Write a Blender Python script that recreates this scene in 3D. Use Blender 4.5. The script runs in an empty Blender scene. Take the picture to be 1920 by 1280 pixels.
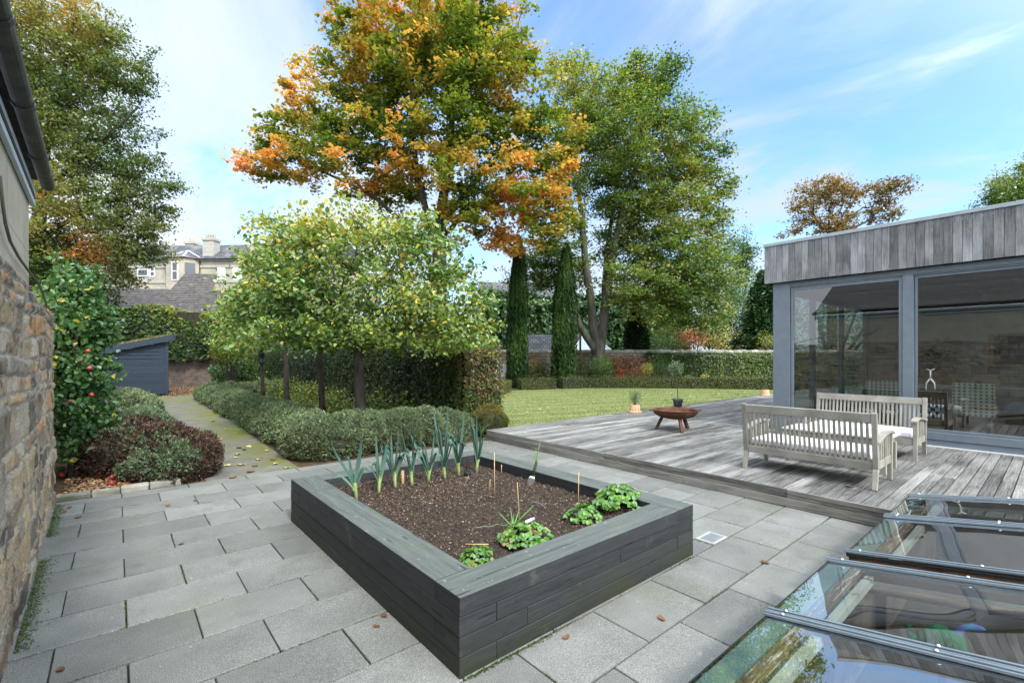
import bpy, math, random
import numpy as np
from mathutils import Vector
rnd = random.Random(11)
rng = np.random.default_rng(7)
R_ = math.radians
SC = bpy.context.scene
COL = SC.collection
HC = 1.6
TH = R_(49.72)
FW = np.array([math.cos(TH), math.sin(TH), 0.0])
RT = np.array([math.sin(TH), -math.cos(TH), 0.0])

def P(px, py, d):
    """world point for a photo direction and a distance along the view"""
    p = FW * d + RT * ((px - 960) / 875 * d)
    return np.array([p[0], p[1], HC + (668 - py) / 875 * d])

def G(px, py, z=0.0):
    return P(px, py, (HC - z) * 875 / (py - 668))

def A(*a):
    return np.array(a, dtype=float)

# ------------------------------------------------------------------ objects
ORG = {}

def tag(o, label=None, cat=None, group=None, kind=None):
    if label: o['label'] = label
    if cat: o['category'] = cat
    if group: o['group'] = group
    if kind: o['kind'] = kind
    return o

def empty(name, loc, label=None, cat=None, group=None, rot=(0, 0, 0), local=False):
    o = bpy.data.objects.new(name, None)
    o.empty_display_size = 0.1
    COL.objects.link(o)
    o.location = tuple(loc)
    o.rotation_euler = rot
    ORG[o.name] = np.array(loc, dtype=float) if rot == (0, 0, 0) and not local else np.zeros(3)
    return tag(o, label, cat, group)

def link_mesh(name, me, parent=None, org=None):
    o = bpy.data.objects.new(name, me)
    COL.objects.link(o)
    if parent is not None:
        o.parent = parent
        ORG[o.name] = ORG[parent.name]
    else:
        o.location = tuple(org)
        ORG[o.name] = np.array(org, dtype=float)
    return o

def auto_org(V):
    return A((V[:, 0].min() + V[:, 0].max()) / 2, (V[:, 1].min() + V[:, 1].max()) / 2, V[:, 2].min())

def np_mesh(name, V, Q, mat, parent=None, attr=None, smooth=False, attr2=None):
    """V (n,3) world points, Q (m,4) quads"""
    V = np.asarray(V, dtype=np.float32)
    Q = np.asarray(Q, dtype=np.int32)
    org = ORG[parent.name] if parent is not None else auto_org(V)
    V = V - org.astype(np.float32)
    me = bpy.data.meshes.new(name)
    me.vertices.add(len(V)); me.vertices.foreach_set('co', V.ravel())
    k = Q.shape[1]
    me.loops.add(Q.size); me.loops.foreach_set('vertex_index', Q.ravel())
    me.polygons.add(len(Q)); me.polygons.foreach_set('loop_start', np.arange(0, Q.size, k, dtype=np.int32))
    me.polygons.foreach_set('loop_total', np.full(len(Q), k, dtype=np.int32))
    if smooth: me.polygons.foreach_set('use_smooth', np.ones(len(Q), dtype=bool))
    for nm, at in (('v', attr), ('w', attr2)):
        if at is not None:
            a = me.attributes.new(nm, 'FLOAT', 'POINT')
            a.data.foreach_set('value', np.asarray(at, dtype=np.float32))
    me.update(calc_edges=True)
    me.materials.append(mat)
    return link_mesh(name, me, parent, org)

class MB:
    def __init__(s): s.v = []; s.f = []; s.a = []; s.m = []; s.sm = []
    def add(s, vs, fs, a=None, m=0, smooth=False):
        n = len(s.v)
        if a is None: a = rnd.random()
        s.v += [tuple(map(float, p)) for p in vs]
        s.a += [a] * len(vs)
        s.f += [tuple(i + n for i in f) for f in fs]
        s.m += [m] * len(fs); s.sm += [smooth] * len(fs)
        return s
    def box(s, a, b, v=None, m=0, jit=0.0):
        x0, y0, z0 = a; x1, y1, z1 = b
        vs = [(x0, y0, z0), (x1, y0, z0), (x1, y1, z0), (x0, y1, z0), (x0, y0, z1), (x1, y0, z1), (x1, y1, z1), (x0, y1, z1)]
        if jit: vs = [tuple(c + rnd.uniform(-jit, jit) for c in p) for p in vs]
        return s.add(vs, [(3, 2, 1, 0), (4, 5, 6, 7), (0, 1, 5, 4), (1, 2, 6, 5), (2, 3, 7, 6), (3, 0, 4, 7)], v, m)
    def beam(s, p, q, w, h, up=(0, 0, 1), v=None, m=0, w2=None, h2=None):
        p = Vector(p); q = Vector(q); d = (q - p).normalized(); up = Vector(up)
        if abs(d.dot(up)) > 0.99: up = Vector((0, 1, 0))
        x = d.cross(up).normalized(); y = x.cross(d).normalized()
        w2 = w if w2 is None else w2; h2 = h if h2 is None else h2
        vs = []
        for c, ww, hh in ((p, w, h), (q, w2, h2)):
            for sx, sy in ((-1, -1), (1, -1), (1, 1), (-1, 1)):
                vs.append(c + x * sx * ww / 2 + y * sy * hh / 2)
        return s.add(vs, [(0, 1, 2, 3), (7, 6, 5, 4), (0, 4, 5, 1), (1, 5, 6, 2), (2, 6, 7, 3), (3, 7, 4, 0)], v, m)
    def tube(s, pts, rad, n=8, v=None, m=0, cap=True):
        pts = [Vector(p) for p in pts]; vs = []; fs = []
        if not hasattr(rad, '__len__'): rad = [rad] * len(pts)
        ref = Vector((0.31, 0.17, 0.93)).normalized()
        for i, p in enumerate(pts):
            d = (pts[min(i + 1, len(pts) - 1)] - pts[max(i - 1, 0)]).normalized()
            x = d.cross(ref)
            if x.length < 0.1: x = d.cross(Vector((1, 0, 0)))
            x.normalize(); y = d.cross(x)
            for k in range(n):
                t = 2 * math.pi * k / n
                vs.append(p + (x * math.cos(t) + y * math.sin(t)) * rad[i])
        for i in range(len(pts) - 1):
            for k in range(n):
                k2 = (k + 1) % n
                fs.append((i * n + k, (i + 1) * n + k, (i + 1) * n + k2, i * n + k2))
        if cap:
            fs.append(tuple(range(n))); fs.append(tuple(reversed(range((len(pts) - 1) * n, len(pts) * n))))
        return s.add(vs, fs, v, m, True)
    def lathe(s, prof, n=32, c=(0, 0, 0), v=None, m=0):
        vs = []; fs = []
        for r, z in prof:
            for k in range(n):
                t = 2 * math.pi * k / n
                vs.append((c[0] + r * math.cos(t), c[1] + r * math.sin(t), c[2] + z))
        for i in range(len(prof) - 1):
            for k in range(n):
                k2 = (k + 1) % n
                fs.append((i * n + k, i * n + k2, (i + 1) * n + k2, (i + 1) * n + k))
        return s.add(vs, fs, v, m, True)
    def quad(s, a, b, c, d, v=None, m=0): return s.add([a, b, c, d], [(0, 1, 2, 3)], v, m)
    def prism(s, poly, axis_vec, v=None, m=0):
        n = len(poly); ax = Vector(axis_vec)
        vs = [Vector(p) for p in poly] + [Vector(p) + ax for p in poly]
        fs = [tuple(reversed(range(n))), tuple(range(n, 2 * n))] + [(i, (i + 1) % n, n + (i + 1) % n, n + i) for i in range(n)]
        return s.add(vs, fs, v, m)
    def ball(s, c, r, seg=12, rings=8, v=None, m=0):
        c = Vector(c); r = r if hasattr(r, '__len__') else (r, r, r)
        vs = [c + Vector((0, 0, r[2]))]; fs = []
        for i in range(1, rings):
            t = math.pi * i / rings
            for k in range(seg):
                p = 2 * math.pi * k / seg
                vs.append(c + Vector((r[0] * math.sin(t) * math.cos(p), r[1] * math.sin(t) * math.sin(p), r[2] * math.cos(t))))
        vs.append(c - Vector((0, 0, r[2])))
        for k in range(seg):
            fs.append((0, 1 + k, 1 + (k + 1) % seg))
            fs.append((len(vs) - 1, 1 + (rings - 2) * seg + (k + 1) % seg, 1 + (rings - 2) * seg + k))
        for i in range(rings - 2):
            for k in range(seg):
                a = 1 + i * seg
                fs.append((a + k, a + seg + k, a + seg + (k + 1) % seg, a + (k + 1) % seg))
        return s.add(vs, fs, v, m, True)
    def build(s, name, mats, parent=None, bevel=0, org=None, subd=0):
        V = np.array(s.v)
        if parent is not None: org = ORG[parent.name]
        elif org is None: org = auto_org(V)
        me = bpy.data.meshes.new(name)
        me.from_pydata([tuple(p) for p in (V - np.array(org))], [], s.f)
        if not isinstance(mats, (list, tuple)): mats = [mats]
        for m in mats: me.materials.append(m)
        me.polygons.foreach_set('material_index', s.m)
        me.polygons.foreach_set('use_smooth', s.sm)
        a = me.attributes.new('v', 'FLOAT', 'POINT'); a.data.foreach_set('value', s.a)
        me.update()
        o = link_mesh(name, me, parent, org)
        if subd:
            b = o.modifiers.new('s', 'SUBSURF'); b.levels = subd; b.render_levels = subd
        if bevel:
            b = o.modifiers.new('b', 'BEVEL'); b.width = bevel; b.segments = 2; b.limit_method = 'ANGLE'; b.angle_limit = R_(40)
        return o

def copytree(o, parent=None):
    c = o.copy(); COL.objects.link(c)
    if parent is not None: c.parent = parent
    for k in ('label', 'category', 'group'):
        if parent is None and k == 'label' and k in c: del c[k]
    for ch in list(o.children): copytree(ch, c)
    return c

# ------------------------------------------------------------------ materials
class NT:
    def __init__(s, name):
        s.m = bpy.data.materials.new(name); s.m.use_nodes = True
        s.t = s.m.node_tree; s.t.nodes.clear()
        s.out = s.t.nodes.new('ShaderNodeOutputMaterial')
    def n(s, typ, **kw):
        nd = s.t.nodes.new('ShaderNode' + typ)
        for k, v in kw.items():
            if k.startswith('i_'):
                key = k[2:]
                sock = nd.inputs[int(key)] if key.isdigit() else nd.inputs[key.replace('_', ' ')]
                s.set(sock, v)
            else: setattr(nd, k, v)
        return nd
    def set(s, sock, v):
        if isinstance(v, bpy.types.NodeSocket): s.t.links.new(v, sock)
        elif isinstance(v, bpy.types.Node): s.t.links.new(v.outputs[0], sock)
        else:
            if isinstance(v, tuple) and len(v) == 3 and sock.type == 'RGBA': v = v + (1,)
            sock.default_value = v
    def mix(s, f, a, b, mode='MIX'):
        nd = s.t.nodes.new('ShaderNodeMix'); nd.data_type = 'RGBA'; nd.blend_type = mode
        s.set(nd.inputs[0], f); s.set(nd.inputs[6], a); s.set(nd.inputs[7], b)
        return nd.outputs[2]
    def math(s, op, a, b=0.0, c=None):
        nd = s.t.nodes.new('ShaderNodeMath'); nd.operation = op
        s.set(nd.inputs[0], a); s.set(nd.inputs[1], b)
        if c is not None: s.set(nd.inputs[2], c)
        return nd.outputs[0]
    def ramp(s, f, stops, interp='LINEAR'):
        nd = s.t.nodes.new('ShaderNodeValToRGB'); cr = nd.color_ramp; cr.interpolation = interp
        while len(cr.elements) < len(stops): cr.elements.new(0.5)
        for e, (p, c) in zip(cr.elements, stops):
            e.position = p; e.color = (c, c, c, 1) if not hasattr(c, '__len__') else tuple(c) + (1,)
        s.set(nd.inputs[0], f)
        return nd.outputs[0]
    def noise(s, vec, scale, detail=5, rough=0.55, dist=0.0):
        nd = s.n('TexNoise'); nd.inputs['Scale'].default_value = scale; nd.inputs['Detail'].default_value = detail
        nd.inputs['Roughness'].default_value = rough; nd.inputs['Distortion'].default_value = dist
        s.set(nd.inputs['Vector'], vec); return nd.outputs['Fac']
    def attr(s, name):
        nd = s.n('Attribute'); nd.attribute_name = name; return nd.outputs['Fac']
    def coord(s, stretch=(1, 1, 1), voff=0.0, world=False):
        if world: base = s.n('NewGeometry').outputs['Position']
        else: base = s.n('TexCoord').outputs['Object']
        mp = s.n('Mapping'); s.set(mp.inputs['Vector'], base); mp.inputs['Scale'].default_value = stretch
        o = mp.outputs[0]
        if voff:
            v = s.math('MULTIPLY', s.attr('v'), voff)
            cb = s.n('CombineXYZ'); s.set(cb.inputs[0], v); s.set(cb.inputs[1], v); s.set(cb.inputs[2], s.math('MULTIPLY', v, 1.7))
            ad = s.n('VectorMath', operation='ADD'); s.set(ad.inputs[0], o); s.set(ad.inputs[1], cb.outputs[0]); o = ad.outputs[0]
        return o
    def done(s, color, rough=0.8, spec=0.3, bump=None, bstr=0.3, bdist=0.01, metal=0.0, **kw):
        b = s.n('BsdfPrincipled')
        s.set(b.inputs['Base Color'], color); s.set(b.inputs['Roughness'], rough)
        s.set(b.inputs['Specular IOR Level'], spec); s.set(b.inputs['Metallic'], metal)
        if bump is not None:
            bm = s.n('Bump'); bm.inputs['Strength'].default_value = bstr; bm.inputs['Distance'].default_value = bdist
            s.set(bm.inputs['Height'], bump); s.set(b.inputs['Normal'], bm.outputs[0])
        for k, v in kw.items(): s.set(b.inputs[k.replace('_', ' ')], v)
        s.set(s.out.inputs[0], b.outputs[0])
        return s.m

def mat_noise(name, c1, c2, scale=8, stretch=(1, 1, 1), rough=0.8, spec=0.3, bstr=0.3, bdist=0.01, bscale=None, voff=0, vamt=0.0,
              blotch=None, bl_scale=1.5, bl_lo=0.5, bl_hi=0.65, detail=6, metal=0.0, speck=None, sp_scale=300, sp_amt=0.5, lo=0.35, hi=0.65, nr=0.55, world=False):
    t = NT(name); co = t.coord(stretch, voff, world)
    f = t.ramp(t.noise(co, scale, detail, nr), [(lo, 0.0), (hi, 1.0)])
    c = t.mix(f, c1, c2)
    if blotch is not None:
        g = t.ramp(t.noise(co, bl_scale, 6, 0.6), [(bl_lo, 0.0), (bl_hi, 1.0)])
        c = t.mix(g, c, blotch)
    if speck is not None:
        g = t.noise(t.coord((1, 1, 1), 0, world), sp_scale, 2, 0.7)
        g = t.ramp(g, [(0.42, 1 - sp_amt), (0.6, 1 + sp_amt)])
        c = t.mix(1.0, c, g, 'MULTIPLY')
    if vamt:
        k = t.math('MULTIPLY_ADD', t.attr('v'), 2 * vamt, 1 - vamt)
        cb = t.n('CombineXYZ'); [t.set(cb.inputs[i], k) for i in range(3)]
        c = t.mix(1.0, c, cb.outputs[0], 'MULTIPLY')
    return t.done(c, rough, spec, t.noise(co, bscale or scale * 2, 6, 0.6), bstr, bdist, metal)

def mat_leaf(name, stops, trans=0.35, gloss=0.12, rough=0.45, vary=0.3, bright=1.12):
    t = NT(name)
    c = t.ramp(t.attr('v'), [(p_, tuple(min(.7, q_ * bright) for q_ in c_)) for p_, c_ in stops])
    g = t.ramp(t.attr('w'), [(0.0, 1 - vary), (1.0, 1 + vary)])
    c = t.mix(1.0, c, g, 'MULTIPLY')
    d = t.n('BsdfDiffuse'); t.set(d.inputs[0], c)
    tr = t.n('BsdfTranslucent')
    c2 = t.mix(1.0, c, (1.25, 1.3, 0.6), 'MULTIPLY'); t.set(tr.inputs[0], c2)
    gl = t.n('BsdfGlossy'); t.set(gl.inputs[0], (0.9, 0.95, 1.0)); t.set(gl.inputs['Roughness'], rough)
    m1 = t.n('MixShader'); t.set(m1.inputs[0], trans); t.set(m1.inputs[1], d.outputs[0]); t.set(m1.inputs[2], tr.outputs[0])
    fr = t.n('LayerWeight'); fr.inputs[0].default_value = 0.35
    m2 = t.n('MixShader'); t.set(m2.inputs[0], t.math('MULTIPLY', fr.outputs['Fresnel'], gloss * .6)); t.set(m2.inputs[1], m1.outputs[0]); t.set(m2.inputs[2], gl.outputs[0])
    t.set(t.out.inputs[0], m2.outputs[0])
    return t.m

def mat_brick(name, c1, c2, mortar, bw, bh, ms=0.012, rough=0.85, axis='xz', bstr=0.4, scale=1.0, noise_amt=0.35, offset=0.5, squash=1.0, nscale=6, msmooth=0.2, nc=None, spec=0.25, bdist=0.02):
    t = NT(name)
    sx = t.n('SeparateXYZ'); t.set(sx.inputs[0], t.n('TexCoord').outputs['Object'])
    cb = t.n('CombineXYZ'); I = {'x': 0, 'y': 1, 'z': 2}
    t.set(cb.inputs[0], sx.outputs[I[axis[0]]]); t.set(cb.inputs[1], sx.outputs[I[axis[1]]])
    b = t.n('TexBrick'); t.set(b.inputs['Vector'], cb.outputs[0])
    b.offset = offset; b.squash = squash
    b.inputs['Scale'].default_value = scale; b.inputs['Brick Width'].default_value = bw; b.inputs['Row Height'].default_value = bh
    b.inputs['Mortar Size'].default_value = ms; b.inputs['Mortar Smooth'].default_value = msmooth
    t.set(b.inputs['Color1'], c1); t.set(b.inputs['Color2'], c2); t.set(b.inputs['Mortar'], mortar)
    no = t.noise(t.n('TexCoord').outputs['Object'], nscale, 7, 0.65)
    g = t.ramp(no, [(0.3, 1 - noise_amt), (0.7, 1 + noise_amt)])
    c = t.mix(1.0, b.outputs['Color'], g, 'MULTIPLY')
    if nc is not None:
        c = t.mix(t.ramp(t.noise(t.n('TexCoord').outputs['Object'], nscale * 0.4, 6, 0.6), [(0.5, 0.0), (0.62, 0.8)]), c, nc)
    h = t.math('SUBTRACT', no, t.math('MULTIPLY', b.outputs['Fac'], 0.6))
    return t.done(c, rough, spec, h, bstr, bdist)

def mat_plain(name, c, rough=0.6, spec=0.3, metal=0.0, **kw):
    """a plain paint with faint dirt so that no surface is perfectly flat"""
    t = NT(name); co = t.coord()
    g = t.ramp(t.noise(co, 7, 6, 0.65), [(0.3, 0.88), (0.7, 1.1)])
    cc = t.mix(1.0, c, g, 'MULTIPLY')
    return t.done(cc, rough, spec, t.noise(co, 60, 3), 0.06, 0.004, metal, **kw)

M = {}
def glass(name, tint=(0.85, 0.9, 0.88), refl=1.0, ior=1.5, wob=0.0, base=0.0, rough=0.0):
    t = NT(name)
    tr = t.n('BsdfTransparent'); t.set(tr.inputs[0], tint)
    gl = t.n('BsdfGlossy'); gl.inputs['Roughness'].default_value = rough; t.set(gl.inputs[0], (1, 1, 1))
    fr = t.n('Fresnel'); fr.inputs['IOR'].default_value = ior
    if wob:
        bm = t.n('Bump'); bm.inputs['Strength'].default_value = 1.0; bm.inputs['Distance'].default_value = wob
        t.set(bm.inputs['Height'], t.noise(t.coord(), 1.6, 1, 0.4)); t.set(gl.inputs['Normal'], bm.outputs[0])
    mx = t.n('MixShader'); gb = t.n('NewGeometry'); f = t.math('MULTIPLY', t.math('MULTIPLY_ADD', fr.outputs[0], refl, base), t.math('SUBTRACT', 1.0, gb.outputs['Backfacing']))
    t.set(mx.inputs[0], f); t.set(mx.inputs[1], tr.outputs[0]); t.set(mx.inputs[2], gl.outputs[0])
    t.set(t.out.inputs[0], mx.outputs[0])
    return t.m

M['paving'] = mat_noise('paving_stone', (0.145, 0.152, 0.148), (0.20, 0.206, 0.198), 1.6, voff=9, vamt=0.13, rough=0.72, bstr=0.25, bdist=0.004, bscale=60,
                        blotch=(0.15, 0.155, 0.12), bl_scale=0.9, bl_lo=0.52, bl_hi=0.72, speck=1, sp_scale=170, sp_amt=0.34)
t = NT('paving_stone'); co_ = t.coord((1, 1, 1), 9); cw = t.coord()
c = t.mix(t.ramp(t.noise(co_, 1.7, 7, 0.6), [(0.32, 0.0), (0.68, 1.0)]), (0.128, 0.134, 0.128), (0.190, 0.197, 0.187))
c = t.mix(t.ramp(t.noise(cw, 0.8, 7, 0.62), [(0.50, 0.0), (0.70, 0.75)]), c, (0.125, 0.130, 0.098))
c = t.mix(t.ramp(t.noise(cw, 3.4, 8, 0.7), [(0.54, 0.0), (0.66, 0.5)]), c, (0.105, 0.108, 0.102))
c = t.mix(t.ramp(t.noise(cw, 21, 5, 0.65), [(0.655, 0.0), (0.69, 0.55)]), c, (0.33, 0.34, 0.31))
c = t.mix(t.ramp(t.noise(cw, 36, 3, 0.6), [(0.70, 0.0), (0.73, 0.7)]), c, (0.05, 0.05, 0.045))
c = t.mix(1.0, c, t.ramp(t.noise(cw, 190, 2, 0.7), [(0.40, 0.58), (0.62, 1.42)]), 'MULTIPLY')
k_ = t.math('MULTIPLY_ADD', t.attr('v'), .34, .83); cb_ = t.n('CombineXYZ'); [t.set(cb_.inputs[i], k_) for i in range(3)]
c = t.mix(1.0, c, cb_.outputs[0], 'MULTIPLY')
t.done(c, t.ramp(t.noise(cw, 3, 5), [(0.3, 0.55), (0.7, 0.85)]), 0.3, t.math('ADD', t.noise(cw, 150, 3, 0.7), t.math('MULTIPLY', t.noise(cw, 5, 5, 0.6), 2.0)), 0.35, 0.004)
M['paving'] = t.m
M['joint'] = mat_noise('joint_dirt', (0.012, 0.013, 0.01), (0.03, 0.035, 0.018), 9, rough=0.95, blotch=(0.05, 0.09, 0.015), bl_scale=1.4, bl_lo=0.5, bl_hi=0.62)
M['soil'] = mat_noise('bed_soil', (0.012, 0.0085, 0.0065), (0.048, 0.033, 0.025), 26, rough=0.95, bstr=0.9, bdist=0.02, bscale=45, blotch=(0.12, 0.085, 0.06), bl_scale=60, bl_lo=0.56, bl_hi=0.66, lo=0.3, hi=0.7)
M['litter_soil'] = mat_noise('littered_soil', (0.03, 0.02, 0.012), (0.10, 0.065, 0.035), 18, rough=0.95, bstr=0.8, bdist=0.02, bscale=40)
M['path'] = mat_noise('path_concrete', (0.10, 0.095, 0.08), (0.17, 0.16, 0.135), 2.2, rough=0.8, bstr=0.3, bdist=0.006, bscale=50, speck=1, sp_scale=140, sp_amt=0.35,
                      blotch=(0.085, 0.10, 0.025), bl_scale=0.55, bl_lo=0.5, bl_hi=0.68)
M['ground'] = mat_noise('far_ground', (0.04, 0.055, 0.02), (0.08, 0.085, 0.04), 0.3, rough=0.95)
M['sleeper'] = mat_noise('painted_sleeper', (0.022, 0.024, 0.026), (0.050, 0.053, 0.056), 3, stretch=(1, 1, 11), voff=7, vamt=0.22, rough=0.62, spec=0.35, bstr=0.55, bdist=0.006, bscale=22,
                         blotch=(0.026, 0.030, 0.017), bl_scale=0.9, bl_lo=0.5, bl_hi=0.7, speck=1, sp_scale=40, sp_amt=.12)
t = NT('painted_sleeper'); cw = t.coord(); sx_ = t.n('SeparateXYZ'); t.set(sx_.inputs[0], cw)
g = t.noise(t.coord((1, 1, 12), 9), 2.6, 9, 0.72); g2 = t.noise(t.coord((2.5, 2.5, 40), 21), 2.0, 6, 0.7)
gg = t.math('ADD', t.math('MULTIPLY', g, .6), t.math('MULTIPLY', g2, .4))
c = t.mix(t.ramp(gg, [(0.36, 0.0), (0.64, 1.0)]), (0.015, 0.0165, 0.019), (0.040, 0.043, 0.047))
c = t.mix(t.ramp(t.noise(cw, 5, 7, 0.7), [(0.60, 0.0), (0.68, 0.45)]), c, (0.10, 0.10, 0.092))
c = t.mix(t.ramp(t.noise(t.coord((1, 1, 9), 3), 3.2, 3, 0.5), [(0.665, 0.0), (0.675, 0.9)]), c, (0.008, 0.008, 0.008))
alg = t.math('MULTIPLY', t.ramp(sx_.outputs[2], [(0.02, 1.0), (0.22, 0.0)]), t.ramp(t.noise(cw, 2.6, 7, 0.65), [(0.38, 0.0), (0.6, 0.85)]))
c = t.mix(alg, c, (0.030, 0.036, 0.014))
k_ = t.math('MULTIPLY_ADD', t.attr('v'), .5, .75); cb_ = t.n('CombineXYZ'); [t.set(cb_.inputs[i], k_) for i in range(3)]
c = t.mix(1.0, c, cb_.outputs[0], 'MULTIPLY')
t.done(c, 0.62, 0.35, gg, 0.75, 0.006); M['sleeper'] = t.m
M['sleeper_top'] = mat_noise('weathered_sleeper_top', (0.085, 0.10, 0.096), (0.165, 0.185, 0.178), 3, stretch=(1, 7, 1), voff=7, vamt=0.12, rough=0.7, spec=0.3, bstr=0.4, bdist=0.004, bscale=24,
                             blotch=(0.30, 0.32, 0.29), bl_scale=9, bl_lo=0.6, bl_hi=0.75)
M['sleeper_top_x'] = None
def mat_deck(name, axis, dark=(0.042, 0.040, 0.038), light=(0.245, 0.245, 0.238), k=1.0):
    st = {'x': (0.6, 16, 16), 'y': (16, 0.6, 16), 'z': (16, 16, 0.6)}[axis]
    t = NT(name); co = t.coord(st, 13)
    g = t.math('ADD', t.math('MULTIPLY', t.noise(co, 2.6 * k, 9, 0.72), .5), t.math('MULTIPLY', t.noise(t.coord(tuple(q * 3.2 for q in st), 29), 2.3 * k, 6, 0.7), .5))
    big = t.noise(t.coord((0.45, 0.45, 0.45) if axis != 'z' else (1, 1, 1), 3), 1.5, 4, 0.6)
    f = t.ramp(t.math('ADD', g, t.math('MULTIPLY', t.math('SUBTRACT', big, 0.5), 0.55)), [(0.37, 0.0), (0.62, 1.0)])
    c = t.mix(f, dark, light)
    kk = t.math('MULTIPLY_ADD', t.attr('v'), 0.7, 0.65)
    cb = t.n('CombineXYZ'); [t.set(cb.inputs[i], kk) for i in range(3)]
    c = t.mix(1.0, c, cb.outputs[0], 'MULTIPLY')
    return t.done(c, 0.75, 0.25, g, 0.6, 0.006)
def mat_top(axis):
    t = NT('weathered_sleeper_top'); st = (0.8, 14, 1) if axis == 'x' else (14, 0.8, 1)
    g = t.noise(t.coord(st, 11), 2.4, 9, 0.72); cw = t.coord()
    c = t.mix(t.ramp(g, [(0.33, 0.0), (0.66, 1.0)]), (0.056, 0.066, 0.063), (0.115, 0.130, 0.124))
    c = t.mix(t.ramp(t.noise(t.coord(tuple(q * 1.3 for q in st), 5), 1.5, 4, 0.5), [(0.645, 0.0), (0.665, 0.9)]), c, (0.03, 0.032, 0.03))
    c = t.mix(t.ramp(t.noise(cw, 4, 7, 0.7), [(0.56, 0.0), (0.68, 0.6)]), c, (0.10, 0.115, 0.08))
    c = t.mix(t.ramp(t.noise(cw, 24, 5, 0.65), [(0.63, 0.0), (0.67, 0.6)]), c, (0.26, 0.28, 0.255))
    return t.done(c, 0.72, 0.3, g, 0.7, 0.004)
M['sleeper_top'] = mat_top('x'); M['sleeper_top_y'] = mat_top('y')
M['deck'] = mat_deck('silvered_decking', 'x')
M['deck_edge'] = mat_deck('silvered_edge_board', 'y', (0.07, 0.062, 0.055), (0.24, 0.225, 0.20))
M['clad'] = mat_deck('silvered_cladding', 'z', (0.075, 0.074, 0.077), (0.265, 0.267, 0.275), 1.6)
M['frame'] = mat_plain('slate_blue_frame', (0.135, 0.160, 0.188), 0.45, 0.4)
M['frame_dark'] = mat_plain('dark_gasket', (0.012, 0.013, 0.015), 0.6)
M['coping'] = mat_plain('grey_metal_coping', (0.27, 0.31, 0.34), 0.4, 0.4)
M['rail'] = mat_plain('blue_grey_rail', (0.175, 0.215, 0.255), 0.35, 0.5, 0.2)
M['steel'] = mat_plain('bright_metal', (0.62, 0.63, 0.64), 0.3, 0.5, 0.9)
M['white_strip'] = mat_plain('pale_strip', (0.55, 0.56, 0.55), 0.6)
M['bench_y'] = mat_noise('grey_bench_wood', (0.19, 0.178, 0.148), (0.295, 0.28, 0.24), 4, stretch=(1, 1, 1), voff=5, vamt=0.14, rough=0.72, bstr=0.3, bdist=0.003, bscale=30)
M['cushion'] = mat_plain('lilac_white_cushion', (0.70, 0.68, 0.72), 0.9, 0.1)
M['rust'] = mat_noise('rusted_steel', (0.045, 0.018, 0.010), (0.125, 0.046, 0.024), 7, rough=0.75, spec=0.3, bstr=0.3, bdist=0.004, blotch=(0.035, 0.02, 0.015), bl_scale=3)
M['terracotta'] = mat_noise('terracotta_clay', (0.52, 0.27, 0.16), (0.62, 0.36, 0.23), 12, rough=0.85, bstr=0.2)
M['pot_grey'] = mat_noise('grey_pot_glaze', (0.05, 0.052, 0.055), (0.14, 0.14, 0.14), 14, rough=0.6, bstr=0.3)
M['shed'] = mat_noise('navy_shed_paint', (0.011, 0.021, 0.036), (0.018, 0.030, 0.048), 6, stretch=(1, 1, 8), voff=5, vamt=0.12, rough=0.6, bstr=0.3)
M['ashlar'] = mat_brick('ashlar_sandstone', (0.42, 0.38, 0.30), (0.35, 0.32, 0.26), (0.24, 0.22, 0.18), 0.85, 0.42, 0.006, axis='yz', noise_amt=0.18, bstr=0.25, nscale=3)
M['gutter'] = mat_noise('black_cast_iron', (0.016, 0.016, 0.017), (0.05, 0.05, 0.05), 10, rough=0.5, spec=0.4, bstr=0.3, blotch=(0.09, 0.085, 0.08), bl_scale=5, bl_lo=0.58, bl_hi=0.7)
M['slate'] = mat_brick('slate_roof', (0.065, 0.070, 0.085), (0.12, 0.125, 0.14), (0.02, 0.02, 0.024), 0.28, 0.16, 0.02, axis='xz', noise_amt=0.35, nscale=1.5, nc=(0.16, 0.16, 0.15))
M['tile'] = mat_brick('brown_concrete_tiles', (0.080, 0.072, 0.070), (0.115, 0.105, 0.10), (0.02, 0.017, 0.017), 0.33, 0.175, 0.03, axis='xz', noise_amt=0.3, nscale=2, msmooth=0.6, bstr=0.8, bdist=0.05, nc=(0.15, 0.14, 0.13))
M['cream_stone'] = mat_brick('cream_stone', (0.34, 0.31, 0.26), (0.29, 0.265, 0.22), (0.22, 0.20, 0.17), 0.7, 0.32, 0.012, axis='xz', noise_amt=0.15, nscale=1, nc=(0.42, 0.36, 0.27))
M['grey_harl'] = mat_noise('grey_render', (0.28, 0.27, 0.24), (0.38, 0.36, 0.32), 3, rough=0.9)
M['rubble_far'] = mat_brick('rubble_wall', (0.24, 0.205, 0.155), (0.13, 0.12, 0.10), (0.085, 0.08, 0.065), 0.42, 0.2, 0.022, axis='xz', noise_amt=0.45, nscale=5, bdist=0.04, nc=(0.14, 0.125, 0.085))
M['brick_dark'] = mat_brick('old_dark_brick', (0.075, 0.05, 0.042), (0.11, 0.075, 0.06), (0.10, 0.09, 0.08), 0.24, 0.085, 0.012, axis='xz', noise_amt=0.4, nscale=3, nc=(0.05, 0.045, 0.04))
M['cope'] = mat_noise('weathered_cope_stone', (0.20, 0.19, 0.165), (0.33, 0.315, 0.28), 5, voff=5, vamt=0.25, rough=0.9, blotch=(0.12, 0.12, 0.08), bl_scale=2)
M['white_paint'] = mat_plain('white_paint', (0.74, 0.75, 0.76), 0.5)
M['lead'] = mat_plain('pale_lead_flashing', (0.55, 0.56, 0.6), 0.6)
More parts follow.
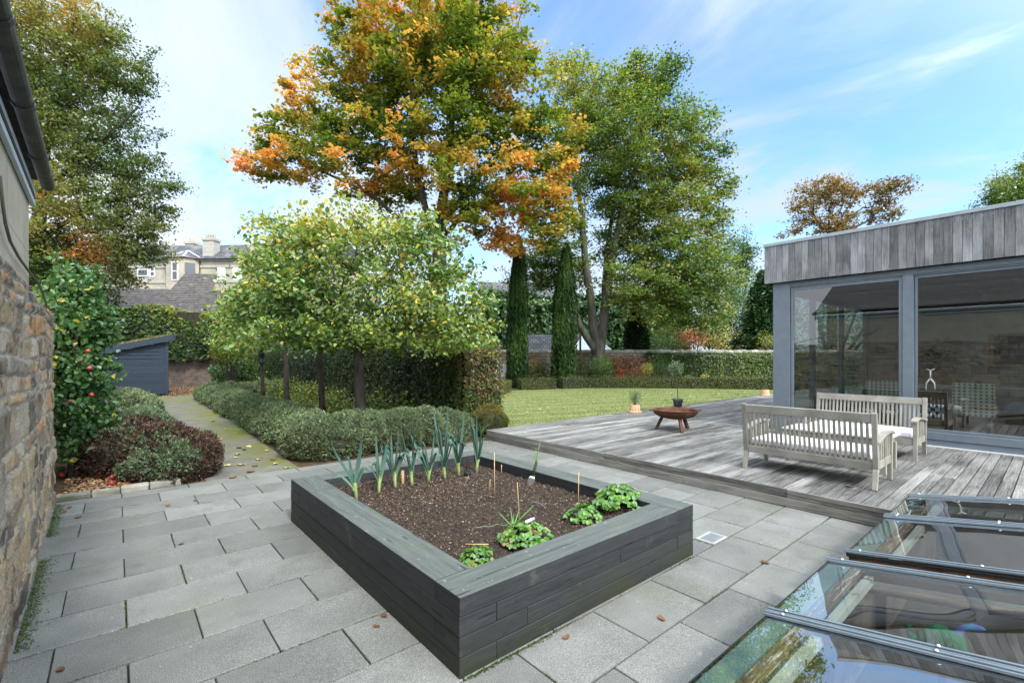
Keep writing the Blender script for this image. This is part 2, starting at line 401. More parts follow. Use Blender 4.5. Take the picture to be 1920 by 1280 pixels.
M['window_dark'] = mat_plain('far_window_glass', (0.05, 0.06, 0.075), 0.12, 0.8)
M['window_pale'] = mat_plain('far_window_blind', (0.62, 0.68, 0.72), 0.25, 0.7)
M['bark'] = mat_noise('grey_bark', (0.038, 0.034, 0.029), (0.085, 0.077, 0.066), 5, stretch=(1, 1, 0.35), rough=0.9, bstr=0.5, bdist=0.03, blotch=(0.07, 0.09, 0.045), bl_scale=1.2, bl_lo=0.54)
M['bark_dark'] = mat_noise('dark_bark', (0.018, 0.015, 0.012), (0.052, 0.043, 0.034), 9, stretch=(1, 1, 0.4), rough=0.9, bstr=0.5, bdist=0.015)
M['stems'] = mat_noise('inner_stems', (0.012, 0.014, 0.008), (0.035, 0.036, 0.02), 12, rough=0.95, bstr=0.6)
M['bamboo'] = mat_plain('bamboo_cane', (0.46, 0.31, 0.15), 0.6)
M['plaster'] = mat_plain('interior_plaster', (0.25, 0.225, 0.185), 0.85, 0.2)
M['ceiling'] = mat_plain('interior_ceiling', (0.2, 0.2, 0.19), 0.85, 0.2)
M['oak'] = mat_noise('oak_wood', (0.20, 0.12, 0.055), (0.30, 0.19, 0.095), 8, stretch=(1, 1, 0.4), rough=0.5)
M['floor_in'] = mat_noise('dark_floor_boards', (0.05, 0.035, 0.025), (0.09, 0.062, 0.045), 5, stretch=(1, 6, 1), rough=0.4)
M['dial'] = mat_plain('dark_wood', (0.03, 0.02, 0.015), 0.5)
M['clear'] = glass('window_glass', (0.70, 0.74, 0.74), 1.3, 1.6, 0.0, 0.10)
M['clear2'] = glass('rooflight_glass', (0.86, 0.91, 0.90), 1.8, 1.62, 0.006, 0.17)

def leafy(name, cols, **kw):
    n = len(cols)
    return mat_leaf(name, [(i / (n - 1), c) for i, c in enumerate(cols)], **kw)
M['l_maple'] = leafy('maple_leaves', [(0.06, 0.095, 0.02), (0.10, 0.145, 0.024), (0.19, 0.175, 0.035), (0.38, 0.225, 0.06), (0.50, 0.225, 0.075), (0.52, 0.19, 0.085)], trans=0.5, bright=1.42)
M['l_beech'] = leafy('beech_leaves', [(0.030, 0.058, 0.016), (0.052, 0.092, 0.024), (0.090, 0.138, 0.032), (0.185, 0.20, 0.05), (0.34, 0.23, 0.06)], trans=0.5, bright=1.4)
M['l_left'] = leafy('lime_leaves', [(0.045, 0.075, 0.028), (0.07, 0.10, 0.034), (0.14, 0.155, 0.045), (0.24, 0.20, 0.06), (0.46, 0.21, 0.07)], trans=0.5, bright=1.3)
M['l_apple'] = leafy('fruit_tree_leaves', [(0.045, 0.095, 0.03), (0.075, 0.145, 0.035), (0.13, 0.20, 0.04), (0.26, 0.30, 0.07), (0.52, 0.42, 0.07), (0.55, 0.33, 0.06)], gloss=0.16)
M['l_espalier'] = leafy('apple_leaves', [(0.022, 0.065, 0.024), (0.04, 0.10, 0.035), (0.07, 0.145, 0.045), (0.13, 0.20, 0.07), (0.45, 0.36, 0.05)], gloss=0.22, rough=0.35)
M['l_hebe'] = leafy('hebe_leaves', [(0.10, 0.065, 0.035), (0.055, 0.075, 0.036), (0.085, 0.118, 0.058), (0.145, 0.19, 0.10), (0.28, 0.32, 0.18)], trans=0.2)
M['l_hebe_red'] = leafy('bronze_hebe_leaves', [(0.028, 0.016, 0.014), (0.055, 0.030, 0.026), (0.13, 0.085, 0.058), (0.07, 0.105, 0.058), (0.16, 0.22, 0.13)], trans=0.2)
M['l_hedge'] = leafy('beech_hedge_leaves', [(0.013, 0.024, 0.008), (0.022, 0.042, 0.011), (0.045, 0.075, 0.017), (0.10, 0.125, 0.03), (0.19, 0.10, 0.055)], gloss=0.08, bright=1.0)
M['l_hedge2'] = leafy('bright_hedge_leaves', [(0.022, 0.042, 0.010), (0.042, 0.078, 0.015), (0.085, 0.135, 0.022), (0.15, 0.20, 0.035), (0.24, 0.18, 0.045)], bright=1.0)
M['l_ivy'] = leafy('creeper_leaves', [(0.012, 0.024, 0.008), (0.025, 0.050, 0.013), (0.06, 0.10, 0.018), (0.16, 0.20, 0.03), (0.32, 0.25, 0.04)], gloss=0.1)
M['l_box'] = leafy('box_hedge_leaves', [(0.035, 0.05, 0.01), (0.06, 0.075, 0.014), (0.10, 0.11, 0.02), (0.16, 0.12, 0.04)])
M['l_cypress'] = leafy('cypress_sprays', [(0.009, 0.023, 0.006), (0.019, 0.042, 0.010), (0.04, 0.072, 0.016)], trans=0.15, gloss=.05)
M['l_conifer'] = leafy('conifer_sprays', [(0.016, 0.046, 0.014), (0.032, 0.08, 0.022), (0.065, 0.125, 0.03)], trans=0.15)
M['l_green'] = leafy('shrub_leaves', [(0.035, 0.07, 0.02), (0.06, 0.11, 0.025), (0.10, 0.15, 0.035)])
M['l_blue'] = leafy('blue_green_leaves', [(0.05, 0.10, 0.06), (0.09, 0.15, 0.09), (0.15, 0.2, 0.12)])
M['l_yellow'] = leafy('yellow_leaves', [(0.20, 0.22, 0.05), (0.42, 0.36, 0.09), (0.60, 0.46, 0.15)])
M['l_red'] = leafy('red_leaves', [(0.30, 0.06, 0.03), (0.48, 0.10, 0.06), (0.42, 0.16, 0.10)])
M['l_rusty'] = leafy('rusty_leaves', [(0.10, 0.05, 0.03), (0.20, 0.085, 0.045), (0.12, 0.10, 0.04)])
M['l_brown'] = leafy('brown_gold_leaves', [(0.11, 0.075, 0.03), (0.17, 0.12, 0.045), (0.26, 0.15, 0.05), (0.14, 0.14, 0.05)])
M['l_purple'] = leafy('purple_flowers', [(0.12, 0.03, 0.10), (0.2, 0.05, 0.14)])
M['grass'] = leafy('lawn_blades', [(0.075, 0.115, 0.03), (0.11, 0.15, 0.045), (0.20, 0.215, 0.09)], trans=0.3)
M['moss'] = leafy('moss_tufts', [(0.025, 0.045, 0.012), (0.055, 0.09, 0.02), (0.10, 0.15, 0.035)])
M['leek'] = leafy('leek_leaves', [(0.028, 0.068, 0.060), (0.05, 0.105, 0.090), (0.10, 0.18, 0.135), (0.28, 0.40, 0.12), (0.5, 0.60, 0.3)], gloss=0.2, rough=0.4, trans=0.2, vary=0.12)
M['strawb'] = leafy('strawberry_leaves', [(0.05, 0.13, 0.02), (0.09, 0.22, 0.03), (0.15, 0.30, 0.05), (0.4, 0.16, 0.1)], gloss=0.18)
M['dead'] = leafy('fallen_leaf', [(0.13, 0.065, 0.035), (0.30, 0.15, 0.07), (0.46, 0.32, 0.13)], trans=0.1)
M['dead_y'] = leafy('pale_fallen_leaf', [(0.52, 0.44, 0.15), (0.62, 0.55, 0.28), (0.66, 0.60, 0.38)], trans=0.1)
M['chips'] = leafy('bark_chips', [(0.02, 0.013, 0.009), (0.10, 0.068, 0.046), (0.36, 0.27, 0.19)], trans=0.0, gloss=0.05)
M['apple_red'] = mat_noise('red_apple_skin', (0.20, 0.012, 0.014), (0.34, 0.06, 0.035), 14, rough=0.35, spec=0.5, bstr=0.0)

# ------------------------------------------------------------------ foliage
def nz(p, s, seed=0):
    r = np.random.default_rng(seed + 100); o = np.zeros(len(p))
    for i in range(6):
        d = r.normal(size=3); d /= np.linalg.norm(d)
        o += np.sin(p @ d * s * r.uniform(0.6, 1.9) + r.uniform(0, 6.28))
    return o / 3.0

def unit(v):
    return v / (np.linalg.norm(v, axis=1, keepdims=True) + 1e-9)

def leafcloud(name, pos, nrm, size, V, mat, parent=None, hexa=False, aspect=0.62, fold=0.3, U=None, droop=0.0):
    n = len(pos)
    pos = np.asarray(pos, float); nrm = unit(np.asarray(nrm, float))
    size = np.broadcast_to(np.asarray(size, float), (n,))[:, None]
    if U is None:
        U = rng.normal(size=(n, 3)); U[:, 2] -= droop
    U = unit(U - nrm * np.sum(U * nrm, 1, keepdims=True))
    W = np.cross(nrm, U)
    hw = size * aspect / 2
    if hexa:
        pts = [pos - U * size * .5,
               pos - U * size * .15 + W * hw + nrm * hw * fold, pos + U * size * .2 + W * hw * .85 + nrm * hw * fold,
               pos + U * size * .5 - nrm * size * 0.08,
               pos + U * size * .2 - W * hw * .85 + nrm * hw * fold, pos - U * size * .15 - W * hw + nrm * hw * fold]
        k = 6; loc = np.array([[0, 1, 2, 3], [0, 3, 4, 5]])
    else:
        pts = [pos - U * size * .5, pos + W * hw + nrm * hw * fold, pos + U * size * .5, pos - W * hw + nrm * hw * fold]
        k = 4; loc = np.array([[0, 1, 2, 3]])
    VV = np.stack(pts, 1).reshape(-1, 3)
    Q = (np.arange(n)[:, None, None] * k + loc[None]).reshape(-1, 4)
    a = np.repeat(np.clip(V, 0, 1), k)
    w = np.repeat(rng.random(n), k)
    return np_mesh(name, VV, Q, mat, parent, a, False, w)

def rand_dirs(n, up=0.0):
    d = rng.normal(size=(n, 3)); d = unit(d); d[:, 2] += up
    return unit(d)

def sample_lobes(lobes, n, shell=0.35, zmin=-99):
    vol = np.array([(l[1][0] * l[1][1] * l[1][2]) ** 0.8 for l in lobes]); vol /= vol.sum()
    out = []
    for l, k in zip(lobes, rng.multinomial(n, vol)):
        d = unit(rng.normal(size=(k, 3))); r = rng.random(k) ** shell
        r = np.where(rng.random(k) < .16, rng.uniform(1.0, 1.3, k), r); out.append(np.array(l[0]) + d * r[:, None] * np.array(l[1]))
    out = np.concatenate(out)
    return out[out[:, 2] > zmin]

def grow(trunks, attr, step=0.6, alpha=0.35, r_tip=0.012, r_max=0.2, expo=0.5, bow=0.12, jit=0.08):
    """trunks: list of polylines [(x,y,z,r),...] first starts at the base; returns list of chains [(pts, radii)]"""
    nodes = []; par = []; plen = []; fixr = []
    chains = []
    for t in trunks:
        prev = -1
        if nodes:
            dd = [np.linalg.norm(np.array(q) - np.array(t[0][:3])) for q in nodes]
            prev = int(np.argmin(dd))
        ch = [prev] if prev >= 0 else []
        for q in t:
            nodes.append(np.array(q[:3], float)); par.append(prev); fixr.append(q[3])
            plen.append(0 if prev < 0 else plen[prev] + 0.25 * np.linalg.norm(nodes[-1] - nodes[prev]))
            prev = len(nodes) - 1; ch.append(prev)
        chains.append(ch)
    ntr = len(nodes)
    root = nodes[0]
    order = np.argsort(np.linalg.norm(attr - nodes[min(len(trunks[0]) - 1, ntr - 1)], axis=1))
    cap = ntr + len(attr) * 14 + 10
    NA = np.zeros((cap, 3)); NA[:ntr] = np.array(nodes); PL = np.zeros(cap); PL[:ntr] = plen
    for i in range(min(2, len(trunks[0]) - 1)): PL[i] += 50
    cnt = ntr; PR = list(par); tips = []
    for ai in order:
        a = attr[ai]
        d = np.linalg.norm(NA[:cnt] - a, axis=1) + alpha * PL[:cnt] + np.maximum(0, NA[:cnt, 2] - a[2]) * 0.5
        j = int(np.argmin(d)); p0 = NA[j].copy()
        L = np.linalg.norm(a - p0); m = max(1, int(L / step))
        m = min(m, 12)
        ch = [j]
        for k in range(1, m + 1):
            f = k / m
            q = p0 + (a - p0) * f
            q[2] += bow * L * math.sin(f * math.pi) * 0.6
            if k < m: q = q + rng.normal(size=3) * jit * step
            NA[cnt] = q; PL[cnt] = PL[ch[-1]] + L / m; PR.append(ch[-1]); ch.append(cnt); cnt += 1
        chains.append(ch); tips.append(ch[-1])
    num = np.zeros(cnt)
    for t in tips:
        k = t
        while k >= 0: num[k] += 1; k = PR[k]
    rad = np.maximum(r_tip, r_max * (num / max(1, len(tips))) ** expo)
    for i in range(ntr): rad[i] = fixr[i]
    out = []
    for ci, ch in enumerate(chains):
        rr = [rad[k] for k in ch]
        if ci >= len(trunks) and len(rr) > 1:
            rr[0] = min(rr[0], rr[1] * 1.25)
            rr[-1] = rr[-1] * 0.6
        out.append(([NA[k] for k in ch], rr))
    return out, len(trunks)

def make_tree(name, label, cat, base, trunks, lobes, n_attr, per, clump, size, lm, bark, rmax, vfn, group=None, shell=0.35,
              zmin=-99, hexa=False, flat=0.55, step=0.6, up=0.9, aspect=0.62, r_tip=0.012, alpha=0.35, droop=0.3, expo=0.5, bare=0, attr_extra=None, bow=0.12):
    root = empty(name, base, label, cat, group)
    at = sample_lobes(lobes, n_attr, shell, zmin)
    if attr_extra is not None: at = np.concatenate([at, attr_extra])
    chains, nt = grow(trunks, at, step, alpha, r_tip, rmax, expo, bow)
    tr = MB(); br = MB()
    for i, (p, r) in enumerate(chains):
        if i < nt: tr.tube(p, r, 12, 0.5)
        else: br.tube(p, r, 6 if r[0] > 0.03 else 4, 0.5, cap=False)
    tr.build('trunk', bark, root)
    br.build('branches', bark, root)
    pts = []
    for p, r in chains[nt:]:
        p = np.array(p)
        k = rng.poisson(per)
        if bare and rng.random() < bare: k = k // 6
        if k == 0: continue
        # along the last part of the twig, thicker at its tip
        f = rng.random(k) ** 0.6
        L = min(len(p) - 1, 3)
        tail = p[-(L + 1):]
        idx = f * L; i0 = np.minimum(idx.astype(int), L - 1) if L > 0 else np.zeros(k, int)
        q = tail[i0] + (tail[np.minimum(i0 + 1, L)] - tail[i0]) * (idx - i0)[:, None] if L > 0 else np.repeat(tail[:1], k, 0)
        sc = clump * rng.uniform(0.6, 1.25)
        q = q + rng.normal(size=(k, 3)) * np.array([sc, sc, sc * flat]) * 0.55
        pts.append(q)
    pts = np.concatenate(pts)
    sz = size * rng.uniform(0.45, 1.45, len(pts))
    leafcloud('crown', pts, rand_dirs(len(pts), up), sz, vfn(pts), lm, root, hexa, aspect, 0.3, None, droop)
    return root

def lobe(px, py, d, rx, ry, rd=None):
    c = P(px, py, d); k = d / 875
    rd = (rx * .68 if d > 18 else rx) if rd is None else rd
    return (c, (math.hypot(rx * k * abs(RT[0]), rd * k * abs(FW[0])), math.hypot(rx * k * abs(RT[1]), rd * k * abs(FW[1])), ry * k))

def blob_core(mb, c, r, amp=0.12, seg=20, rings=12, seed=0):
    c = np.array(c); r = np.array(r)
    n0 = len(mb.v)
    mb.ball(c, tuple(r), seg, rings, 0.5)
    for i in range(n0, len(mb.v)):
        p = np.array(mb.v[i]); d = (p - c) / r
        k = 1 + amp * float(nz(d[None] * 1.0, 4, seed)[0])
        p = c + (p - c) * k; p[2] = max(p[2], 0.0)
        mb.v[i] = tuple(p)

def mound(name, label, cat, blobs, dens, leafsize, lm, vfn, group=None, tufts=4, zmin=0.02, core=0.86, hexa=False, spread=0.5, stick=0.03, aspect=0.42, amp=0.14, coremat=None, upb=0.5):
    """a clipped or natural low shrub: blobs = [(centre, radii)]"""
    c0 = np.mean([b[0] for b in blobs], axis=0); c0 = A(c0[0], c0[1], 0.0)
    root = empty(name, c0, label, cat, group)
    mb = MB(); pos = []; nr = []
    for i, (c, r) in enumerate(blobs):
        c = np.array(c, float); r = np.array(r, float)
        blob_core(mb, c, r * core, 0.06, seed=i)
        area = 4 * math.pi * ((r[0] * r[1]) ** 1.6 / 3 + (r[0] * r[2]) ** 1.6 / 3 + (r[1] * r[2]) ** 1.6 / 3) ** (1 / 1.6)
        n = int(area * dens)
        d = unit(rng.normal(size=(n, 3)))
        p = c + d * r * (1 + amp * nz(d + c, 5, i)[:, None] + rng.normal(size=(n, 1)) * 0.025)
        nn = unit(d / r)
        keep = p[:, 2] > zmin
        for j, (c2, r2) in enumerate(blobs):
            if j != i: keep &= (((p - c2) / np.array(r2)) ** 2).sum(1) > 0.86
        pos.append(p[keep]); nr.append(nn[keep])
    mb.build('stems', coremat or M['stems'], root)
    pos = np.concatenate(pos); nr = np.concatenate(nr)
    vbase = vfn(pos)
    tp = []; tn = []; tu = []; tv = []
    for k in range(tufts):
        ax = unit(nr * 0.9 + np.array([0, 0, upb]) + rng.normal(size=nr.shape) * spread)
        side = unit(np.cross(ax, rng.normal(size=nr.shape)))
        tp.append(pos + ax * leafsize * 0.35 + rng.normal(size=pos.shape) * stick * 0.5)
        tn.append(side); tu.append(ax); tv.append(vbase + rng.normal(size=len(pos)) * 0.07)
    tp = np.concatenate(tp)
    leafcloud('foliage', tp, np.concatenate(tn), leafsize * rng.uniform(0.7, 1.3, len(tp)), np.concatenate(tv), lm, root, hexa, aspect, 0.3, np.concatenate(tu))
    return root

def hedge(name, label, cat, quads, core_boxes, dens, size, lm, vfn, depth=0.08, up=0.5, group=None, hexa=False, out=0.9, parent_core='stems', coremat=None, base=None, aspect=0.7):
    """quads: list of (corner, edge_u, edge_v, normal, weight)"""
    pos = []; nr = []
    for q in quads:
        c, eu, ev, n = [np.array(k, float) for k in q[:4]]
        wgt = q[4] if len(q) > 4 else 1.0
        k = int(np.linalg.norm(eu) * np.linalg.norm(ev) * dens * wgt)
        p = c + rng.random((k, 1)) * eu + rng.random((k, 1)) * ev
        wob = 0.5 * nz(p, 2.3, 3) + 0.3 * nz(p, 7, 4)
        p = p + n * (wob * depth + np.abs(rng.normal(size=k)) * depth * 0.6)[:, None]
        pos.append(p); nr.append(np.repeat(n[None], k, 0))
    pos = np.concatenate(pos); nr = np.concatenate(nr)
    b = base if base is not None else auto_org(pos)
    root = empty(name, b, label, cat, group)
    mb = MB()
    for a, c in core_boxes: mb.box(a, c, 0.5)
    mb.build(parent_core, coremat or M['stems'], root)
    nn = unit(nr * out + rng.normal(size=nr.shape) * 0.55 + np.array([0, 0, up]))
    leafcloud('foliage', pos, nn, size * rng.uniform(0.6, 1.35, len(pos)), vfn(pos), lm, root, hexa, aspect, 0.3, None, 0.4)
    return root
# ------------------------------------------------------------------ camera, sky, sun
cam = bpy.data.cameras.new('camera'); co = bpy.data.objects.new('camera', cam); COL.objects.link(co)
cam.sensor_width = 36; cam.lens = 875 / 1920 * 36; cam.shift_y = 28 / 1920; cam.clip_start = 0.05; cam.clip_end = 2000
co.location = (0, 0, HC); co.rotation_euler = (R_(90), 0, TH - R_(90))
SC.camera = co

SUN_EL = R_(46); SUN_AZ = R_(264)      # direction the light comes from, counter-clockwise from +X
sd = Vector((math.cos(SUN_EL) * math.cos(SUN_AZ), math.cos(SUN_EL) * math.sin(SUN_AZ), math.sin(SUN_EL)))
sl = bpy.data.lights.new('sun', 'SUN'); so = bpy.data.objects.new('sun', sl); COL.objects.link(so)
so.rotation_euler = sd.to_track_quat('Z', 'Y').to_euler(); so.location = (0, 0, 30)
sl.energy = 2.1; sl.angle = R_(8); sl.color = (1.0, 0.95, 0.87)

w = bpy.data.worlds.new('World'); SC.world = w; w.use_nodes = True
t = w.node_tree; t.nodes.clear()
class WT(NT):
    def __init__(s, tree): s.t = tree
W_ = WT(t)
sky = W_.n('TexSky'); sky.sky_type = 'NISHITA'; sky.sun_disc = False; sky.sun_elevation = SUN_EL
sky.sun_rotation = R_(90) - SUN_AZ; sky.altitude = 50; sky.air_density = 1.0; sky.dust_density = 0.6; sky.ozone_density = 2.0
dirv = W_.n('TexCoord').outputs['Generated']
sx = W_.n('SeparateXYZ'); W_.set(sx.inputs[0], dirv)
den = W_.math('ADD', W_.math('MAXIMUM', sx.outputs[2], 0.0), 0.22)
cb = W_.n('CombineXYZ'); W_.set(cb.inputs[0], W_.math('DIVIDE', sx.outputs[0], den)); W_.set(cb.inputs[1], W_.math('DIVIDE', sx.outputs[1], den))
mp = W_.n('Mapping'); W_.set(mp.inputs[0], cb.outputs[0]); mp.inputs['Rotation'].default_value = (0, 0, R_(35)); mp.inputs['Scale'].default_value = (1.3, 0.7, 1); mp.inputs['Location'].default_value = (0.4, 2.3, 0)
n1 = W_.noise(mp.outputs[0], 1.5, 10, 0.60, 0.6)
# more cloud towards the left of the view and the horizon
lf = W_.n('VectorMath', operation='DOT_PRODUCT'); W_.set(lf.inputs[0], dirv); lf.inputs[1].default_value = (-0.76, 0.64, 0)
bias = W_.math('MULTIPLY', lf.outputs['Value'], 0.16)
hz = W_.math('MULTIPLY', W_.ramp(sx.outputs[2], [(0.0, 1.0), (0.5, 0.0)]), 0.24)
hi = W_.math('MULTIPLY', W_.ramp(sx.outputs[2], [(0.58, 0.0), (0.82, 1.0)]), 0.30)  # cloud added above the view to whiten reflections in the glass
f = W_.math('ADD', W_.math('ADD', W_.math('ADD', n1, bias), hz), hi)
mask = W_.ramp(f, [(0.40, 0.14), (0.49, 0.30), (0.58, 0.68), (0.76, 1.0)])
blue = W_.mix(1.0, sky.outputs[0], (1.22, 1.80, 2.15), 'MULTIPLY')
# bright cloud added around the sun, unseen behind the camera, to light the ground
sv = W_.n('VectorMath', operation='DOT_PRODUCT'); W_.set(sv.inputs[0], dirv); sv.inputs[1].default_value = tuple(sd)
near = W_.ramp(sv.outputs['Value'], [(0.05, 0.0), (0.75, 1.0)])
mask = W_.math('MAXIMUM', mask, near)
k = W_.math('MULTIPLY_ADD', near, 3.2, 1.0); k = W_.math('ADD', k, W_.math('MULTIPLY', W_.math('MAXIMUM', lf.outputs['Value'], 0.0), 0.5))
kc = W_.n('VectorMath', operation='SCALE'); kc.inputs[0].default_value = (4.35, 4.75, 5.15); W_.set(kc.inputs['Scale'], k)
cl = W_.mix(mask, blue, kc.outputs[0])
bg = W_.n('Background'); W_.set(bg.inputs[0], cl); bg.inputs[1].default_value = 0.08
ow = W_.n('OutputWorld'); W_.set(ow.inputs[0], bg.outputs[0])
SC.view_settings.view_transform = 'Standard'; SC.view_settings.look = 'None'; SC.view_settings.exposure = 1.22; SC.view_settings.gamma = 1
SC.cycles.max_bounces = 8; SC.cycles.transparent_max_bounces = 12; SC.cycles.diffuse_bounces = 3; SC.cycles.glossy_bounces = 3
SC.cycles.use_adaptive_sampling = True; SC.cycles.adaptive_threshold = 0.02
SC.cycles.use_denoising = True
SC.cycles.sample_clamp_indirect = 6

# ------------------------------------------------------------------ ground
WX0, WX1, WY0, WY1 = 1.40, 5.40, -2.2, 0.86      # opening of the light well
mb = MB()
xs = [-900, WX0, WX1, 900]; ys = [-900, WY0, WY1, 900]
for i in range(3):
    for j in range(3):
        if i == 1 and j == 1: continue
        mb.quad((xs[i], ys[j], -.06), (xs[i + 1], ys[j], -.06), (xs[i + 1], ys[j + 1], -.06), (xs[i], ys[j + 1], -.06), 0.5)
tag(mb.build('ground', M['ground'], org=(0, 0, -.06)), kind='structure')

# paving: every slab a slightly uneven, bevelled block in one sheet, running bond
PX1 = 5.44; PYE = 7.12
mb = MB()
for (a, b, c, d) in ((-1.2, WX0, -4, PYE), (WX0, 5.46, WY1, PYE)):
    mb.quad((a, c, -.016), (b, c, -.016), (b, d, -.016), (a, d, -.016), 0.5)
tag(mb.build('paving_joints', M['joint'], org=(0, 0, -.016)), kind='structure')
mb = MB()
def slab(x0, x1, y0, y1):
    g = 0.0062; e = 0.003
    x0 += g * rnd.uniform(.35, .85); x1 -= g * rnd.uniform(.35, .85); y0 += g * rnd.uniform(.75, 1.25) * 1.1; y1 -= g * rnd.uniform(.75, 1.25) * 1.1
    if x1 - x0 < .03 or y1 - y0 < .03: return
    z = rnd.uniform(-0.0015, 0.0015); tx = rnd.uniform(-.0012, .0012); ty = rnd.uniform(-.0012, .0012)
    zz = lambda sx_, sy_: z + tx * sx_ + ty * sy_
    vs = []
    for (ex, zo) in ((0, -.03), (0, -.004), (e, 0)):
        for sx_, sy_ in ((0, 0), (1, 0), (1, 1), (0, 1)):
            vs.append(((x0 + ex) if not sx_ else (x1 - ex), (y0 + ex) if not sy_ else (y1 - ex), zz(sx_ * 2 - 1, sy_ * 2 - 1) + zo))
    fs = []
    for L in (0, 4):
        for k in range(4): fs.append((L + k, L + (k + 1) % 4, L + 4 + (k + 1) % 4, L + 4 + k))
    fs.append((8, 9, 10, 11))
    mb.add(vs, fs)
PITCH = 0.415; SW = 0.636
joints = []
for n in range(-13, 14):
    y0 = 1.50 + PITCH * n; y1 = min(y0 + PITCH, PYE)
    if y0 >= PYE - .02: break
    off = 0.045 if n % 2 else -0.26
    x = off - 3 * SW
    while x < PX1:
        a = max(x, -1.15); b = min(x + SW, PX1)
        if b - a > 0.03:
            if y0 > WY1 - 0.02 or b <= WX0 - 0.02: slab(a, b, y0, y1)
            elif y1 > WY1 + .05: slab(a, b, WY1 + .03, y1)
            elif a < WX0 - .05: slab(a, WX0 - .03, y0, y1)
            joints.append((b, y0, y1))
        x += SW
tag(mb.build('paving', M['paving'], org=(0, 0, 0)), kind='structure')

# moss in the joints and along the foot of the wall
pp = []
for (x, y0, y1) in joints:
    if y0 < -0.5 or x < -.4: continue
    if rnd.random() < (0.5 if x < 2.6 else 0.15):
        k = rnd.randint(30, 110); yy = rng.uniform(y0, y1, k) if rnd.random() < .6 else rng.uniform(y0, y0 + .2, k)
        pp.append(np.stack([x + rng.normal(size=k) * .004, yy, rng.uniform(-.008, .003, k)], 1))
for n in range(-2, 14):
    y = 1.5 + PITCH * n
    for x in np.arange(-.4, 5.4, .3):
        if rnd.random() < (0.45 if x < 2.4 else 0.12) and not (1.2 < x < 3.5 and 1.9 < y < 4.9) and y > .95:
            k = rnd.randint(20, 60)
            pp.append(np.stack([x + rng.random(k) * .3, y + rng.normal(size=k) * .004, rng.uniform(-.008, .002, k)], 1))
for s in np.arange(1.5, 7.0, .02):                      # foot of the stone wall
    if nz(A(s, 0, 0)[None], 4, 9)[0] > -0.35:
        k = 26; wx = -.348 - .0234 * s
        pp.append(np.stack([wx + .01 + np.abs(rng.normal(size=k)) * .035, s + rng.random(k) * .03, rng.uniform(0, .012, k)], 1))
for s in np.arange(1.32, 3.5, .02):                     # foot of the planter
    k = int(max(0, 14 * nz(A(s, 3, 0)[None], 3, 5)[0]))
    if k: pp.append(np.stack([s + rng.random(k) * .03, 1.915 - np.abs(rng.normal(size=k)) * .012, rng.uniform(0, .008, k)], 1))
for s in np.arange(1.95, 4.8, .02):
    k = int(max(0, 12 * nz(A(s, 8, 0)[None], 3, 5)[0]))
    if k: pp.append(np.stack([1.285 - np.abs(rng.normal(size=k)) * .012, s + rng.random(k) * .03, rng.uniform(0, .008, k)], 1))
pp = np.concatenate(pp)
o = leafcloud('moss', pp, rand_dirs(len(pp), 1.2), rng.uniform(.006, .016, len(pp)), rng.random(len(pp)), M['moss'])
tag(o, 'low green moss and weeds in the paving joints and wall foot', 'moss', kind='stuff')

# path beside the hedge, soil beds, lawn
t = NT('path_concrete'); co_ = t.coord(); sx_ = t.n('SeparateXYZ'); t.set(sx_.inputs[0], co_)
c = t.mix(t.ramp(t.noise(co_, 2.4, 7, .65), [(.33, 0), (.67, 1)]), (0.095, 0.092, 0.080), (0.165, 0.16, 0.14))
c = t.mix(1.0, c, t.ramp(t.noise(co_, 130, 2, .7), [(.4, .65), (.62, 1.35)]), 'MULTIPLY')
edge = t.ramp(t.math('SUBTRACT', sx_.outputs[0], t.math('MULTIPLY', t.math('SUBTRACT', sx_.outputs[1], 7.0), .025)), [(.0, 0), (.45, 0), (1.0, 1)])
ed2 = t.ramp(t.math('DIVIDE', t.math('SUBTRACT', sx_.outputs[0], 1.2), .8), [(0, 0), (1, 1)])
far = t.ramp(t.math('DIVIDE', sx_.outputs[1], 24), [(.6, 0), (.95, .9)])
m_ = t.math('MULTIPLY', t.math('MAXIMUM', ed2, far), t.ramp(t.noise(co_, 1.3, 7, .65), [(.40, 0), (.58, 1)]))
c = t.mix(m_, c, (0.115, 0.125, 0.022))
t.done(c, .85, .2, t.noise(co_, 60, 5, .7), .5, .006); PATHM = t.m
def sheet(name, pts, z, mat, kind='structure', sub=0):
    mb = MB(); mb.add([(x, y, z) for x, y in pts], [tuple(range(len(pts)))], 0.5)
    return tag(mb.build(name, mat, org=(0, 0, z)), kind=kind)
sheet('path', [(.88, 7.12), (2.0, 7.12), (2.2, 14), (2.35, 21.2), (3.6, 22.2), (9, 23), (9, 24), (.8, 23.4), (.86, 14)], -.002, PATHM)
sheet('planting_bed_soil', [(-.6, 7.2), (.88, 7.12), (.86, 14), (.8, 23.4), (-3, 23.4), (-1.2, 12)], -.008, M['litter_soil'])
sheet('border_soil', [(2.0, 7.12), (5.46, 7.12), (5.9, 8.2), (7.2, 8.6), (7.2, 27), (3.6, 26), (3.6, 22.2), (2.35, 21.2), (2.2, 14)], -.012, M['litter_soil'])
sheet('yard_soil', [(-14, 23.35), (9, 24), (9, 40), (-14, 40)], -.02, M['litter_soil'])

LA = [(5.46, 7.18), (40, 7.18), (40, 0), (60, 0), (60, 12)]
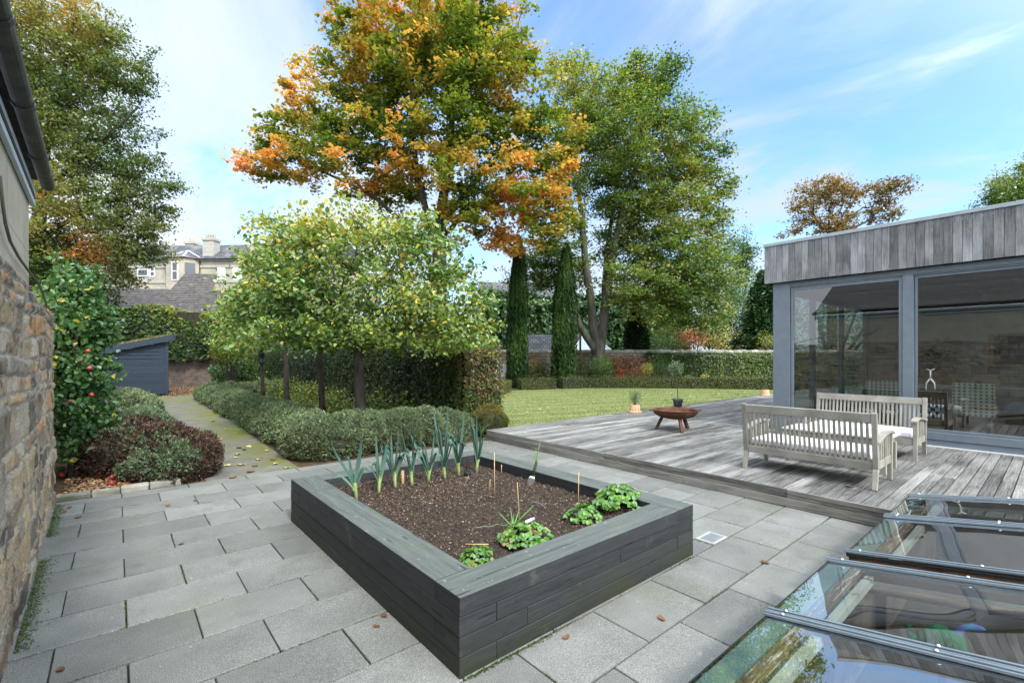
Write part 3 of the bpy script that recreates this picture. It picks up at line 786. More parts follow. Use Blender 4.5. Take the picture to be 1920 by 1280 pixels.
# lawn runs from the deck to the low box hedge; hedge line measured in the photo
HG = [G(932, 739), G(960, 734), G(1010, 729.5), G(1100, 727.5), G(1220, 727.5), G(1340, 728.5), G(1450, 730.5), G(1560, 733)]
pts = [(5.46, 7.18), (45, 7.18)] + [(p[0], p[1]) for p in reversed(HG)] + [(7.0, 20.0), (6.9, 8.4)]
t = NT('mown_lawn'); co_ = t.coord()
n1 = t.noise(co_, 1.1, 6, 0.6); n2 = t.noise(co_, 45, 3, 0.7)
rot = t.n('Mapping'); t.set(rot.inputs[0], t.n('TexCoord').outputs['Object']); rot.inputs['Rotation'].default_value = (0, 0, -math.atan2(-.28, 1))
sxx = t.n('SeparateXYZ'); t.set(sxx.inputs[0], rot.outputs[0])
st = t.math('SINE', t.math('MULTIPLY', sxx.outputs[1], 6.5)); st = t.ramp(st, [(0.35, 0.0), (0.75, 1.0)])
c = t.mix(t.ramp(n1, [(0.35, 0), (0.7, 1)]), (0.125, 0.165, 0.05), (0.19, 0.205, 0.08))
c = t.mix(t.math('MULTIPLY', st, 0.55), c, (0.25, 0.26, 0.115))
c = t.mix(1.0, c, t.ramp(n2, [(0.3, 0.6), (0.7, 1.3)]), 'MULTIPLY')
t.done(c, 0.9, 0.15, n2, 0.7, 0.02)
mb = MB(); hp_ = [(q[0] * 1.03, max(7.3, q[1] * 1.03)) for q in HG]; hp_ = [(6.9, 8.4), (7.0, 20.0)] + hp_ + [(45, 7.3)]
fx_ = [5.46, 5.5] + [8 + i * 2.2 for i in range(len(hp_) - 3)] + [45]
for i in range(len(hp_) - 1):
    mb.add([(fx_[i], 7.18, -.004), (fx_[i + 1], 7.18, -.004), (*hp_[i + 1], -.004), (*hp_[i], -.004)], [(0, 1, 2, 3)], .5)
tag(mb.build('lawn', t.m, org=(0, 0, -.004)), kind='structure')
# grass blades on the nearer lawn
k = 70000
gx = rng.uniform(5.6, 26, k); gy = 7.2 + rng.random(k) ** 1.5 * 15
keep = (gx - 5) > (gy - 7.2) * 0.2
gp = np.stack([gx, gy, np.full(k, .012)], 1)[keep]
U = rand_dirs(len(gp), 1.6); o = leafcloud('grass', gp, np.cross(U, rand_dirs(len(gp))), rng.uniform(.03, .05, len(gp)), .35 + .35 * nz(gp, 1.2, 3) + rng.normal(size=len(gp)) * .15, M['grass'], None, False, .22, .1, U)
tag(o, 'short mown grass blades covering the lawn', 'grass', kind='stuff')
k = 5000
gp = np.stack([rng.uniform(5.6, 22, k), 7.19 + np.abs(rng.normal(size=k)) * .05, np.full(k, .03)], 1)
U = rand_dirs(k, 1.8); o = leafcloud('grass', gp, np.cross(U, rand_dirs(k)), rng.uniform(.06, .14, k), rng.random(k), M['grass'], None, False, .1, .1, U)
tag(o, 'longer unmown grass along the edge of the decking', 'grass', kind='stuff')

# ------------------------------------------------------------------ decking
DZ = 0.18; DX = 5.45; DY = 7.18
mb = MB(); y = DY; bw = 0.116
while y > -4.2:
    if y > 0 - 9:
        x = DX + 0.022; first = True
        while x < 24:
            L = rnd.uniform(3.2, 5.2) if not first else rnd.uniform(1.5, 5); first = False
            x2 = min(24, x + L)
            z = DZ + rnd.uniform(-.002, .002)
            if not (x > 9.85 and y < 3.5):
                mb.box((x, y - bw + .005, DZ - .028), (min(x2, 9.87) - .003 if y < 3.5 else x2 - .003, y - .004, z), None)
            x = x2
    y -= bw
mb.build_ = None
dk = empty('timber_deck', (DX, 2.0, 0), 'low silvered timber deck beside the lawn', 'deck')
mb.build('boards', M['deck'], dk, bevel=0.003)
mb = MB()
segs = [(-4.2, 1.9), (1.902, 4.35), (4.352, DY)]
for i, (a, b) in enumerate(segs):
    mb.box((DX - .002 * (i % 2), a, .095), (DX + .021, b, .134), None); mb.box((DX - .006 + .002 * (i % 2), a, .1375), (DX + .0205, b, DZ + .004 + .002 * (i % 2)), None)
for a, b in ((-4.2, 3.1), (3.102, 5.9), (5.902, DY)):
    mb.box((DX - .012, a, .002), (DX + .016, b, .093), None)
mb.box((DX + .022, DY + .001, .002), (24, DY + .022, DZ + .002))
mb.build('edge_boards', M['deck_edge'], dk, bevel=0.003)
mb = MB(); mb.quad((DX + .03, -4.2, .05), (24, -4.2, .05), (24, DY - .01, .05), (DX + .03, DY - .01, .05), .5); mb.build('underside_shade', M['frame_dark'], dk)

# ------------------------------------------------------------------ left stone wall (real relief)
rr = np.random.default_rng(5)
S0, S1 = 1.2, 7.12
sarr = np.concatenate([np.arange(S0, S1, .014), S1 + np.arange(0, .5, .02)])
HW = 2.30
zarr = np.concatenate([np.arange(-.04, HW, .014), HW + np.arange(0, .30, .03)])
SS, ZZ = np.meshgrid(sarr, zarr)
p2 = np.stack([SS, ZZ * 1.3, 0 * SS], -1).reshape(-1, 3)
wz = (ZZ.ravel() + .030 * nz(p2, 2.6, 1) + .012 * nz(p2, 9, 2)); ws = SS.ravel() + .03 * nz(p2, 4.5, 3) + .012 * nz(p2, 13, 4)
cb_ = [-.3]
while cb_[-1] < 2.8: cb_.append(cb_[-1] + rr.choice([.07, .11, .15, .19, .25]))
cb_ = np.array(cb_); ci = np.clip(np.searchsorted(cb_, wz) - 1, 0, len(cb_) - 2)
ed = np.minimum(wz - cb_[ci], cb_[ci + 1] - wz); sid = np.zeros(len(ws), int)
for c in range(len(cb_) - 1):
    h = cb_[c + 1] - cb_[c]; b = [0.0]
    while b[-1] < 9: b.append(b[-1] + max(.12, h * rr.uniform(.8, 3.0)))
    b = np.array(b); m = ci == c
    j = np.clip(np.searchsorted(b, ws[m]) - 1, 0, len(b) - 2)
    e2 = np.minimum(ws[m] - b[j], b[j + 1] - ws[m])
    ed[m] = np.minimum(ed[m], e2); sid[m] = c * 131 + j * 7
sr = np.random.default_rng(3).random(100000)
k = np.clip(ed / .016, 0, 1); k = k * k * (3 - 2 * k)
bulge = .008 + .015 * sr[sid]
lean = (sr[sid + 3] - .5) * .02 * np.sin(wz * 9)
disp = k * bulge + .005 * nz(p2, 24, 5) + .004 * nz(p2, 60, 6) + .004 * nz(p2, 8, 7) + rr.normal(size=len(k)) * .0015 + lean * k
disp = disp - .02
mask = np.clip((ed - .004) / .010, 0, 1)
# corners: roll round the end (s > S1) and over the top (z > HTOP)
HT = 2.03 + .06 / (1 + np.exp((SS.ravel() - 5.2) * 6)) + .02 * nz(p2, 3, 8)
over = np.maximum(0, ZZ.ravel() - HT); zt = np.minimum(ZZ.ravel(), HT)
ov = np.minimum(over * 2.2, .5)
se = np.maximum(0, SS.ravel() - S1); st_ = np.minimum(SS.ravel(), S1)
X = -.348 - .0234 * st_ + disp * np.where(over > 0, np.clip(1 - ov * 8, 0, 1), 1) - ov - se
Y = st_ + np.where(se > 0, disp, 0) + .0
Zf = zt + np.where(over > 0, disp * .8 + .01, 0) - ov * .06
V = np.stack([X, Y, Zf], -1); nr_, nc_ = SS.shape
idx = np.arange(nr_ * nc_).reshape(nr_, nc_)
Q = np.stack([idx[:-1, :-1], idx[:-1, 1:], idx[1:, 1:], idx[1:, :-1]], -1).reshape(-1, 4)
t = NT('rubble_stone'); co_ = t.coord((1, 1, 1), 0)
v = t.attr('v'); mk = t.attr('w')
base = t.ramp(v, [(0.0, (0.10, 0.097, 0.092)), (0.16, (0.36, 0.26, 0.15)), (0.34, (0.22, 0.20, 0.17)), (0.5, (0.46, 0.34, 0.20)), (0.64, (0.10, 0.095, 0.088)), (0.76, (0.48, 0.25, 0.10)), (0.84, (0.38, 0.34, 0.28)), (1.0, (0.27, 0.19, 0.12))])
n_a = t.noise(co_, 11, 8, 0.7, 0.4)
c = t.mix(t.ramp(n_a, [(0.48, 0.0), (0.66, 0.45)]), base, (0.19, 0.175, 0.15))
c = t.mix(t.ramp(t.noise(co_, 3.2, 6, 0.6), [(0.54, 0.0), (0.62, 0.8)]), c, (0.045, 0.043, 0.04))
c = t.mix(t.ramp(t.noise(co_, 26, 6, 0.7), [(0.56, 0.0), (0.7, 0.6)]), c, (0.42, 0.35, 0.27))
c = t.mix(mk, (0.29, 0.275, 0.245), c)
c = t.mix(1.0, c, t.ramp(t.noise(co_, 70, 4, 0.7), [(0.3, 0.65), (0.7, 1.3)]), 'MULTIPLY')
t.done(c, 0.92, 0.15, t.math('ADD', n_a, t.math('MULTIPLY', t.noise(co_, 55, 5, 0.7), 0.5)), 0.9, 0.012)
wl = np_mesh('stone_wall', V, Q, t.m, None, sr[sid + 11], True, mask)
tag(wl, 'rough rubble stone garden wall under the pale outbuilding wall', 'wall')
# its continuation behind the camera and beyond the apple tree
mb = MB(); mb.box((-1.0, -6, 0), (-.40, 1.25, 2.28)); o = mb.build('stone_wall', M['rubble_far']); o.data.materials[0] = mat_brick('rubble_wall_yz', (0.30, 0.25, 0.18), (0.17, 0.155, 0.13), (0.13, 0.12, 0.10), 0.4, 0.2, 0.02, axis='yz', noise_amt=0.5, nscale=6, bdist=0.05)
tag(o, 'stretch of rubble stone wall running back past the rooflights', 'wall')
mb = MB(); mb.box((-1.35, 7.6, 0), (-1.0, 26, 1.75)); o = mb.build('stone_wall', o.data.materials[0])
tag(o, 'old stone boundary wall behind the espalier apple tree', 'wall')

# outbuilding above the wall (slightly out of square with the paving)
ob = empty('stone_outbuilding', (-.35, 0, 0), 'pale ashlar outbuilding with black gutter above the rubble wall', 'building', rot=(0, 0, R_(1.34)))
mb = MB(); mb.box((-6, -8, 2.0), (-.11, 6.0, 3.02)); mb.build('wall', M['ashlar'], ob)
mb = MB(); mb.box((-6, -8, 3.02), (-.07, 6.02, 3.06)); mb.build('wall_head', M['frame_dark'], ob)
mb = MB(); mb.box((-.105, -8, 2.97), (-.075, 6.10, 3.13)); mb.build('fascia', mat_plain('pale_blue_fascia', (0.42, 0.48, 0.53), 0.5), ob, bevel=.004)
mb = MB()
pr = [(0.052 * math.cos(a), 0.052 * math.sin(a)) for a in np.linspace(math.pi, 2 * math.pi, 9)]
po = pr + [(p[0] * .86, p[1] * .86) for p in reversed(pr)]
mb.prism([(p[0], -8, p[1] + 3.20) for p in po], (0, 14.15, 0))
for yy in np.arange(-6, 6.2, 1.02):
    pr2 = [(p[0] * 1.16, p[1] * 1.16) for p in pr] + [(p[0] * .9, p[1] * .9) for p in reversed(pr)]
    mb.prism([(p[0], yy, p[1] + 3.20) for p in pr2], (0, .05, 0))
g = mb.build('gutter', M['gutter'], ob)
mb = MB()
yy = -8.0
while yy < 6.12:
    wd = rnd.uniform(.16, .26); a = -.02 + rnd.uniform(-.012, .03)
    mb.box((a - .3, yy, 3.235), (a, min(yy + wd - .006, 6.16), 3.255 + rnd.uniform(0, .012)), None)
    yy += wd
for i in range(14):
    x1 = -.22 - i * .18; z1 = 3.28 + i * .105
    mb.beam((x1, -8, z1), (x1, 6.14, z1), .26, .022, (0.5, 0, .86))
mb.build('roof', mat_noise('old_roof_slates', (0.03, 0.03, 0.032), (0.075, 0.07, 0.07), 8, voff=4, vamt=.3, rough=.7, bstr=.4), ob)
mb = MB()
cp = [P(0, 330, 2.8), P(5, 382, 2.86), P(10, 418, 2.92), P(19, 452, 3.1), P(35, 482, 3.42), P(55, 510, 3.98), P(70, 527, 4.25), P(80, 549, 4.5), P(89, 578, 4.8), P(93, 600, 5.1), P(96, 640, 5.5)]
mb.tube(cp, .009, 8); c_ = mb.build('cable', mat_plain('grey_brown_cable', (0.10, 0.09, 0.075), .6)); tag(c_, 'thin dark cable hanging down over the end of the stone wall', 'cable')

# stone kerb at the foot of the planting bed
mb = MB(); kb = [(-.52, -.22), (-.215, .03), (.035, .30), (.305, .62)]
kr = empty('stone_kerb', (-.1, 7.16, 0), 'short rough stone kerb edging the littered soil bed', 'kerb')
for a, b in kb:
    m2 = MB(); m2.box((a, 7.12, -.01), (b, 7.23, .055 + rnd.uniform(0, .015)), None, jit=.008)
    m2.build('kerb_stone', M['cope'], kr, bevel=.012)

# ------------------------------------------------------------------ raised bed
BX0, BX1, BY0, BY1, BH = 1.295, 3.555, 1.93, 4.86, .407
rb = empty('raised_bed', ((BX0 + BX1) / 2, (BY0 + BY1) / 2, 0), 'large raised bed of dark painted timber sleepers on the paving', 'raised bed')
T = .235; hh = BH / 4
for c in range(4):
    z0 = c * hh + .0015; z1 = (c + 1) * hh - .0015
    mb = MB(); g = .002
    if c % 2:      # pinwheel corners, alternating by course
        runs = [('x', BY0, BX0, BX1 - T - g), ('y', BX1 - T, BY0, BY1 - T - g), ('x', BY1 - T, BX0 + T + g, BX1), ('y', BX0, BY0 + T + g, BY1)]
    else:
        runs = [('x', BY0, BX0 + T + g, BX1), ('y', BX1 - T, BY0 + T + g, BY1), ('x', BY1 - T, BX0, BX1 - T - g), ('y', BX0, BY0, BY1 - T - g)]
    for i, (ax, f, a, b) in enumerate(runs):
        cut = {('y', 3): 4.28, ('y', 1): 3.15, ('y', 2): 4.28, ('y', 0): 3.4}.get((ax, c), {2: 2.6, 1: 1.75}.get(c))
        e = rnd.uniform(-.0025, .0025)
        spans = [(a, b)] if cut is None else [(a, cut - .0015), (cut + .0015, b)]
        for j, (p, q) in enumerate(spans):
            ee = e + j * .0015; zz = z1 + rnd.uniform(-.0008, .0008) + (.001 if c == 3 else 0)
            if ax == 'x': mb.box((p, f + ee, z0), (q, f + T + ee, zz))
            else: mb.box((f + ee, p, z0), (f + T + ee, q, zz))
    if c < 3: mb.build('sleeper_course', M['sleeper'], rb, bevel=.004)
    else:
        o = mb.build('top_sleepers', [M['sleeper'], M['sleeper_top'], M['sleeper_top_y']], rb, bevel=.004)
        for p in o.data.polygons:
            if p.normal.z > .9:
                ee_ = [o.data.vertices[i].co for i in p.vertices]; p.material_index = 1 if max(q.x for q in ee_) - min(q.x for q in ee_) > T + .02 else 2
# soil
nx, ny = 130, 170
gx, gy = np.meshgrid(np.linspace(BX0 + T - .01, BX1 - T + .01, nx), np.linspace(BY0 + T - .01, BY1 - T + .01, ny))
p3 = np.stack([gx.ravel(), gy.ravel(), 0 * gx.ravel()], 1)
SZ = lambda q: .305 + .012 * nz(q, 2.2, 31) + .007 * nz(q, 9, 32)
z = SZ(p3) + .006 * nz(p3, 30, 33) + .005 * nz(p3, 70, 34) + rng.normal(size=len(p3)) * .0025
idx = np.arange(nx * ny).reshape(ny, nx)
Q = np.stack([idx[:-1, :-1], idx[:-1, 1:], idx[1:, 1:], idx[1:, :-1]], -1).reshape(-1, 4)
p3[:, 2] = z
np_mesh('soil', p3, Q, M['soil'], rb, None, True)
def soilz(x, y): return float(SZ(A(x, y, 0)[None])[0])
k = 26000
cp = np.stack([rng.uniform(BX0 + T, BX1 - T, k), rng.uniform(BY0 + T, BY1 - T, k), np.zeros(k)], 1)
cp = cp[(nz(cp, 2.5, 40) + rng.normal(size=k) * .6) > -.35]
cp[:, 2] = SZ(cp) + .008
o = leafcloud('bark_chips', cp, rand_dirs(len(cp), 1.5), rng.uniform(.006, .024, len(cp)), rng.beta(1.6, 2.6, len(cp)), M['chips'], None, False, .45)
tag(o, 'pale bark chips and crumbs strewn over the dark bed soil', 'bark chips', kind='stuff')
# ------------------------------------------------------------------ garden room
GX, GY = 9.79, 3.66
gr = empty('garden_room', (GX, GY, DZ), 'single storey garden room with slate blue frames and timber fascia', 'building')
FX = GX - .10; FY = GY + .12; FZ0, FZ1 = 3.017, 3.73
# cladding
mb = MB(); y = FY
while y > -6:
    w_ = .108; mb.box((FX, y - w_ + .003, FZ0 + rnd.uniform(0, .004)), (FX + .022, y - .001, FZ1))
    y -= w_
x = FX + .024
while x < 16.6:
    mb.box((x, FY - .022, FZ0), (x + .105, FY, FZ1)); x += .108
mb.build('fascia_cladding', M['clad'], gr, bevel=.002)
mb = MB(); mb.box((FX + .023, -6, FZ0 + .02), (16.7, FY - .023, FZ0 + .05)); mb.build('soffit', M['frame_dark'], gr)
mb = MB(); mb.box((FX - .02, -6, FZ1 + .001), (FX + .25, FY + .02, FZ1 + .06)); mb.box((FX + .252, FY - .25, FZ1 + .001), (16.7, FY + .02, FZ1 + .06)); mb.build('coping', M['coping'], gr, bevel=.004)
mb = MB(); mb.box((FX + .26, -6, FZ1 - .05), (16.6, FY - .26, FZ1 - .02)); mb.build('flat_roof', M['gutter'], gr)
# frames of the long front: outer frame, sashes, mullion
mb = MB()
mb.box((GX, 3.36, DZ), (GX + .14, GY, FZ0))                         # corner post
mb.box((GX + .14, GY - .14, DZ), (GX + .30, GY, FZ0))
mb.build('corner_post', M['frame'], gr, bevel=.004)
mb = MB(); mb.box((GX + .012, -6, 2.925), (GX + .13, 3.358, FZ0)); mb.box((GX + .03, -6, 2.90), (GX + .12, 3.358, 2.923)); mb.build('head_frame', M['frame'], gr, bevel=.003)
mb = MB()
mb.box((GX + .01, -6, DZ + .005), (GX + .14, 3.358, DZ + .115)); mb.box((GX - .012, -6, DZ + .118), (GX + .14, 3.358, DZ + .235))
mb.build('sill', M['frame'], gr, bevel=.004)
mb = MB(); mb.box((GX - .045, -6, DZ + .003), (GX + .008, 3.30, DZ + .022)); mb.build('threshold_strip', M['white_strip'], gr)
def Yf(px, X=GX):
    tt = (px - 960) / 875; return X * (FW[1] + RT[1] * tt) / (FW[0] + RT[0] * tt)
y1m, y0m = Yf(1692), Yf(1713)
mb = MB(); mb.box((GX - .004, y0m, DZ + .237), (GX + .145, y1m, 2.923)); mb.build('mullion', M['frame'], gr, bevel=.004)
def sash(name, ya, yb, zb, zt, X, s=.05, mat='frame', parent=gr):
    m2 = MB()
    m2.box((X, ya, zb), (X + .06, ya + s, zt)); m2.box((X, yb - s, zb), (X + .06, yb, zt))
    m2.box((X, ya + s, zt - s), (X + .06, yb - s, zt)); m2.box((X, ya + s, zb), (X + .06, yb - s, zb + s))
    o = m2.build(name, M[mat], parent, bevel=.003)
    m3 = MB(); m3.box((X + .022, ya + s - .01, zb + s - .01), (X + .030, yb - s + .01, zt - s + .01), .5); m3.build('pane', M['clear'], o)
    return o
sash('window', y1m + .005, 3.35, DZ + .24, 2.895, GX + .02, .045)
sash('sliding_door', -1.9, y0m - .005, DZ + .24, 2.895, GX + .05, .035)
sash('sliding_door', -6, -1.91, DZ + .24, 2.895, GX + .05, .05)
mb = MB(); mb.box((GX + .002, Yf(1668), 2.955), (GX + .011, Yf(1552), 2.975), .5); mb.build('trickle_vent', M['frame'], gr)
# garden-side glazing
for (xa, xb) in ((GX + .31, 11.8), (11.9, 13.9), (14.0, 16.1)):
    m2 = MB(); s = .05
    for q in ((xa, xa + s), (xb - s, xb)): m2.box((q[0], GY - .08, DZ + .1), (q[1], GY - .02, 2.9))
    m2.box((xa + s, GY - .08, 2.85), (xb - s, GY - .02, 2.9)); m2.box((xa + s, GY - .08, DZ + .1), (xb - s, GY - .02, DZ + .15))
    o = m2.build('window', M['frame'], gr)
    m3 = MB(); m3.box((xa + s - .01, GY - .055, DZ + .14), (xb - s + .01, GY - .047, 2.86), .5); m3.build('pane', M['clear'], o)
mb = MB()
for x in (11.8, 13.9, 16.1): mb.box((x, GY - .1, DZ + .01), (x + .1, GY - .001, 2.95))
mb.box((GX + .31, GY - .1, 2.901), (16.2, GY - .002, FZ0)); mb.box((GX + .31, GY - .1, DZ + .01), (16.1, GY - .002, DZ + .098))
mb.build('side_frame', M['frame'], gr)
mb = MB(); mb.box((16.2, -6.1, DZ), (16.4, GY, FZ0)); mb.box((GX + .15, -6.15, DZ), (16.2, -6.0, FZ0)); mb.build('inner_wall', M['plaster'], gr)
mb = MB(); mb.box((GX + .145, -6, 2.93), (16.2, GY - .11, 2.96)); mb.build('ceiling', M['ceiling'], gr)
mb = MB(); mb.box((GX + .145, -6, DZ + .05), (16.2, GY - .11, DZ + .07)); mb.build('inner_floor', M['floor_in'], gr)
mb = MB(); mb.box((13.2, -.9, 2.90), (14.8, .25, 2.925), .5)
t = NT('lit_ceiling_panel'); e = t.n('Emission'); t.set(e.inputs[0], (0.85, 0.93, 1)); e.inputs[1].default_value = 3.0; t.set(t.out.inputs[0], e.outputs[0])
mb.build('ceiling_light', t.m, gr)

# furniture seen through the glass
IZ = DZ + .07
t = NT('spotted_fabric'); co_ = t.n('TexCoord').outputs['Object']
s_ = t.n('SeparateXYZ'); t.set(s_.inputs[0], co_)
u = t.math('SUBTRACT', t.math('FRACT', t.math('MULTIPLY', s_.outputs[1], 14.5)), .5); v_ = t.math('SUBTRACT', t.math('FRACT', t.math('MULTIPLY', s_.outputs[2], 17.0)), .5)
d_ = t.math('ADD', t.math('MULTIPLY', u, t.math('MULTIPLY', u, 1.4)), t.math('MULTIPLY', v_, v_))
c = t.mix(t.math('LESS_THAN', d_, .075), (0.50, 0.52, 0.42), (0.13, 0.10, 0.05))
c = t.mix(t.math('MULTIPLY', t.math('GREATER_THAN', t.math('ABSOLUTE', u), .36), 0.6), c, (0.62, 0.64, 0.56))
t.done(c, .9, .1); M['spots'] = t.m
t = NT('checked_fabric'); ck = t.n('TexChecker'); t.set(ck.inputs[0], t.n('TexCoord').outputs['Object']); ck.inputs['Scale'].default_value = 17; t.set(ck.inputs['Color1'], (0.55, 0.55, 0.55)); t.set(ck.inputs['Color2'], (0.02, 0.02, 0.022)); t.done(ck.outputs[0], .9, .1); M['check'] = t.m
def spot_chair(x, y, label):
    r = empty('dining_chair', (x, y, IZ), label, 'chair', 'spotted chairs at the dining table')
    m = MB(); m.box((x, y - .27, IZ + .30), (x + .09, y + .27, IZ + .88)); m.build('backrest', M['spots'], r, bevel=.02)
    m = MB(); m.box((x + .092, y - .27, IZ + .33), (x + .55, y + .27, IZ + .47)); m.build('seat', M['spots'], r, bevel=.02)
    for sy in (-.24, .24):
        m = MB(); m.box((x + .09, y + sy - .02, IZ + .471), (x + .5, y + sy + .025, IZ + .64)); m.build('armrest', M['spots'], r, bevel=.015)
    for sx in (.03, .5):
        for sy in (-.24, .24):
            m = MB(); m.beam((x + sx, y + sy, IZ), (x + sx, y + sy, IZ + (.30 if sx < .1 else .33)), .04, .04); m.build('leg', M['oak'], r)
spot_chair(11.45, 1.02, 'spotted fabric dining chair behind the big sliding door')
spot_chair(11.45, 2.28, 'spotted fabric dining chair seen through the narrower corner window')
r = empty('dining_table', (12.6, 1.2, IZ), 'long pale topped dining table behind the spotted chairs', 'table')
m = MB(); m.box((12.1, -.1, IZ + .72), (13.1, 2.7, IZ + .76)); m.build('tabletop', mat_plain('grey_green_table', (0.3, 0.35, 0.33), .3, .5), r, bevel=.006)
for x in (12.2, 13.0):
    for y in (.0, 2.6): m = MB(); m.box((x - .04, y - .04, IZ), (x + .04, y + .04, IZ + .719)); m.build('leg', M['oak'], r)
r = empty('low_chest', (10.9, 1.62, IZ), 'low slatted wooden chest with a black and white checked cushion', 'chest')
m = MB(); m.box((10.6, 1.32, IZ), (11.05, 1.95, IZ + .30)); m.build('body', M['oak'], r, bevel=.006)
m = MB()
for i in range(5): m.box((10.585, 1.34, IZ + .03 + i * .055), (10.598, 1.93, IZ + .065 + i * .055))
m.build('slatted_front', mat_plain('pale_slats', (0.36, 0.27, 0.16), .5), r)
m = MB(); m.box((10.6, 1.33, IZ + .301), (11.05, 1.94, IZ + .52)); o = m.build('checked_cushion', M['check'], bevel=.03)
tag(o, 'thick black and white checked cushion on the low chest', 'cushion')
r = empty('wall_picture', (16.19, -.6, 1.9), 'wide dark framed picture hanging on the back wall of the garden room', 'picture')
m = MB(); m.box((16.15, -1.9, 1.35), (16.19, 1.15, 2.15)); m.build('frame', M['oak'], r, bevel=.006)
m = MB(); m.box((16.143, -1.83, 1.42), (16.149, 1.08, 2.08), .5); m.build('canvas', mat_noise('dark_canvas', (0.02, 0.02, 0.02), (0.07, 0.055, 0.05), 1.6, rough=.6), r)
r = empty('sideboard', (15.8, 2.4, IZ), 'low orange brown sideboard against the inner wall', 'sideboard')
m = MB(); m.box((15.6, 1.8, IZ + .1), (16.18, 3.0, IZ + .8)); m.build('body', M['oak'], r, bevel=.01)
m = MB(); m.box((15.585, 1.84, IZ + .14), (15.598, 2.39, IZ + .76)); m.build('door', M['oak'], r); m = MB(); m.box((15.585, 2.41, IZ + .14), (15.598, 2.96, IZ + .76)); m.build('door', M['oak'], r)
pl = empty('potted_plant', (15.9, 2.1, IZ + .8), 'leafy houseplant in a pot on the sideboard', 'plant')
m = MB(); m.lathe([(0, 0), (.09, 0), (.12, .2), (.10, .2), (.09, .02)], 16, (15.9, 2.1, IZ + .801)); m.build('pot', M['terracotta'], pl)
q = rng.normal(size=(260, 3)) * [.16, .16, .2] + [15.9, 2.1, IZ + 1.3]; leafcloud('foliage', q, rand_dirs(260, .5), .10, rng.random(260), M['l_green'], pl)
m = MB()
for xx, zz, ss in ((15.6, 1.7, 1), ):
    pass
# white forked ornament hanging inside the glass
tt = (1745 - 960) / 875; yo = Yf(1745, GX + .06); oz = 1.6 - (715 - 668) / 875 * (GX + .06) / (FW[0] + RT[0] * tt)
m = MB(); ox = GX + .035
m.tube([(ox, yo, oz + .18), (ox, yo, oz + .04)], [.008, .014], 8, .5)
m.tube([(ox, yo - .05, oz + .20), (ox, yo, oz + .175), (ox, yo + .05, oz + .20)], [.005, .01, .005], 8, .5)
for sy in (-1, 1): m.tube([(ox, yo, oz + .05), (ox, yo + sy * .045, oz - .02), (ox, yo + sy * .055, oz - .1), (ox, yo + sy * .045, oz - .14)], [.013, .012, .009, .004], 8, .5)
tag(m.build('hanging_ornament', mat_plain('dull_silver', (.27, .28, .27), .4)), 'small white wishbone shaped ornament hanging on the sliding door glass', 'ornament')

# ------------------------------------------------------------------ light well and rooflights
FLZ = -2.3
m = MB(); m.quad((WX0 - .3, WY0, FLZ), (WX1 + 1.2, WY0, FLZ), (WX1 + 1.2, WY1 + 1.0, FLZ), (WX0 - .3, WY1 + 1.0, FLZ), .5)
tag(m.build('floor', mat_brick('parquet_floor', (0.19, 0.13, 0.10), (0.33, 0.25, 0.20), (0.06, 0.04, 0.03), .9, .085, .005, axis='yx', noise_amt=.3, nscale=9, rough=.35, spec=.5), org=(0, 0, FLZ)), kind='structure')
mw = mat_noise('light_well_plaster', (0.42, 0.38, 0.33), (0.55, 0.5, 0.44), 2.0, rough=.9)
m = MB()
m.box((WX0 - .3, WY1 + .9, FLZ), (WX1 + 1.2, WY1 + 1.0, -.12)); m.box((WX1 + 1.1, WY0, FLZ), (WX1 + 1.2, WY1 + .9, -.12)); m.box((WX0 - .4, WY0, FLZ), (WX0 - .3, WY1 + .9, -.12)); m.box((WX0 - .3, WY0 - .1, FLZ), (WX1 + 1.2, WY0, -.12))
m.quad((WX0 - .4, WY1 + .02, -.12), (WX1 + 1.2, WY1 + .02, -.12), (WX1 + 1.2, WY1 + 1, -.12), (WX0 - .4, WY1 + 1, -.12))
m.quad((WX1 + .0, WY0, -.12), (WX1 + 1.2, WY0, -.12), (WX1 + 1.2, WY1 + .02, -.12), (WX1 + .0, WY1 + .02, -.12))
o = m.build('sunken_room_wall', mw, org=(0, 0, FLZ)); tag(o, 'pale plaster walls of the room below the rooflights', 'wall', kind='structure')
M['kerb_wood'] = mat_noise('weathered_kerb_wood', (0.085, 0.055, 0.038), (0.20, 0.14, 0.10), 6, stretch=(1, 1, 1), voff=4, vamt=.2, rough=.8, bstr=.5, blotch=(.035, .028, .022), bl_scale=2)
M['flaky'] = mat_noise('flaking_white_paint', (0.45, 0.42, 0.37), (0.60, 0.58, 0.53), 5, rough=.7, bstr=.4, blotch=(0.19, 0.11, 0.065), bl_scale=7.0, bl_lo=.6, bl_hi=.64)
M['flaky2'] = mat_noise('peeling_brown_paint', (0.13, 0.08, 0.05), (0.27, 0.17, 0.105), 9, stretch=(.5, 6, 6), rough=.8, bstr=.5, blotch=(0.60, 0.50, 0.40), bl_scale=12, bl_lo=.57, bl_hi=.6)
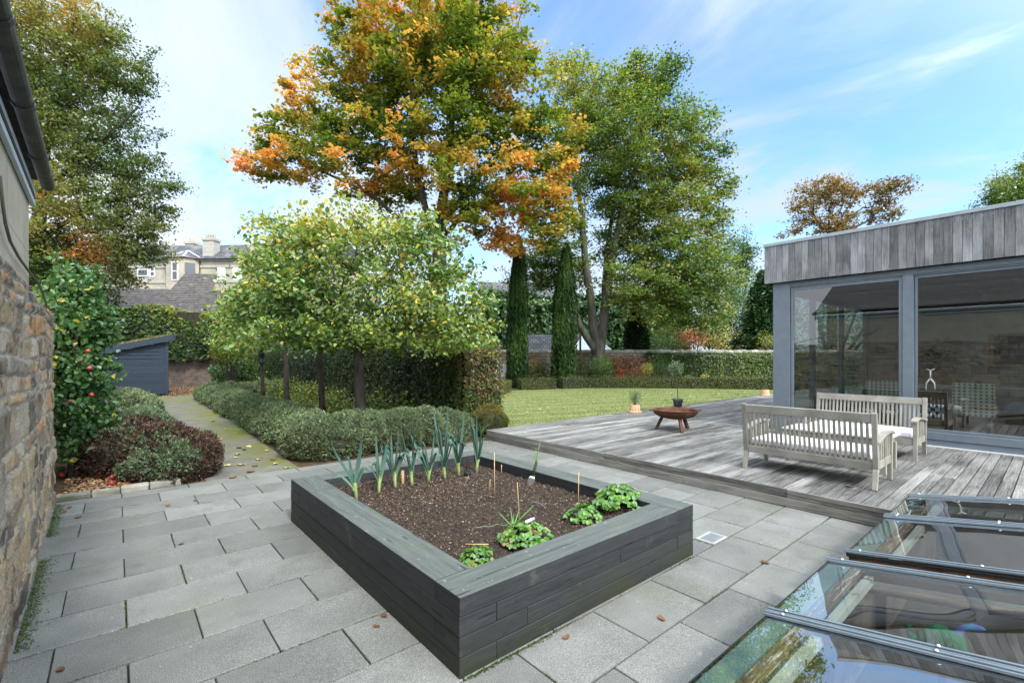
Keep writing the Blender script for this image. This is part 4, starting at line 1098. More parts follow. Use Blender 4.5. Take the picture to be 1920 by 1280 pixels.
# masonry kerb round the opening, butted under each unit
M['edge_reflection'] = mat_noise('painted_edge_reflection', (0.13, 0.20, 0.23), (0.24, 0.31, 0.27), 5, rough=.35, spec=.5, bstr=.05)  # blue green imitates the reflection along the glass edge
def rooflight(x0, x1, xm, ye, ze, label):
    W = x1 - x0; tilt = R_(9.3)
    r = empty('rooflight', (x0, ye, ze), label, 'rooflight', 'sloping rooflights over the sunken room', rot=(-tilt, 0, 0))
    L = 2.4
    def Lb(*a, **k): return a
    # panes
    for a, b in ((0.012, xm - x0 - .012), (xm - x0 + .012, W - .012)):
        m = MB(); m.box((a, -L, -.008), (b, 0, 0), .5); m.build('pane', M['clear2'], r)
    # rails: outer single, middle double
    for c, dbl in ((0, 0), (xm - x0, 1), (W, 0)):
        m = MB()
        for q in ((-.022, .022) if dbl else (0,)):
            m.box((c + q - .016, -L, .002), (c + q + .016, .012, .014))
            m.box((c + q - .006, -L, .0145), (c + q + .006, .012, .022))
        if dbl: m.box((c - .004, -L, -.01), (c + .004, .01, .010))
        m.box((c - (.04 if dbl else .018), -L, -.02), (c + (.04 if dbl else .018), .004, -.0095), m=1)
        o = m.build('glazing_rail', [M['rail'], M['frame_dark']], r, bevel=.002)
        for yy in (-.07, -.62, -1.2):
            for q in ((-.022, .022) if dbl else (0,)):
                s = MB(); s.lathe([(0, .0285), (.006, .0275), (.0085, .0225)], 10, (c + q, yy, 0), .5); s.build('screw', M['steel'], o)
    m = MB(); m.box((.0, .001, -.012), (W, .007, .001)); m.build('pane_edge', M['frame_dark'], r)
    # timber below the glass: weathered eaves beam, white inner lining, side cheeks
    m = MB(); m.box((.02, -.165, -.045), (W - .02, -.12, -.012)); m.build('eaves_beam', M['flaky2'], r, bevel=.003)
    m = MB(); m.box((.02, -.225, -.075), (W - .02, -.185, -.035)); m.build('inner_lining', M['flaky'], r, bevel=.003)
    for a, b in ((.0, .045), (W - .045, W)):
        m = MB(); m.box((a, -L, -.085), (b, -.002, -.062)); m.build('side_frame', M['flaky'], r, bevel=.003); m = MB(); m.box((a, -L, -.061), (b, -.002, -.021)); m.build('side_frame', M['kerb_wood'], r, bevel=.002)
    m = MB(); m.box((xm - x0 - .022, -L, -.07), (xm - x0 + .022, -.226, -.021)); m.build('rafter', M['kerb_wood'], r, bevel=.003)
    m = MB(); m.box((.02, -.112, -.013), (W - .02, -.004, -.0095)); m.build('painted_reflection_strip', M['edge_reflection'], r)  # added strip, a reflection in the glass put into its colour
    return r
H_ = 1.25
rooflight(1.52, 3.325, 2.425, .738 * H_, HC - H_, 'sloping glass rooflight nearer the camera, over the wooden floor')
rooflight(3.56, 5.43, 4.585, .712 * H_, HC - H_, 'sloping glass rooflight with its end on the timber deck')
# upstand under the rooflights
m = MB()
for (a, b) in ((1.56, 3.29), (3.60, 5.40)):
    ya = .74
    m.box((a, ya - .04, -.10), (b, ya + .05, .235)); 
    if a < 2: m.box((a, -2.0, -.10), (a + .05, ya - .042, .24))
    else: m.box((b - .05, -2.0, -.10), (b, ya - .042, .24))
    for xx in ((a, b - .05) if False else (a,) if a < 2 else (b - .05,)):
        m.add([(xx + .002, ya - .045, .24), (xx + .002, -2.0, .24), (xx + .002, -2.0, .61), (xx + .002, ya - .045, .262), (xx + .048, ya - .045, .24), (xx + .048, -2.0, .24), (xx + .048, -2.0, .61), (xx + .048, ya - .045, .262)],
              [(0, 1, 2, 3), (7, 6, 5, 4), (0, 3, 7, 4), (3, 2, 6, 7), (2, 1, 5, 6), (1, 0, 4, 5)])
sl_ = math.tan(R_(9.3)); zc = lambda y, o: .35 + (.90 - y) * sl_ + o
m.add([(3.33, .88, zc(.88, -.15)), (3.60, .88, zc(.88, -.15)), (3.60, -1.4, zc(-1.4, -.15)), (3.33, -1.4, zc(-1.4, -.15)), (3.33, .88, zc(.88, -.13)), (3.60, .88, zc(.88, -.13)), (3.60, -1.4, zc(-1.4, -.13)), (3.33, -1.4, zc(-1.4, -.13))], [(0, 1, 2, 3), (7, 6, 5, 4), (0, 4, 5, 1), (1, 5, 6, 2), (2, 6, 7, 3), (3, 7, 4, 0)])
m.add([(3.575, .87, zc(.87, -.128)), (3.60, .87, zc(.87, -.128)), (3.60, -1.4, zc(-1.4, -.128)), (3.575, -1.4, zc(-1.4, -.128)), (3.575, .87, zc(.87, -.03)), (3.60, .87, zc(.87, -.03)), (3.60, -1.4, zc(-1.4, -.03)), (3.575, -1.4, zc(-1.4, -.03))], [(0, 1, 2, 3), (7, 6, 5, 4), (0, 4, 5, 1), (1, 5, 6, 2), (2, 6, 7, 3), (3, 7, 4, 0)])
m.box((3.292, .75, -.1), (3.598, .79, .2))
tag(m.build('timber_upstand', M['kerb_wood'], org=(3.4, .7, -.1), bevel=.003), 'weathered brown timber upstand carrying the two rooflights', 'upstand')
m = MB(); m.box((WX0 - .02, WY1 - .02, -.12), (WX1 + .04, WY1 + .03, -.004)); m.box((WX0 - .04, WY0, -.12), (WX0 - .021, WY1 + .03, -.004)); tag(m.build('paving_trim', M['cope'], org=(WX0, WY1, -.1)), 'thin stone trim along the paving edge below the rooflights', 'trim', kind='structure')

# shelf and soft toy below the glass
m = MB(); tb = G(1760, 1218, -.72)
sh = empty('shelf', (5.0, .4, -.75), 'narrow yellow wooden shelf under the glass', 'shelf')
m.beam((4.86, .72, -.735), (5.14, .12, -.735), .16, .03); m.build('board', mat_plain('yellow_shelf', (0.55, 0.34, 0.06), .5), sh, bevel=.004)
m = MB(); m.box((4.88, .58, FLZ), (4.93, .63, -.751)); m.build('leg', M['oak'], sh); m = MB(); m.box((5.05, .22, FLZ), (5.10, .27, -.751)); m.build('leg', M['oak'], sh)
tp = A(4.93, .60, -.72)
ty = empty('soft_toy', tp, 'green soft toy dragon with blue and purple neck under the glass', 'soft toy')
fx = np.array([.40, -.90, 0]); up_ = np.array([0, 0, 1.0])
def tq(a, b): return tuple(tp + fx * a + up_ * b)
M['plush_g'] = mat_noise('green_plush', (0.02, 0.16, 0.07), (0.05, 0.26, 0.12), 30, rough=.95); M['plush_b'] = mat_noise('blue_plush', (0.10, 0.35, 0.6), (0.22, 0.12, 0.5), 14, rough=.95); M['plush_p'] = mat_plain('purple_plush', (0.42, 0.12, 0.55), .9)
m = MB(); m.tube([tq(-.16, .0), tq(-.12, .09), tq(-.03, .14), tq(.06, .12), tq(.10, .03), tq(.11, 0)], [.02, .06, .085, .08, .055, .03], 14, .5); m.build('body', M['plush_g'], ty)
m = MB(); m.tube([tq(.04, .13), tq(.085, .19), tq(.12, .235), tq(.17, .25), tq(.22, .252), tq(.245, .248)], [.045, .030, .022, .026, .02, .008], 14, .5); m.build('head', M['plush_b'], ty)
m = MB(); m.tube([tq(.09, .14), tq(.10, .07), tq(.095, .01)], [.035, .03, .02], 10, .5); m.build('chest', M['plush_p'], ty)
m = MB(); m.tube([tq(-.12, .06), tq(-.22, .10), tq(-.24, .16), tq(-.2, .18)], [.04, .025, .015, .006], 10, .5); m.build('tail', M['plush_g'], ty)

# ------------------------------------------------------------------ drain grate
d0 = A(4.0, 2.0, 0)
dr = empty('drain_grate', (d0[0], d0[1], 0), 'small white framed drain grate set in the paving beside the raised bed', 'drain')
m = MB(); a, b = .125, .085; f = .022
for q in (((-a, -b), (a, -b + f)), ((-a, b - f), (a, b)), ((-a, -b + f), (-a + f, b - f)), ((a - f, -b + f), (a, b - f))):
    m.box((d0[0] + q[0][0], d0[1] + q[0][1], .0), (d0[0] + q[1][0], d0[1] + q[1][1], .007))
m.build('frame', mat_plain('bright_frame', (0.33, 0.34, 0.34), .4), dr)
m = MB(); m.box((d0[0] - a + f, d0[1] - b + f, -.001), (d0[0] + a - f, d0[1] + b - f, .002)); m.build('gully', M['frame_dark'], dr)
m = MB()
for i in range(9): xx = d0[0] - a + f + .008 + i * .0225; m.box((xx, d0[1] - b + f, .0025), (xx + .010, d0[1] + b - f, .005))
m.build('bars', mat_plain('grey_bars', (.32, .35, .38), .35), dr)

# ------------------------------------------------------------------ benches and table
def bench_parts(r, ox, oy, oz, L=1.40):
    """local frame: back at x=0, front at +x, length along y"""
    W = M['bench_y']
    q = lambda x, y, z: (ox + x, oy + y, oz + z)
    m = MB()
    for y in (.03, L - .03):
        m.beam(q(.0, y, .215), q(-.075, y, .82), .05, .045, (1, 0, 0))
    m.beam(q(-.066, .056, .765), q(-.066, L - .056, .765), .035, .095, (-.12, 0, 1))
    m.beam(q(.0, .056, .245), q(.0, L - .056, .245), .032, .085, (-.12, 0, 1))
    n = 25
    for i in range(n):
        y = .095 + (L - .19) * i / (n - 1)
        m.beam(q(-.004, y, .285), q(-.062, y, .722), .026, .014, (1, 0, 0))
    m.build('backrest', W, r, bevel=.003)
    for y in (.03, L - .03):
        for x, xb, z1 in ((0.0, -.045, .214), (.62, .62, .545)):
            m = MB(); m.beam(q(x if x else .0, y, z1), q(xb, y, 0.0), .05, .048, (1, 0, 0), w2=.042, h2=.042); m.build('leg', W, r, bevel=.003)
    m = MB()
    for i in range(7): m.box(q(.03 + i * .088, .06, .285), q(.03 + i * .088 + .07, L - .06, .303))
    m.box(q(.60, .056, .205), q(.632, L - .056, .284)); m.build('seat', W, r, bevel=.003)
    for y in (.03, L - .03):
        m = MB(); pts = []
        xs_ = np.linspace(-.045, .70, 9)
        top = [.515 + .065 * math.sin(min(1, (x + .045) / .52) * math.pi / 2) ** 1.3 - (.03 * ((x - .52) / .18) ** 2 if x > .52 else 0) for x in xs_]
        poly = [q(x, y - .036, z) for x, z in zip(xs_, top)] + [q(x, y - .036, z - .028) for x, z in reversed(list(zip(xs_, top)))]
        m.prism(poly, (0, .072, 0)); m.build('armrest', W, r, bevel=.004)
        m = MB()
        m.box(q(.03, y - .016, .205), q(.594, y + .016, .29))
        for i in range(6): xx = .075 + i * .088; m.box(q(xx, y - .009, .291), q(xx + .036, y + .009, .50 + .005 * i))
        m.build('side_panel', W, r, bevel=.003)
def bench(name, label, loc, rotz):
    r = empty(name, loc, label, 'bench', 'slatted timber benches round the low table', rot=(0, 0, rotz), local=True)
    bench_parts(r, 0, 0, 0); return r
bench('garden_bench', 'pale grey slatted bench seen from behind, nearer the deck edge', (6.17, 1.255, DZ + .002), 0.0)
bench('garden_bench', 'pale grey slatted bench backing onto the garden room window', (8.87, 2.66, DZ + .002), math.pi)
def cushion(loc, rotz, label):
    r = MB(); r.box((.03, .07, 0), (.60, 1.33, .075), .5)
    o = r.build('cushion', M['cushion'], org=(0, 0, 0), bevel=.022); o.location = loc; o.rotation_euler = (0, 0, rotz); ORG[o.name] = A(*loc)
    o.modifiers['b'].segments = 4
    tag(o, label, 'cushion', 'lilac white bench cushions')
cushion((6.17, 1.255, DZ + .307), 0, 'lilac white seat cushion on the bench seen from behind')
cushion((8.87, 2.66, DZ + .307), math.pi, 'lilac white seat cushion on the bench against the window')
r = empty('coffee_table', (7.3, 1.92, DZ), 'low pale grey slatted table between the two benches', 'table')
m = MB()
for i in range(7): m.box((6.99 + i * .088, 1.33, DZ + .425), (6.99 + i * .088 + .078, 2.50, DZ + .448))
m.build('tabletop', mat_noise('bleached_table_wood', (0.42, 0.43, 0.41), (0.58, 0.59, 0.58), 5, voff=3, vamt=.08, rough=.7), r, bevel=.004)
m = MB(); m.box((7.03, 1.38, DZ + .34), (7.06, 2.45, DZ + .424)); m.box((7.54, 1.38, DZ + .34), (7.57, 2.45, DZ + .424)); m.box((7.06, 1.38, DZ + .34), (7.54, 1.41, DZ + .424)); m.box((7.06, 2.42, DZ + .34), (7.54, 2.45, DZ + .424)); m.build('apron', M['bench_y'], r, bevel=.003)
for x in (7.045, 7.555):
    for y in (1.395, 2.435): m = MB(); m.box((x - .03, y - .03, DZ), (x + .03, y + .03, DZ + .339)); m.build('leg', M['bench_y'], r, bevel=.003)

# ------------------------------------------------------------------ fire bowl
fc = G(1266, 806, DZ); fc[2] = DZ
fb = empty('fire_bowl', fc, 'rusty steel fire bowl on three legs on the deck', 'fire bowl')
m = MB(); prof = []
for i in range(11): a = i / 10 * math.pi / 2; prof.append((.42 * math.sin(a) ** .9 if i else 0, .385 - .17 * math.cos(a)))
prof += [(.435, .392), (.425, .398)] + [(.405 * math.sin(a) ** .9, .388 - .155 * math.cos(a)) for a in np.linspace(math.pi / 2, .1, 10)] + [(0, .233)]
m.lathe(prof, 48, fc); m.build('bowl', M['rust'], fb)
for a in (math.radians(230), math.radians(350), math.radians(110)):
    c, s = math.cos(a), math.sin(a); m = MB()
    m.beam((fc[0] + c * .24, fc[1] + s * .24, DZ + .25), (fc[0] + c * .36, fc[1] + s * .36, DZ), .055, .055, (0, 0, 1)); m.build('leg', M['rust'], fb, bevel=.006)
for sgn in (-1, 1):
    m = MB(); c = fc + RT * sgn * .43 + A(0, 0, .385)
    m.tube([c - FW * .07, c - FW * .06 + RT * sgn * .06, c + FW * .06 + RT * sgn * .06, c + FW * .07], .009, 8); m.build('handle', M['rust'], fb)

# ------------------------------------------------------------------ pots on the deck edge
def terracotta(px, py, s, label, kind):
    c = G(px, py, DZ); c[2] = DZ
    r = empty('terracotta_pot', c, label, 'plant pot', 'terracotta pots on the deck edge')
    m = MB(); m.lathe([(0, 0), (.17 * s, 0), (.175 * s, .02 * s), (.135 * s, .05 * s), (.125 * s, .12 * s), (.115 * s, .135 * s), (.115 * s, .20 * s), (.105 * s, .20 * s), (.10 * s, .14 * s), (0, .14 * s)], 28, c); m.build('pot', M['terracotta'], r)
    m = MB()
    for i in range(12):
        m = MB(); a = i * math.pi / 6 + .2; rr_ = .131 * s
        m.ball((c[0] + rr_ * math.cos(a), c[1] + rr_ * math.sin(a), c[2] + .083 * s), .013 * s, 8, 6, .5); m.build('hole', M['frame_dark'], r)
    if kind == 'herb':
        q = unit(rng.normal(size=(1500, 3))) * rng.random((1500, 1)) ** .5 * [.17, .17, .22] + c + [0, 0, .38]
        leafcloud('foliage', q, rand_dirs(1500, .5), .022, rng.random(1500), M['l_blue'], r, False, .4)
        m = MB()
        for i in range(16):
            a = rnd.uniform(0, 6.28); L = rnd.uniform(.25, .42); m.tube([c + A(0, 0, .16), c + A(.08 * math.cos(a), .08 * math.sin(a), .16 + L * .6), c + A(.17 * math.cos(a), .17 * math.sin(a), .16 + L)], [.003, .002, .001], 4)
        m.build('stems', M['bark_dark'], r)
    else:
        q = []; 
        for i in range(900): h = rnd.random(); q.append(c + A(*(rng.normal(size=2) * .075 * (1 - h)), .18 + h * .36))
        leafcloud('foliage', np.array(q), rand_dirs(900, .3), .03, rng.random(900), M['l_green'], r, False, .35)
terracotta(1191, 773, 1.0, 'terracotta pot with a bushy herb, nearest the fire bowl', 'herb')
terracotta(1435, 741, 1.05, 'terracotta pot with a small cone shaped plant beside the garden room', 'cone')
c = G(1271, 762.5, DZ); c[2] = DZ
r = empty('grey_pot', c, 'grey pot holding a thin standard olive tree on the deck edge', 'plant pot')
m = MB(); m.lathe([(0, 0), (.10, 0), (.135, .19), (.15, .2), (.15, .235), (.135, .235), (.12, .18), (0, .18)], 28, c); m.build('pot', M['pot_grey'], r)
sp = empty('standard_olive', c + A(0, 0, .18), 'thin standard olive with a small round head growing in the grey pot', 'tree')
m = MB(); tpx = c + RT * -.05; m.tube([c + A(0, 0, .18), c + A(-.02, 0, .5), tpx + A(0, 0, .95)], [.012, .010, .008], 8); m.build('trunk', M['bark'], sp)
q = unit(rng.normal(size=(1500, 3))) * rng.random((1500, 1)) ** .6 * [.19, .19, .20] * (1 + .35 * nz(rng.normal(size=(1500, 3)), 3)[:, None]) + tpx + [0, 0, 1.08]
leafcloud('crown', q, rand_dirs(1500, .4), .055, .5 + rng.random(1500) * .5, M['l_blue'], sp, False, .4)
# ------------------------------------------------------------------ leeks, canes and tools in the raised bed
def ribbon_mesh(ribs, seg=9):
    """ribs: list of (pts (k,3), widths (k,), side (3,), v0, v1) -> V shaped strap leaves"""
    V = []; Q = []; at = []; w = []
    for pts, wd, side, v0, v1 in ribs:
        pts = np.array(pts); n0 = len(V); k = len(pts); ww = rnd.random()
        for i in range(k):
            tdir = pts[min(i + 1, k - 1)] - pts[max(i - 1, 0)]; nn = np.cross(tdir, side); nn /= np.linalg.norm(nn) + 1e-9
            f = i / (k - 1)
            for s in (-1, 0, 1):
                V.append(pts[i] + side * s * wd[i] / 2 + nn * (abs(s) * wd[i] * .28)); at.append(v0 + (v1 - v0) * f); w.append(ww)
        for i in range(k - 1):
            for s in (0, 1): a = n0 + i * 3 + s; Q.append((a, a + 1, a + 4, a + 3))
    return np.array(V), np.array(Q), np.array(at), np.array(w)
def leek(px, py, top, nleaf, spread, label, cat='leek', name='leek', thick=.017, lw=.043, face=None, broken=True):
    c = G(px, py, .30); c[2] = soilz(c[0], c[1])
    d = (HC - .30) * 875 / (py - 668); Ht = (py - top) / 875 * d
    r = empty(name, c, label, cat, 'leeks in the raised bed' if name == 'leek' else None)
    hs = min(.14, Ht * .3) * rnd.uniform(.8, 1.15)
    le = A(rnd.uniform(-.02, .02), rnd.uniform(-.02, .02), 0)
    st = [c - A(0, 0, .02), c + le * .5 + A(0, 0, hs * .6), c + le + A(0, 0, hs)]
    m = MB(); m.tube(st, [thick, thick * .9, thick], 12, .98); m.v and None
    o = m.build('stem', M['leek'], r)
    a = o.data.attributes['v']; zz = [v.co.z for v in o.data.vertices]; z1 = max(zz)
    a.data.foreach_set('value', [1.0 - .35 * max(0, z) / z1 for z in zz])
    ribs = []
    for i in range(nleaf):
        sgn = 1 if i % 2 else -1; f = i / max(1, nleaf - 1)
        az = (rnd.random() - .5) * .9 + (0 if sgn > 0 else math.pi)
        base_dir = (RT * math.cos(az) + FW * math.sin(az))
        L = Ht * rnd.uniform(.55, 1.0) * (1.0 if i != nleaf - 1 else 1) - hs * .3
        if i == nleaf - 1: L = (Ht - hs) / .97
        out = spread * (1 - f * .75) * rnd.uniform(.6, 1.3)
        z0 = hs * (.55 + .5 * f); p0 = c + le * (z0 / hs) + A(0, 0, z0)
        droop = rnd.random() < .5 and broken and i < nleaf - 1
        pts = []; K = 10
        for k in range(K):
            u = k / (K - 1)
            hz = math.sin(u * math.pi / 2 * .9) * out * L * u ** .4
            vz = L * u * (1 - .18 * out * u * u)
            if droop and u > .6:
                uu = (u - .6) / .4; vz -= L * .55 * uu ** 1.5; hz += L * .14 * uu
            pts.append(p0 + base_dir * hz + A(0, 0, vz))
        side = np.cross(base_dir, [0, 0, 1]); side = side / np.linalg.norm(side)
        side = unit((side + base_dir * rnd.uniform(-.5, .5))[None])[0]
        wd = [lw * (0.75 + .35 * math.sin(min(1, u * 2.2) * math.pi / 2)) * (1 - u ** 3.2) + .0015 for u in np.linspace(0, 1, K)]
        ribs.append((pts, wd, side, .62 if i < 2 else .45, rnd.uniform(.0, .35)))
    V, Q, at, w_ = ribbon_mesh(ribs)
    np_mesh('leaves', V, Q, M['leek'], r, at, True, w_)
    return r
leek(668, 937, 822, 6, .62, 'leftmost leek, short and widely splayed near the corner of the bed')
leek(710, 926, 818, 7, .34, 'leek second from the left with drooping outer leaves')
leek(741, 918, 815, 9, .42, 'broad blue green leek third from the left')
leek(772, 912, 795, 6, .22, 'tall narrow leek in the middle with one leaf bent over')
leek(803, 905, 812, 8, .46, 'bushy leek fifth from the left, leaves arching to both sides')
leek(834, 899, 768, 8, .26, 'tallest leek of the row with one leaf standing straight up')
leek(860, 891, 782, 9, .24, 'pale bottomed leek beside the black pot')
leek(893, 885, 775, 7, .20, 'rightmost leek, slim and upright by the back sleeper')
def onion(px, py, top, n, label, sp=.12):
    c = G(px, py, .3); c[2] = soilz(c[0], c[1]); d = 1.3 * 875 / (py - 668); Ht = (py - top) / 875 * d
    m = MB(); m.tube([c - A(0, 0, .01), c + A(0, 0, .07)], [.012, .008], 8, .9)
    for i in range(n):
        a = rnd.uniform(0, 6.28); L = Ht * (1 if i == 0 else rnd.uniform(.45, .85)); dd = A(math.cos(a), math.sin(a), 0)
        m.tube([c + A(0, 0, .05), c + dd * sp * .3 * L + A(0, 0, .5 * L), c + dd * sp * L + A(0, 0, L)], [.008, .006, .002], 6, .5)
    r = empty('spring_onion', c, label, 'onion'); o = m.build('leaves', mat_plain('onion_green', (0.10, 0.22, 0.05), .5), r); return r
onion(1003, 902, 817, 3, 'tall thin spring onion beside the trowel', .15)
onion(962, 1000, 945, 5, 'small limp spring onion beside the strawberry plant', .7)

def cane(px, py, top, r_, label, lean=0.0, name='garden_cane', mat='bamboo', cat='cane', grp=None):
    c = G(px, py, .3); c[2] = soilz(c[0], c[1]); d = 1.3 * 875 / (py - 668); h = (py - top) / 875 * d
    m = MB(); m.tube([c - A(0, 0, .05), c + A(0, 0, h * .5) + RT * lean * h * .5, c + A(0, 0, h) + RT * lean * h], [r_, r_ * .95, r_ * .9], 8)
    o = m.build(name, M[mat]); tag(o, label, cat, grp); return o
cane(927, 929, 850, .0045, 'tallest bamboo cane, standing in the middle of the bed soil')
cane(1084, 943, 884, .0045, 'bamboo cane standing near the far right edge of the bed', .02)
cane(974, 975, 905, .0035, 'thin bamboo cane just behind the grey nozzle', -.06)
cane(918, 922, 900, .0035, 'short thin stick left of the tallest bamboo cane', .04)
cane(868, 915, 893, .0018, 'thin dry twig right of the black slug pot', .5, 'twig', 'bamboo', 'twig')
cane(940, 886, 871, .005, 'stubby wooden peg near the white plant label', .02, 'peg', 'bamboo', 'peg')
cane(755, 912, 886, .017, 'thick pale wooden stake end between the leeks', .0, 'wooden_stake', 'bamboo', 'stake')
cane(877, 880, 855, .014, 'thick weathered stake against the back sleeper', .0, 'wooden_stake', 'bark', 'stake')
m = MB(); a = G(873, 1022, .31); b = G(916, 1022, .31); a[2] = b[2] = .318; m.tube([a, b], .004, 6); tag(m.build('cane_offcut', M['bamboo']), 'short cane lying flat on the soil beside the front strawberry plant', 'cane')
c = G(932, 880, .3); c[2] = soilz(c[0], c[1]); d = 1.3 * 875 / (880 - 668)
m = MB(); u = RT * .010; m.prism([c - u, c + u, c + u + A(0, 0, .075), c + u * .6 + A(0, 0, .085), c - u * .6 + A(0, 0, .085), c - u + A(0, 0, .075)], tuple(FW * .002)); tag(m.build('plant_label', M['white_paint']), 'small white plastic plant label at the back of the bed', 'plant label')
c = G(877, 892, .3); c[2] = soilz(c[0], c[1])
m = MB(); m.lathe([(0, .0), (.035, 0), (.04, .045), (.036, .045), (.03, .01), (0, .01)], 20, c); m.tube([c + RT * -.04 + A(0, 0, .045), c + A(0, 0, .085), c + RT * .04 + A(0, 0, .045)], .002, 5)
tag(m.build('slug_trap', M['frame_dark']), 'small black plastic pot sunk in the soil by the leeks', 'pot')
# trowel
c = G(993, 911, .3); c[2] = soilz(c[0], c[1])
tr = empty('trowel', c, 'hand trowel with wooden handle stuck in the soil', 'trowel')
ax = unit((RT * .30 + A(0, 0, 1))[None])[0]; sd_ = unit(np.cross(ax, FW)[None])[0]
m = MB(); pts = []
for k, (t_, w_) in enumerate(((-.03, .004), (.0, .028), (.03, .034), (.075, .034), (.095, .02))):
    for s in (-1, 0, 1): pts.append(c + ax * t_ + sd_ * s * w_ - FW * (.0 if s else -.010))
fs = []
for k in range(4):
    for s in (0, 1): a = k * 3 + s; fs.append((a, a + 1, a + 4, a + 3))
m.add(pts, fs, .5, 0, True); o = m.build('blade', M['steel'], tr); sm = o.modifiers.new('t', 'SOLIDIFY'); sm.thickness = .0025
m = MB(); m.tube([c + ax * .09 + FW * .008, c + ax * .125 + FW * .02, c + ax * .15 + FW * .012], [.005, .0045, .006], 8); m.build('neck', M['gutter'], tr)
m = MB(); m.tube([c + ax * .145 + FW * .012, c + ax * .16 + FW * .012, c + ax * .23 + FW * .012, c + ax * .258 + FW * .012], [.011, .013, .014, .009], 12); m.build('handle', M['bark'], tr)
# hose nozzle with curled grey hose
n0 = G(970, 984, .33); n1 = G(1002, 971, .36)
hz = empty('hose_nozzle', n0, 'grey watering nozzle with a curled thin hose lying on the soil', 'nozzle')
n0[2] = soilz(n0[0], n0[1]) + .02; n1 = n0 + (n1 - n0) * A(1, 1, 0) + A(0, 0, .04)
M['hose_grey'] = mat_plain('pale_grey_plastic', (0.42, 0.46, 0.46), .4)
m = MB(); m.tube([n0, n0 + (n1 - n0) * .15, n0 + (n1 - n0) * .85, n1], [.010, .014, .013, .008], 12); m.build('barrel', M['hose_grey'], hz)
m = MB(); e = unit((n1 - n0)[None])[0]
cc = [n1, n1 + A(0, 0, .02) + e * .01, n1 + RT * -.03 + A(0, 0, .06), n1 + RT * -.04 + A(0, 0, .10), n1 + RT * -.01 + A(0, 0, .125), n1 + RT * .04 + A(0, 0, .115), n1 + RT * .075 + A(0, 0, .085), n1 + RT * .08 + A(0, 0, .06)]
m.tube(cc, .0045, 8); m.build('hose', mat_plain('dark_hose', (0.09, 0.10, 0.09), .5), hz)
g0 = G(890, 992, .32); m = MB(); pts = [g0 + (n0 - g0) * f + A(0, 0, .012 + .03 * math.sin(f * 9) ** 2 * f) for f in np.linspace(0, .92, 14)]
m.tube(pts, .003, 6); tag(m.build('garden_wire', mat_plain('wire_green', (.15, .2, .12), .5)), 'thin grey green wire trailing over the soil to the nozzle', 'wire')

def strawberry(px, py, rad, n, label, red=.05, leaf=.045, h=.10):
    c = G(px, py, .33); c[2] = soilz(c[0], c[1])
    r = empty('strawberry_plant', c, label, 'plant', 'leafy strawberry plants in the raised bed')
    P_ = []; N_ = []; U_ = []; st = MB()
    for i in range(n):
        a = rnd.uniform(0, 6.28); f = math.sqrt(rnd.random()); rr_ = rad * f
        tip = c + A(math.cos(a) * rr_, math.sin(a) * rr_, h * (1.15 - .85 * f * f) * rnd.uniform(.75, 1.15))
        st.tube([c + A(0, 0, .0), c + (tip - c) * .5 + A(0, 0, .02), tip], [.002, .0016, .001], 4)
        outd = A(math.cos(a), math.sin(a), 0)
        for k in range(3):
            b = a + (k - 1) * 1.15; dd = A(math.cos(b), math.sin(b), -.25)
            P_.append(tip + dd * leaf * .45); U_.append(dd); N_.append(A(0, 0, 1) + outd * .45 + rng.normal(size=3) * .25)
    st.build('stems', M['stems'], r)
    V_ = rng.random(len(P_)) * .8
    V_[rng.random(len(P_)) < red] = 1.0
    leafcloud('foliage', np.array(P_), np.array(N_), leaf * rng.uniform(.7, 1.2, len(P_)), V_, M['strawb'], r, True, .95, .35, np.array(U_))
strawberry(1163, 945, .22, 110, 'largest strawberry plant in the right corner of the bed', .0, .055, .15)
strawberry(1094, 967, .13, 46, 'middle sized pale strawberry plant beside the largest one', .0, .045, .10)
strawberry(985, 1007, .17, 70, 'strawberry plant with a few red leaves beside the nozzle', .04, .05, .11)
strawberry(897, 1046, .10, 38, 'small strawberry plant in the front corner of the bed', .0, .038, .07)

# ------------------------------------------------------------------ hebe mounds
def vb(b, amp, s, seed, r=.08): return lambda p: b + amp * nz(p, s, seed) + rng.normal(size=len(p)) * r
def elp(px, py, d, rx, ry, rz): return (P(px, py, d), (rx, ry, rz))
# front row along the paving
bl = []
for i, x in enumerate(np.arange(2.40, 5.0, .30)):
    bl.append((A(x, 7.88 + .03 * (-1) ** i, .22), (.40, .62 + .02 * (i % 3), .40 + .012 * math.sin(i * 2.1))))
bl[-1] = (A(4.95, 7.75, .20), (.42, .50, .36))
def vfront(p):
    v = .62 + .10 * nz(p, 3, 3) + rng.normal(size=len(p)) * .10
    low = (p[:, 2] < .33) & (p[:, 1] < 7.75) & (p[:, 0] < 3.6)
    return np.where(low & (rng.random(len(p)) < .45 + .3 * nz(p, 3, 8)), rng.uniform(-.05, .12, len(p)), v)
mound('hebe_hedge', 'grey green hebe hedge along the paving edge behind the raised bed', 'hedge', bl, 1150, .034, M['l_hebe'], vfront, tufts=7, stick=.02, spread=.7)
bl = []
for i, y in enumerate(np.arange(8.5, 21.0, .40)):
    bl.append((A(2.52 + .02 * y * .5 - .0 + .03 * math.sin(i * 1.7), y, .2), (.51 + .02 * math.sin(i * 2.3), .50, .37 + .012 * math.cos(i * 1.3))))
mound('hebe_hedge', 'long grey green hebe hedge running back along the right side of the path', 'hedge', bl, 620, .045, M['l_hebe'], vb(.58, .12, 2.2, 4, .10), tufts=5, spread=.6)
bl = [(A(3.4 + i * .62, 21.3 + .15 * i, .2), (.5, .5, .36)) for i in range(6)]
mound('hebe_hedge', 'farther hebe hedge crossing behind the small tree trunks', 'hedge', bl, 350, .06, M['l_hebe'], vb(.58, .12, 2.2, 4, .10), tufts=4)
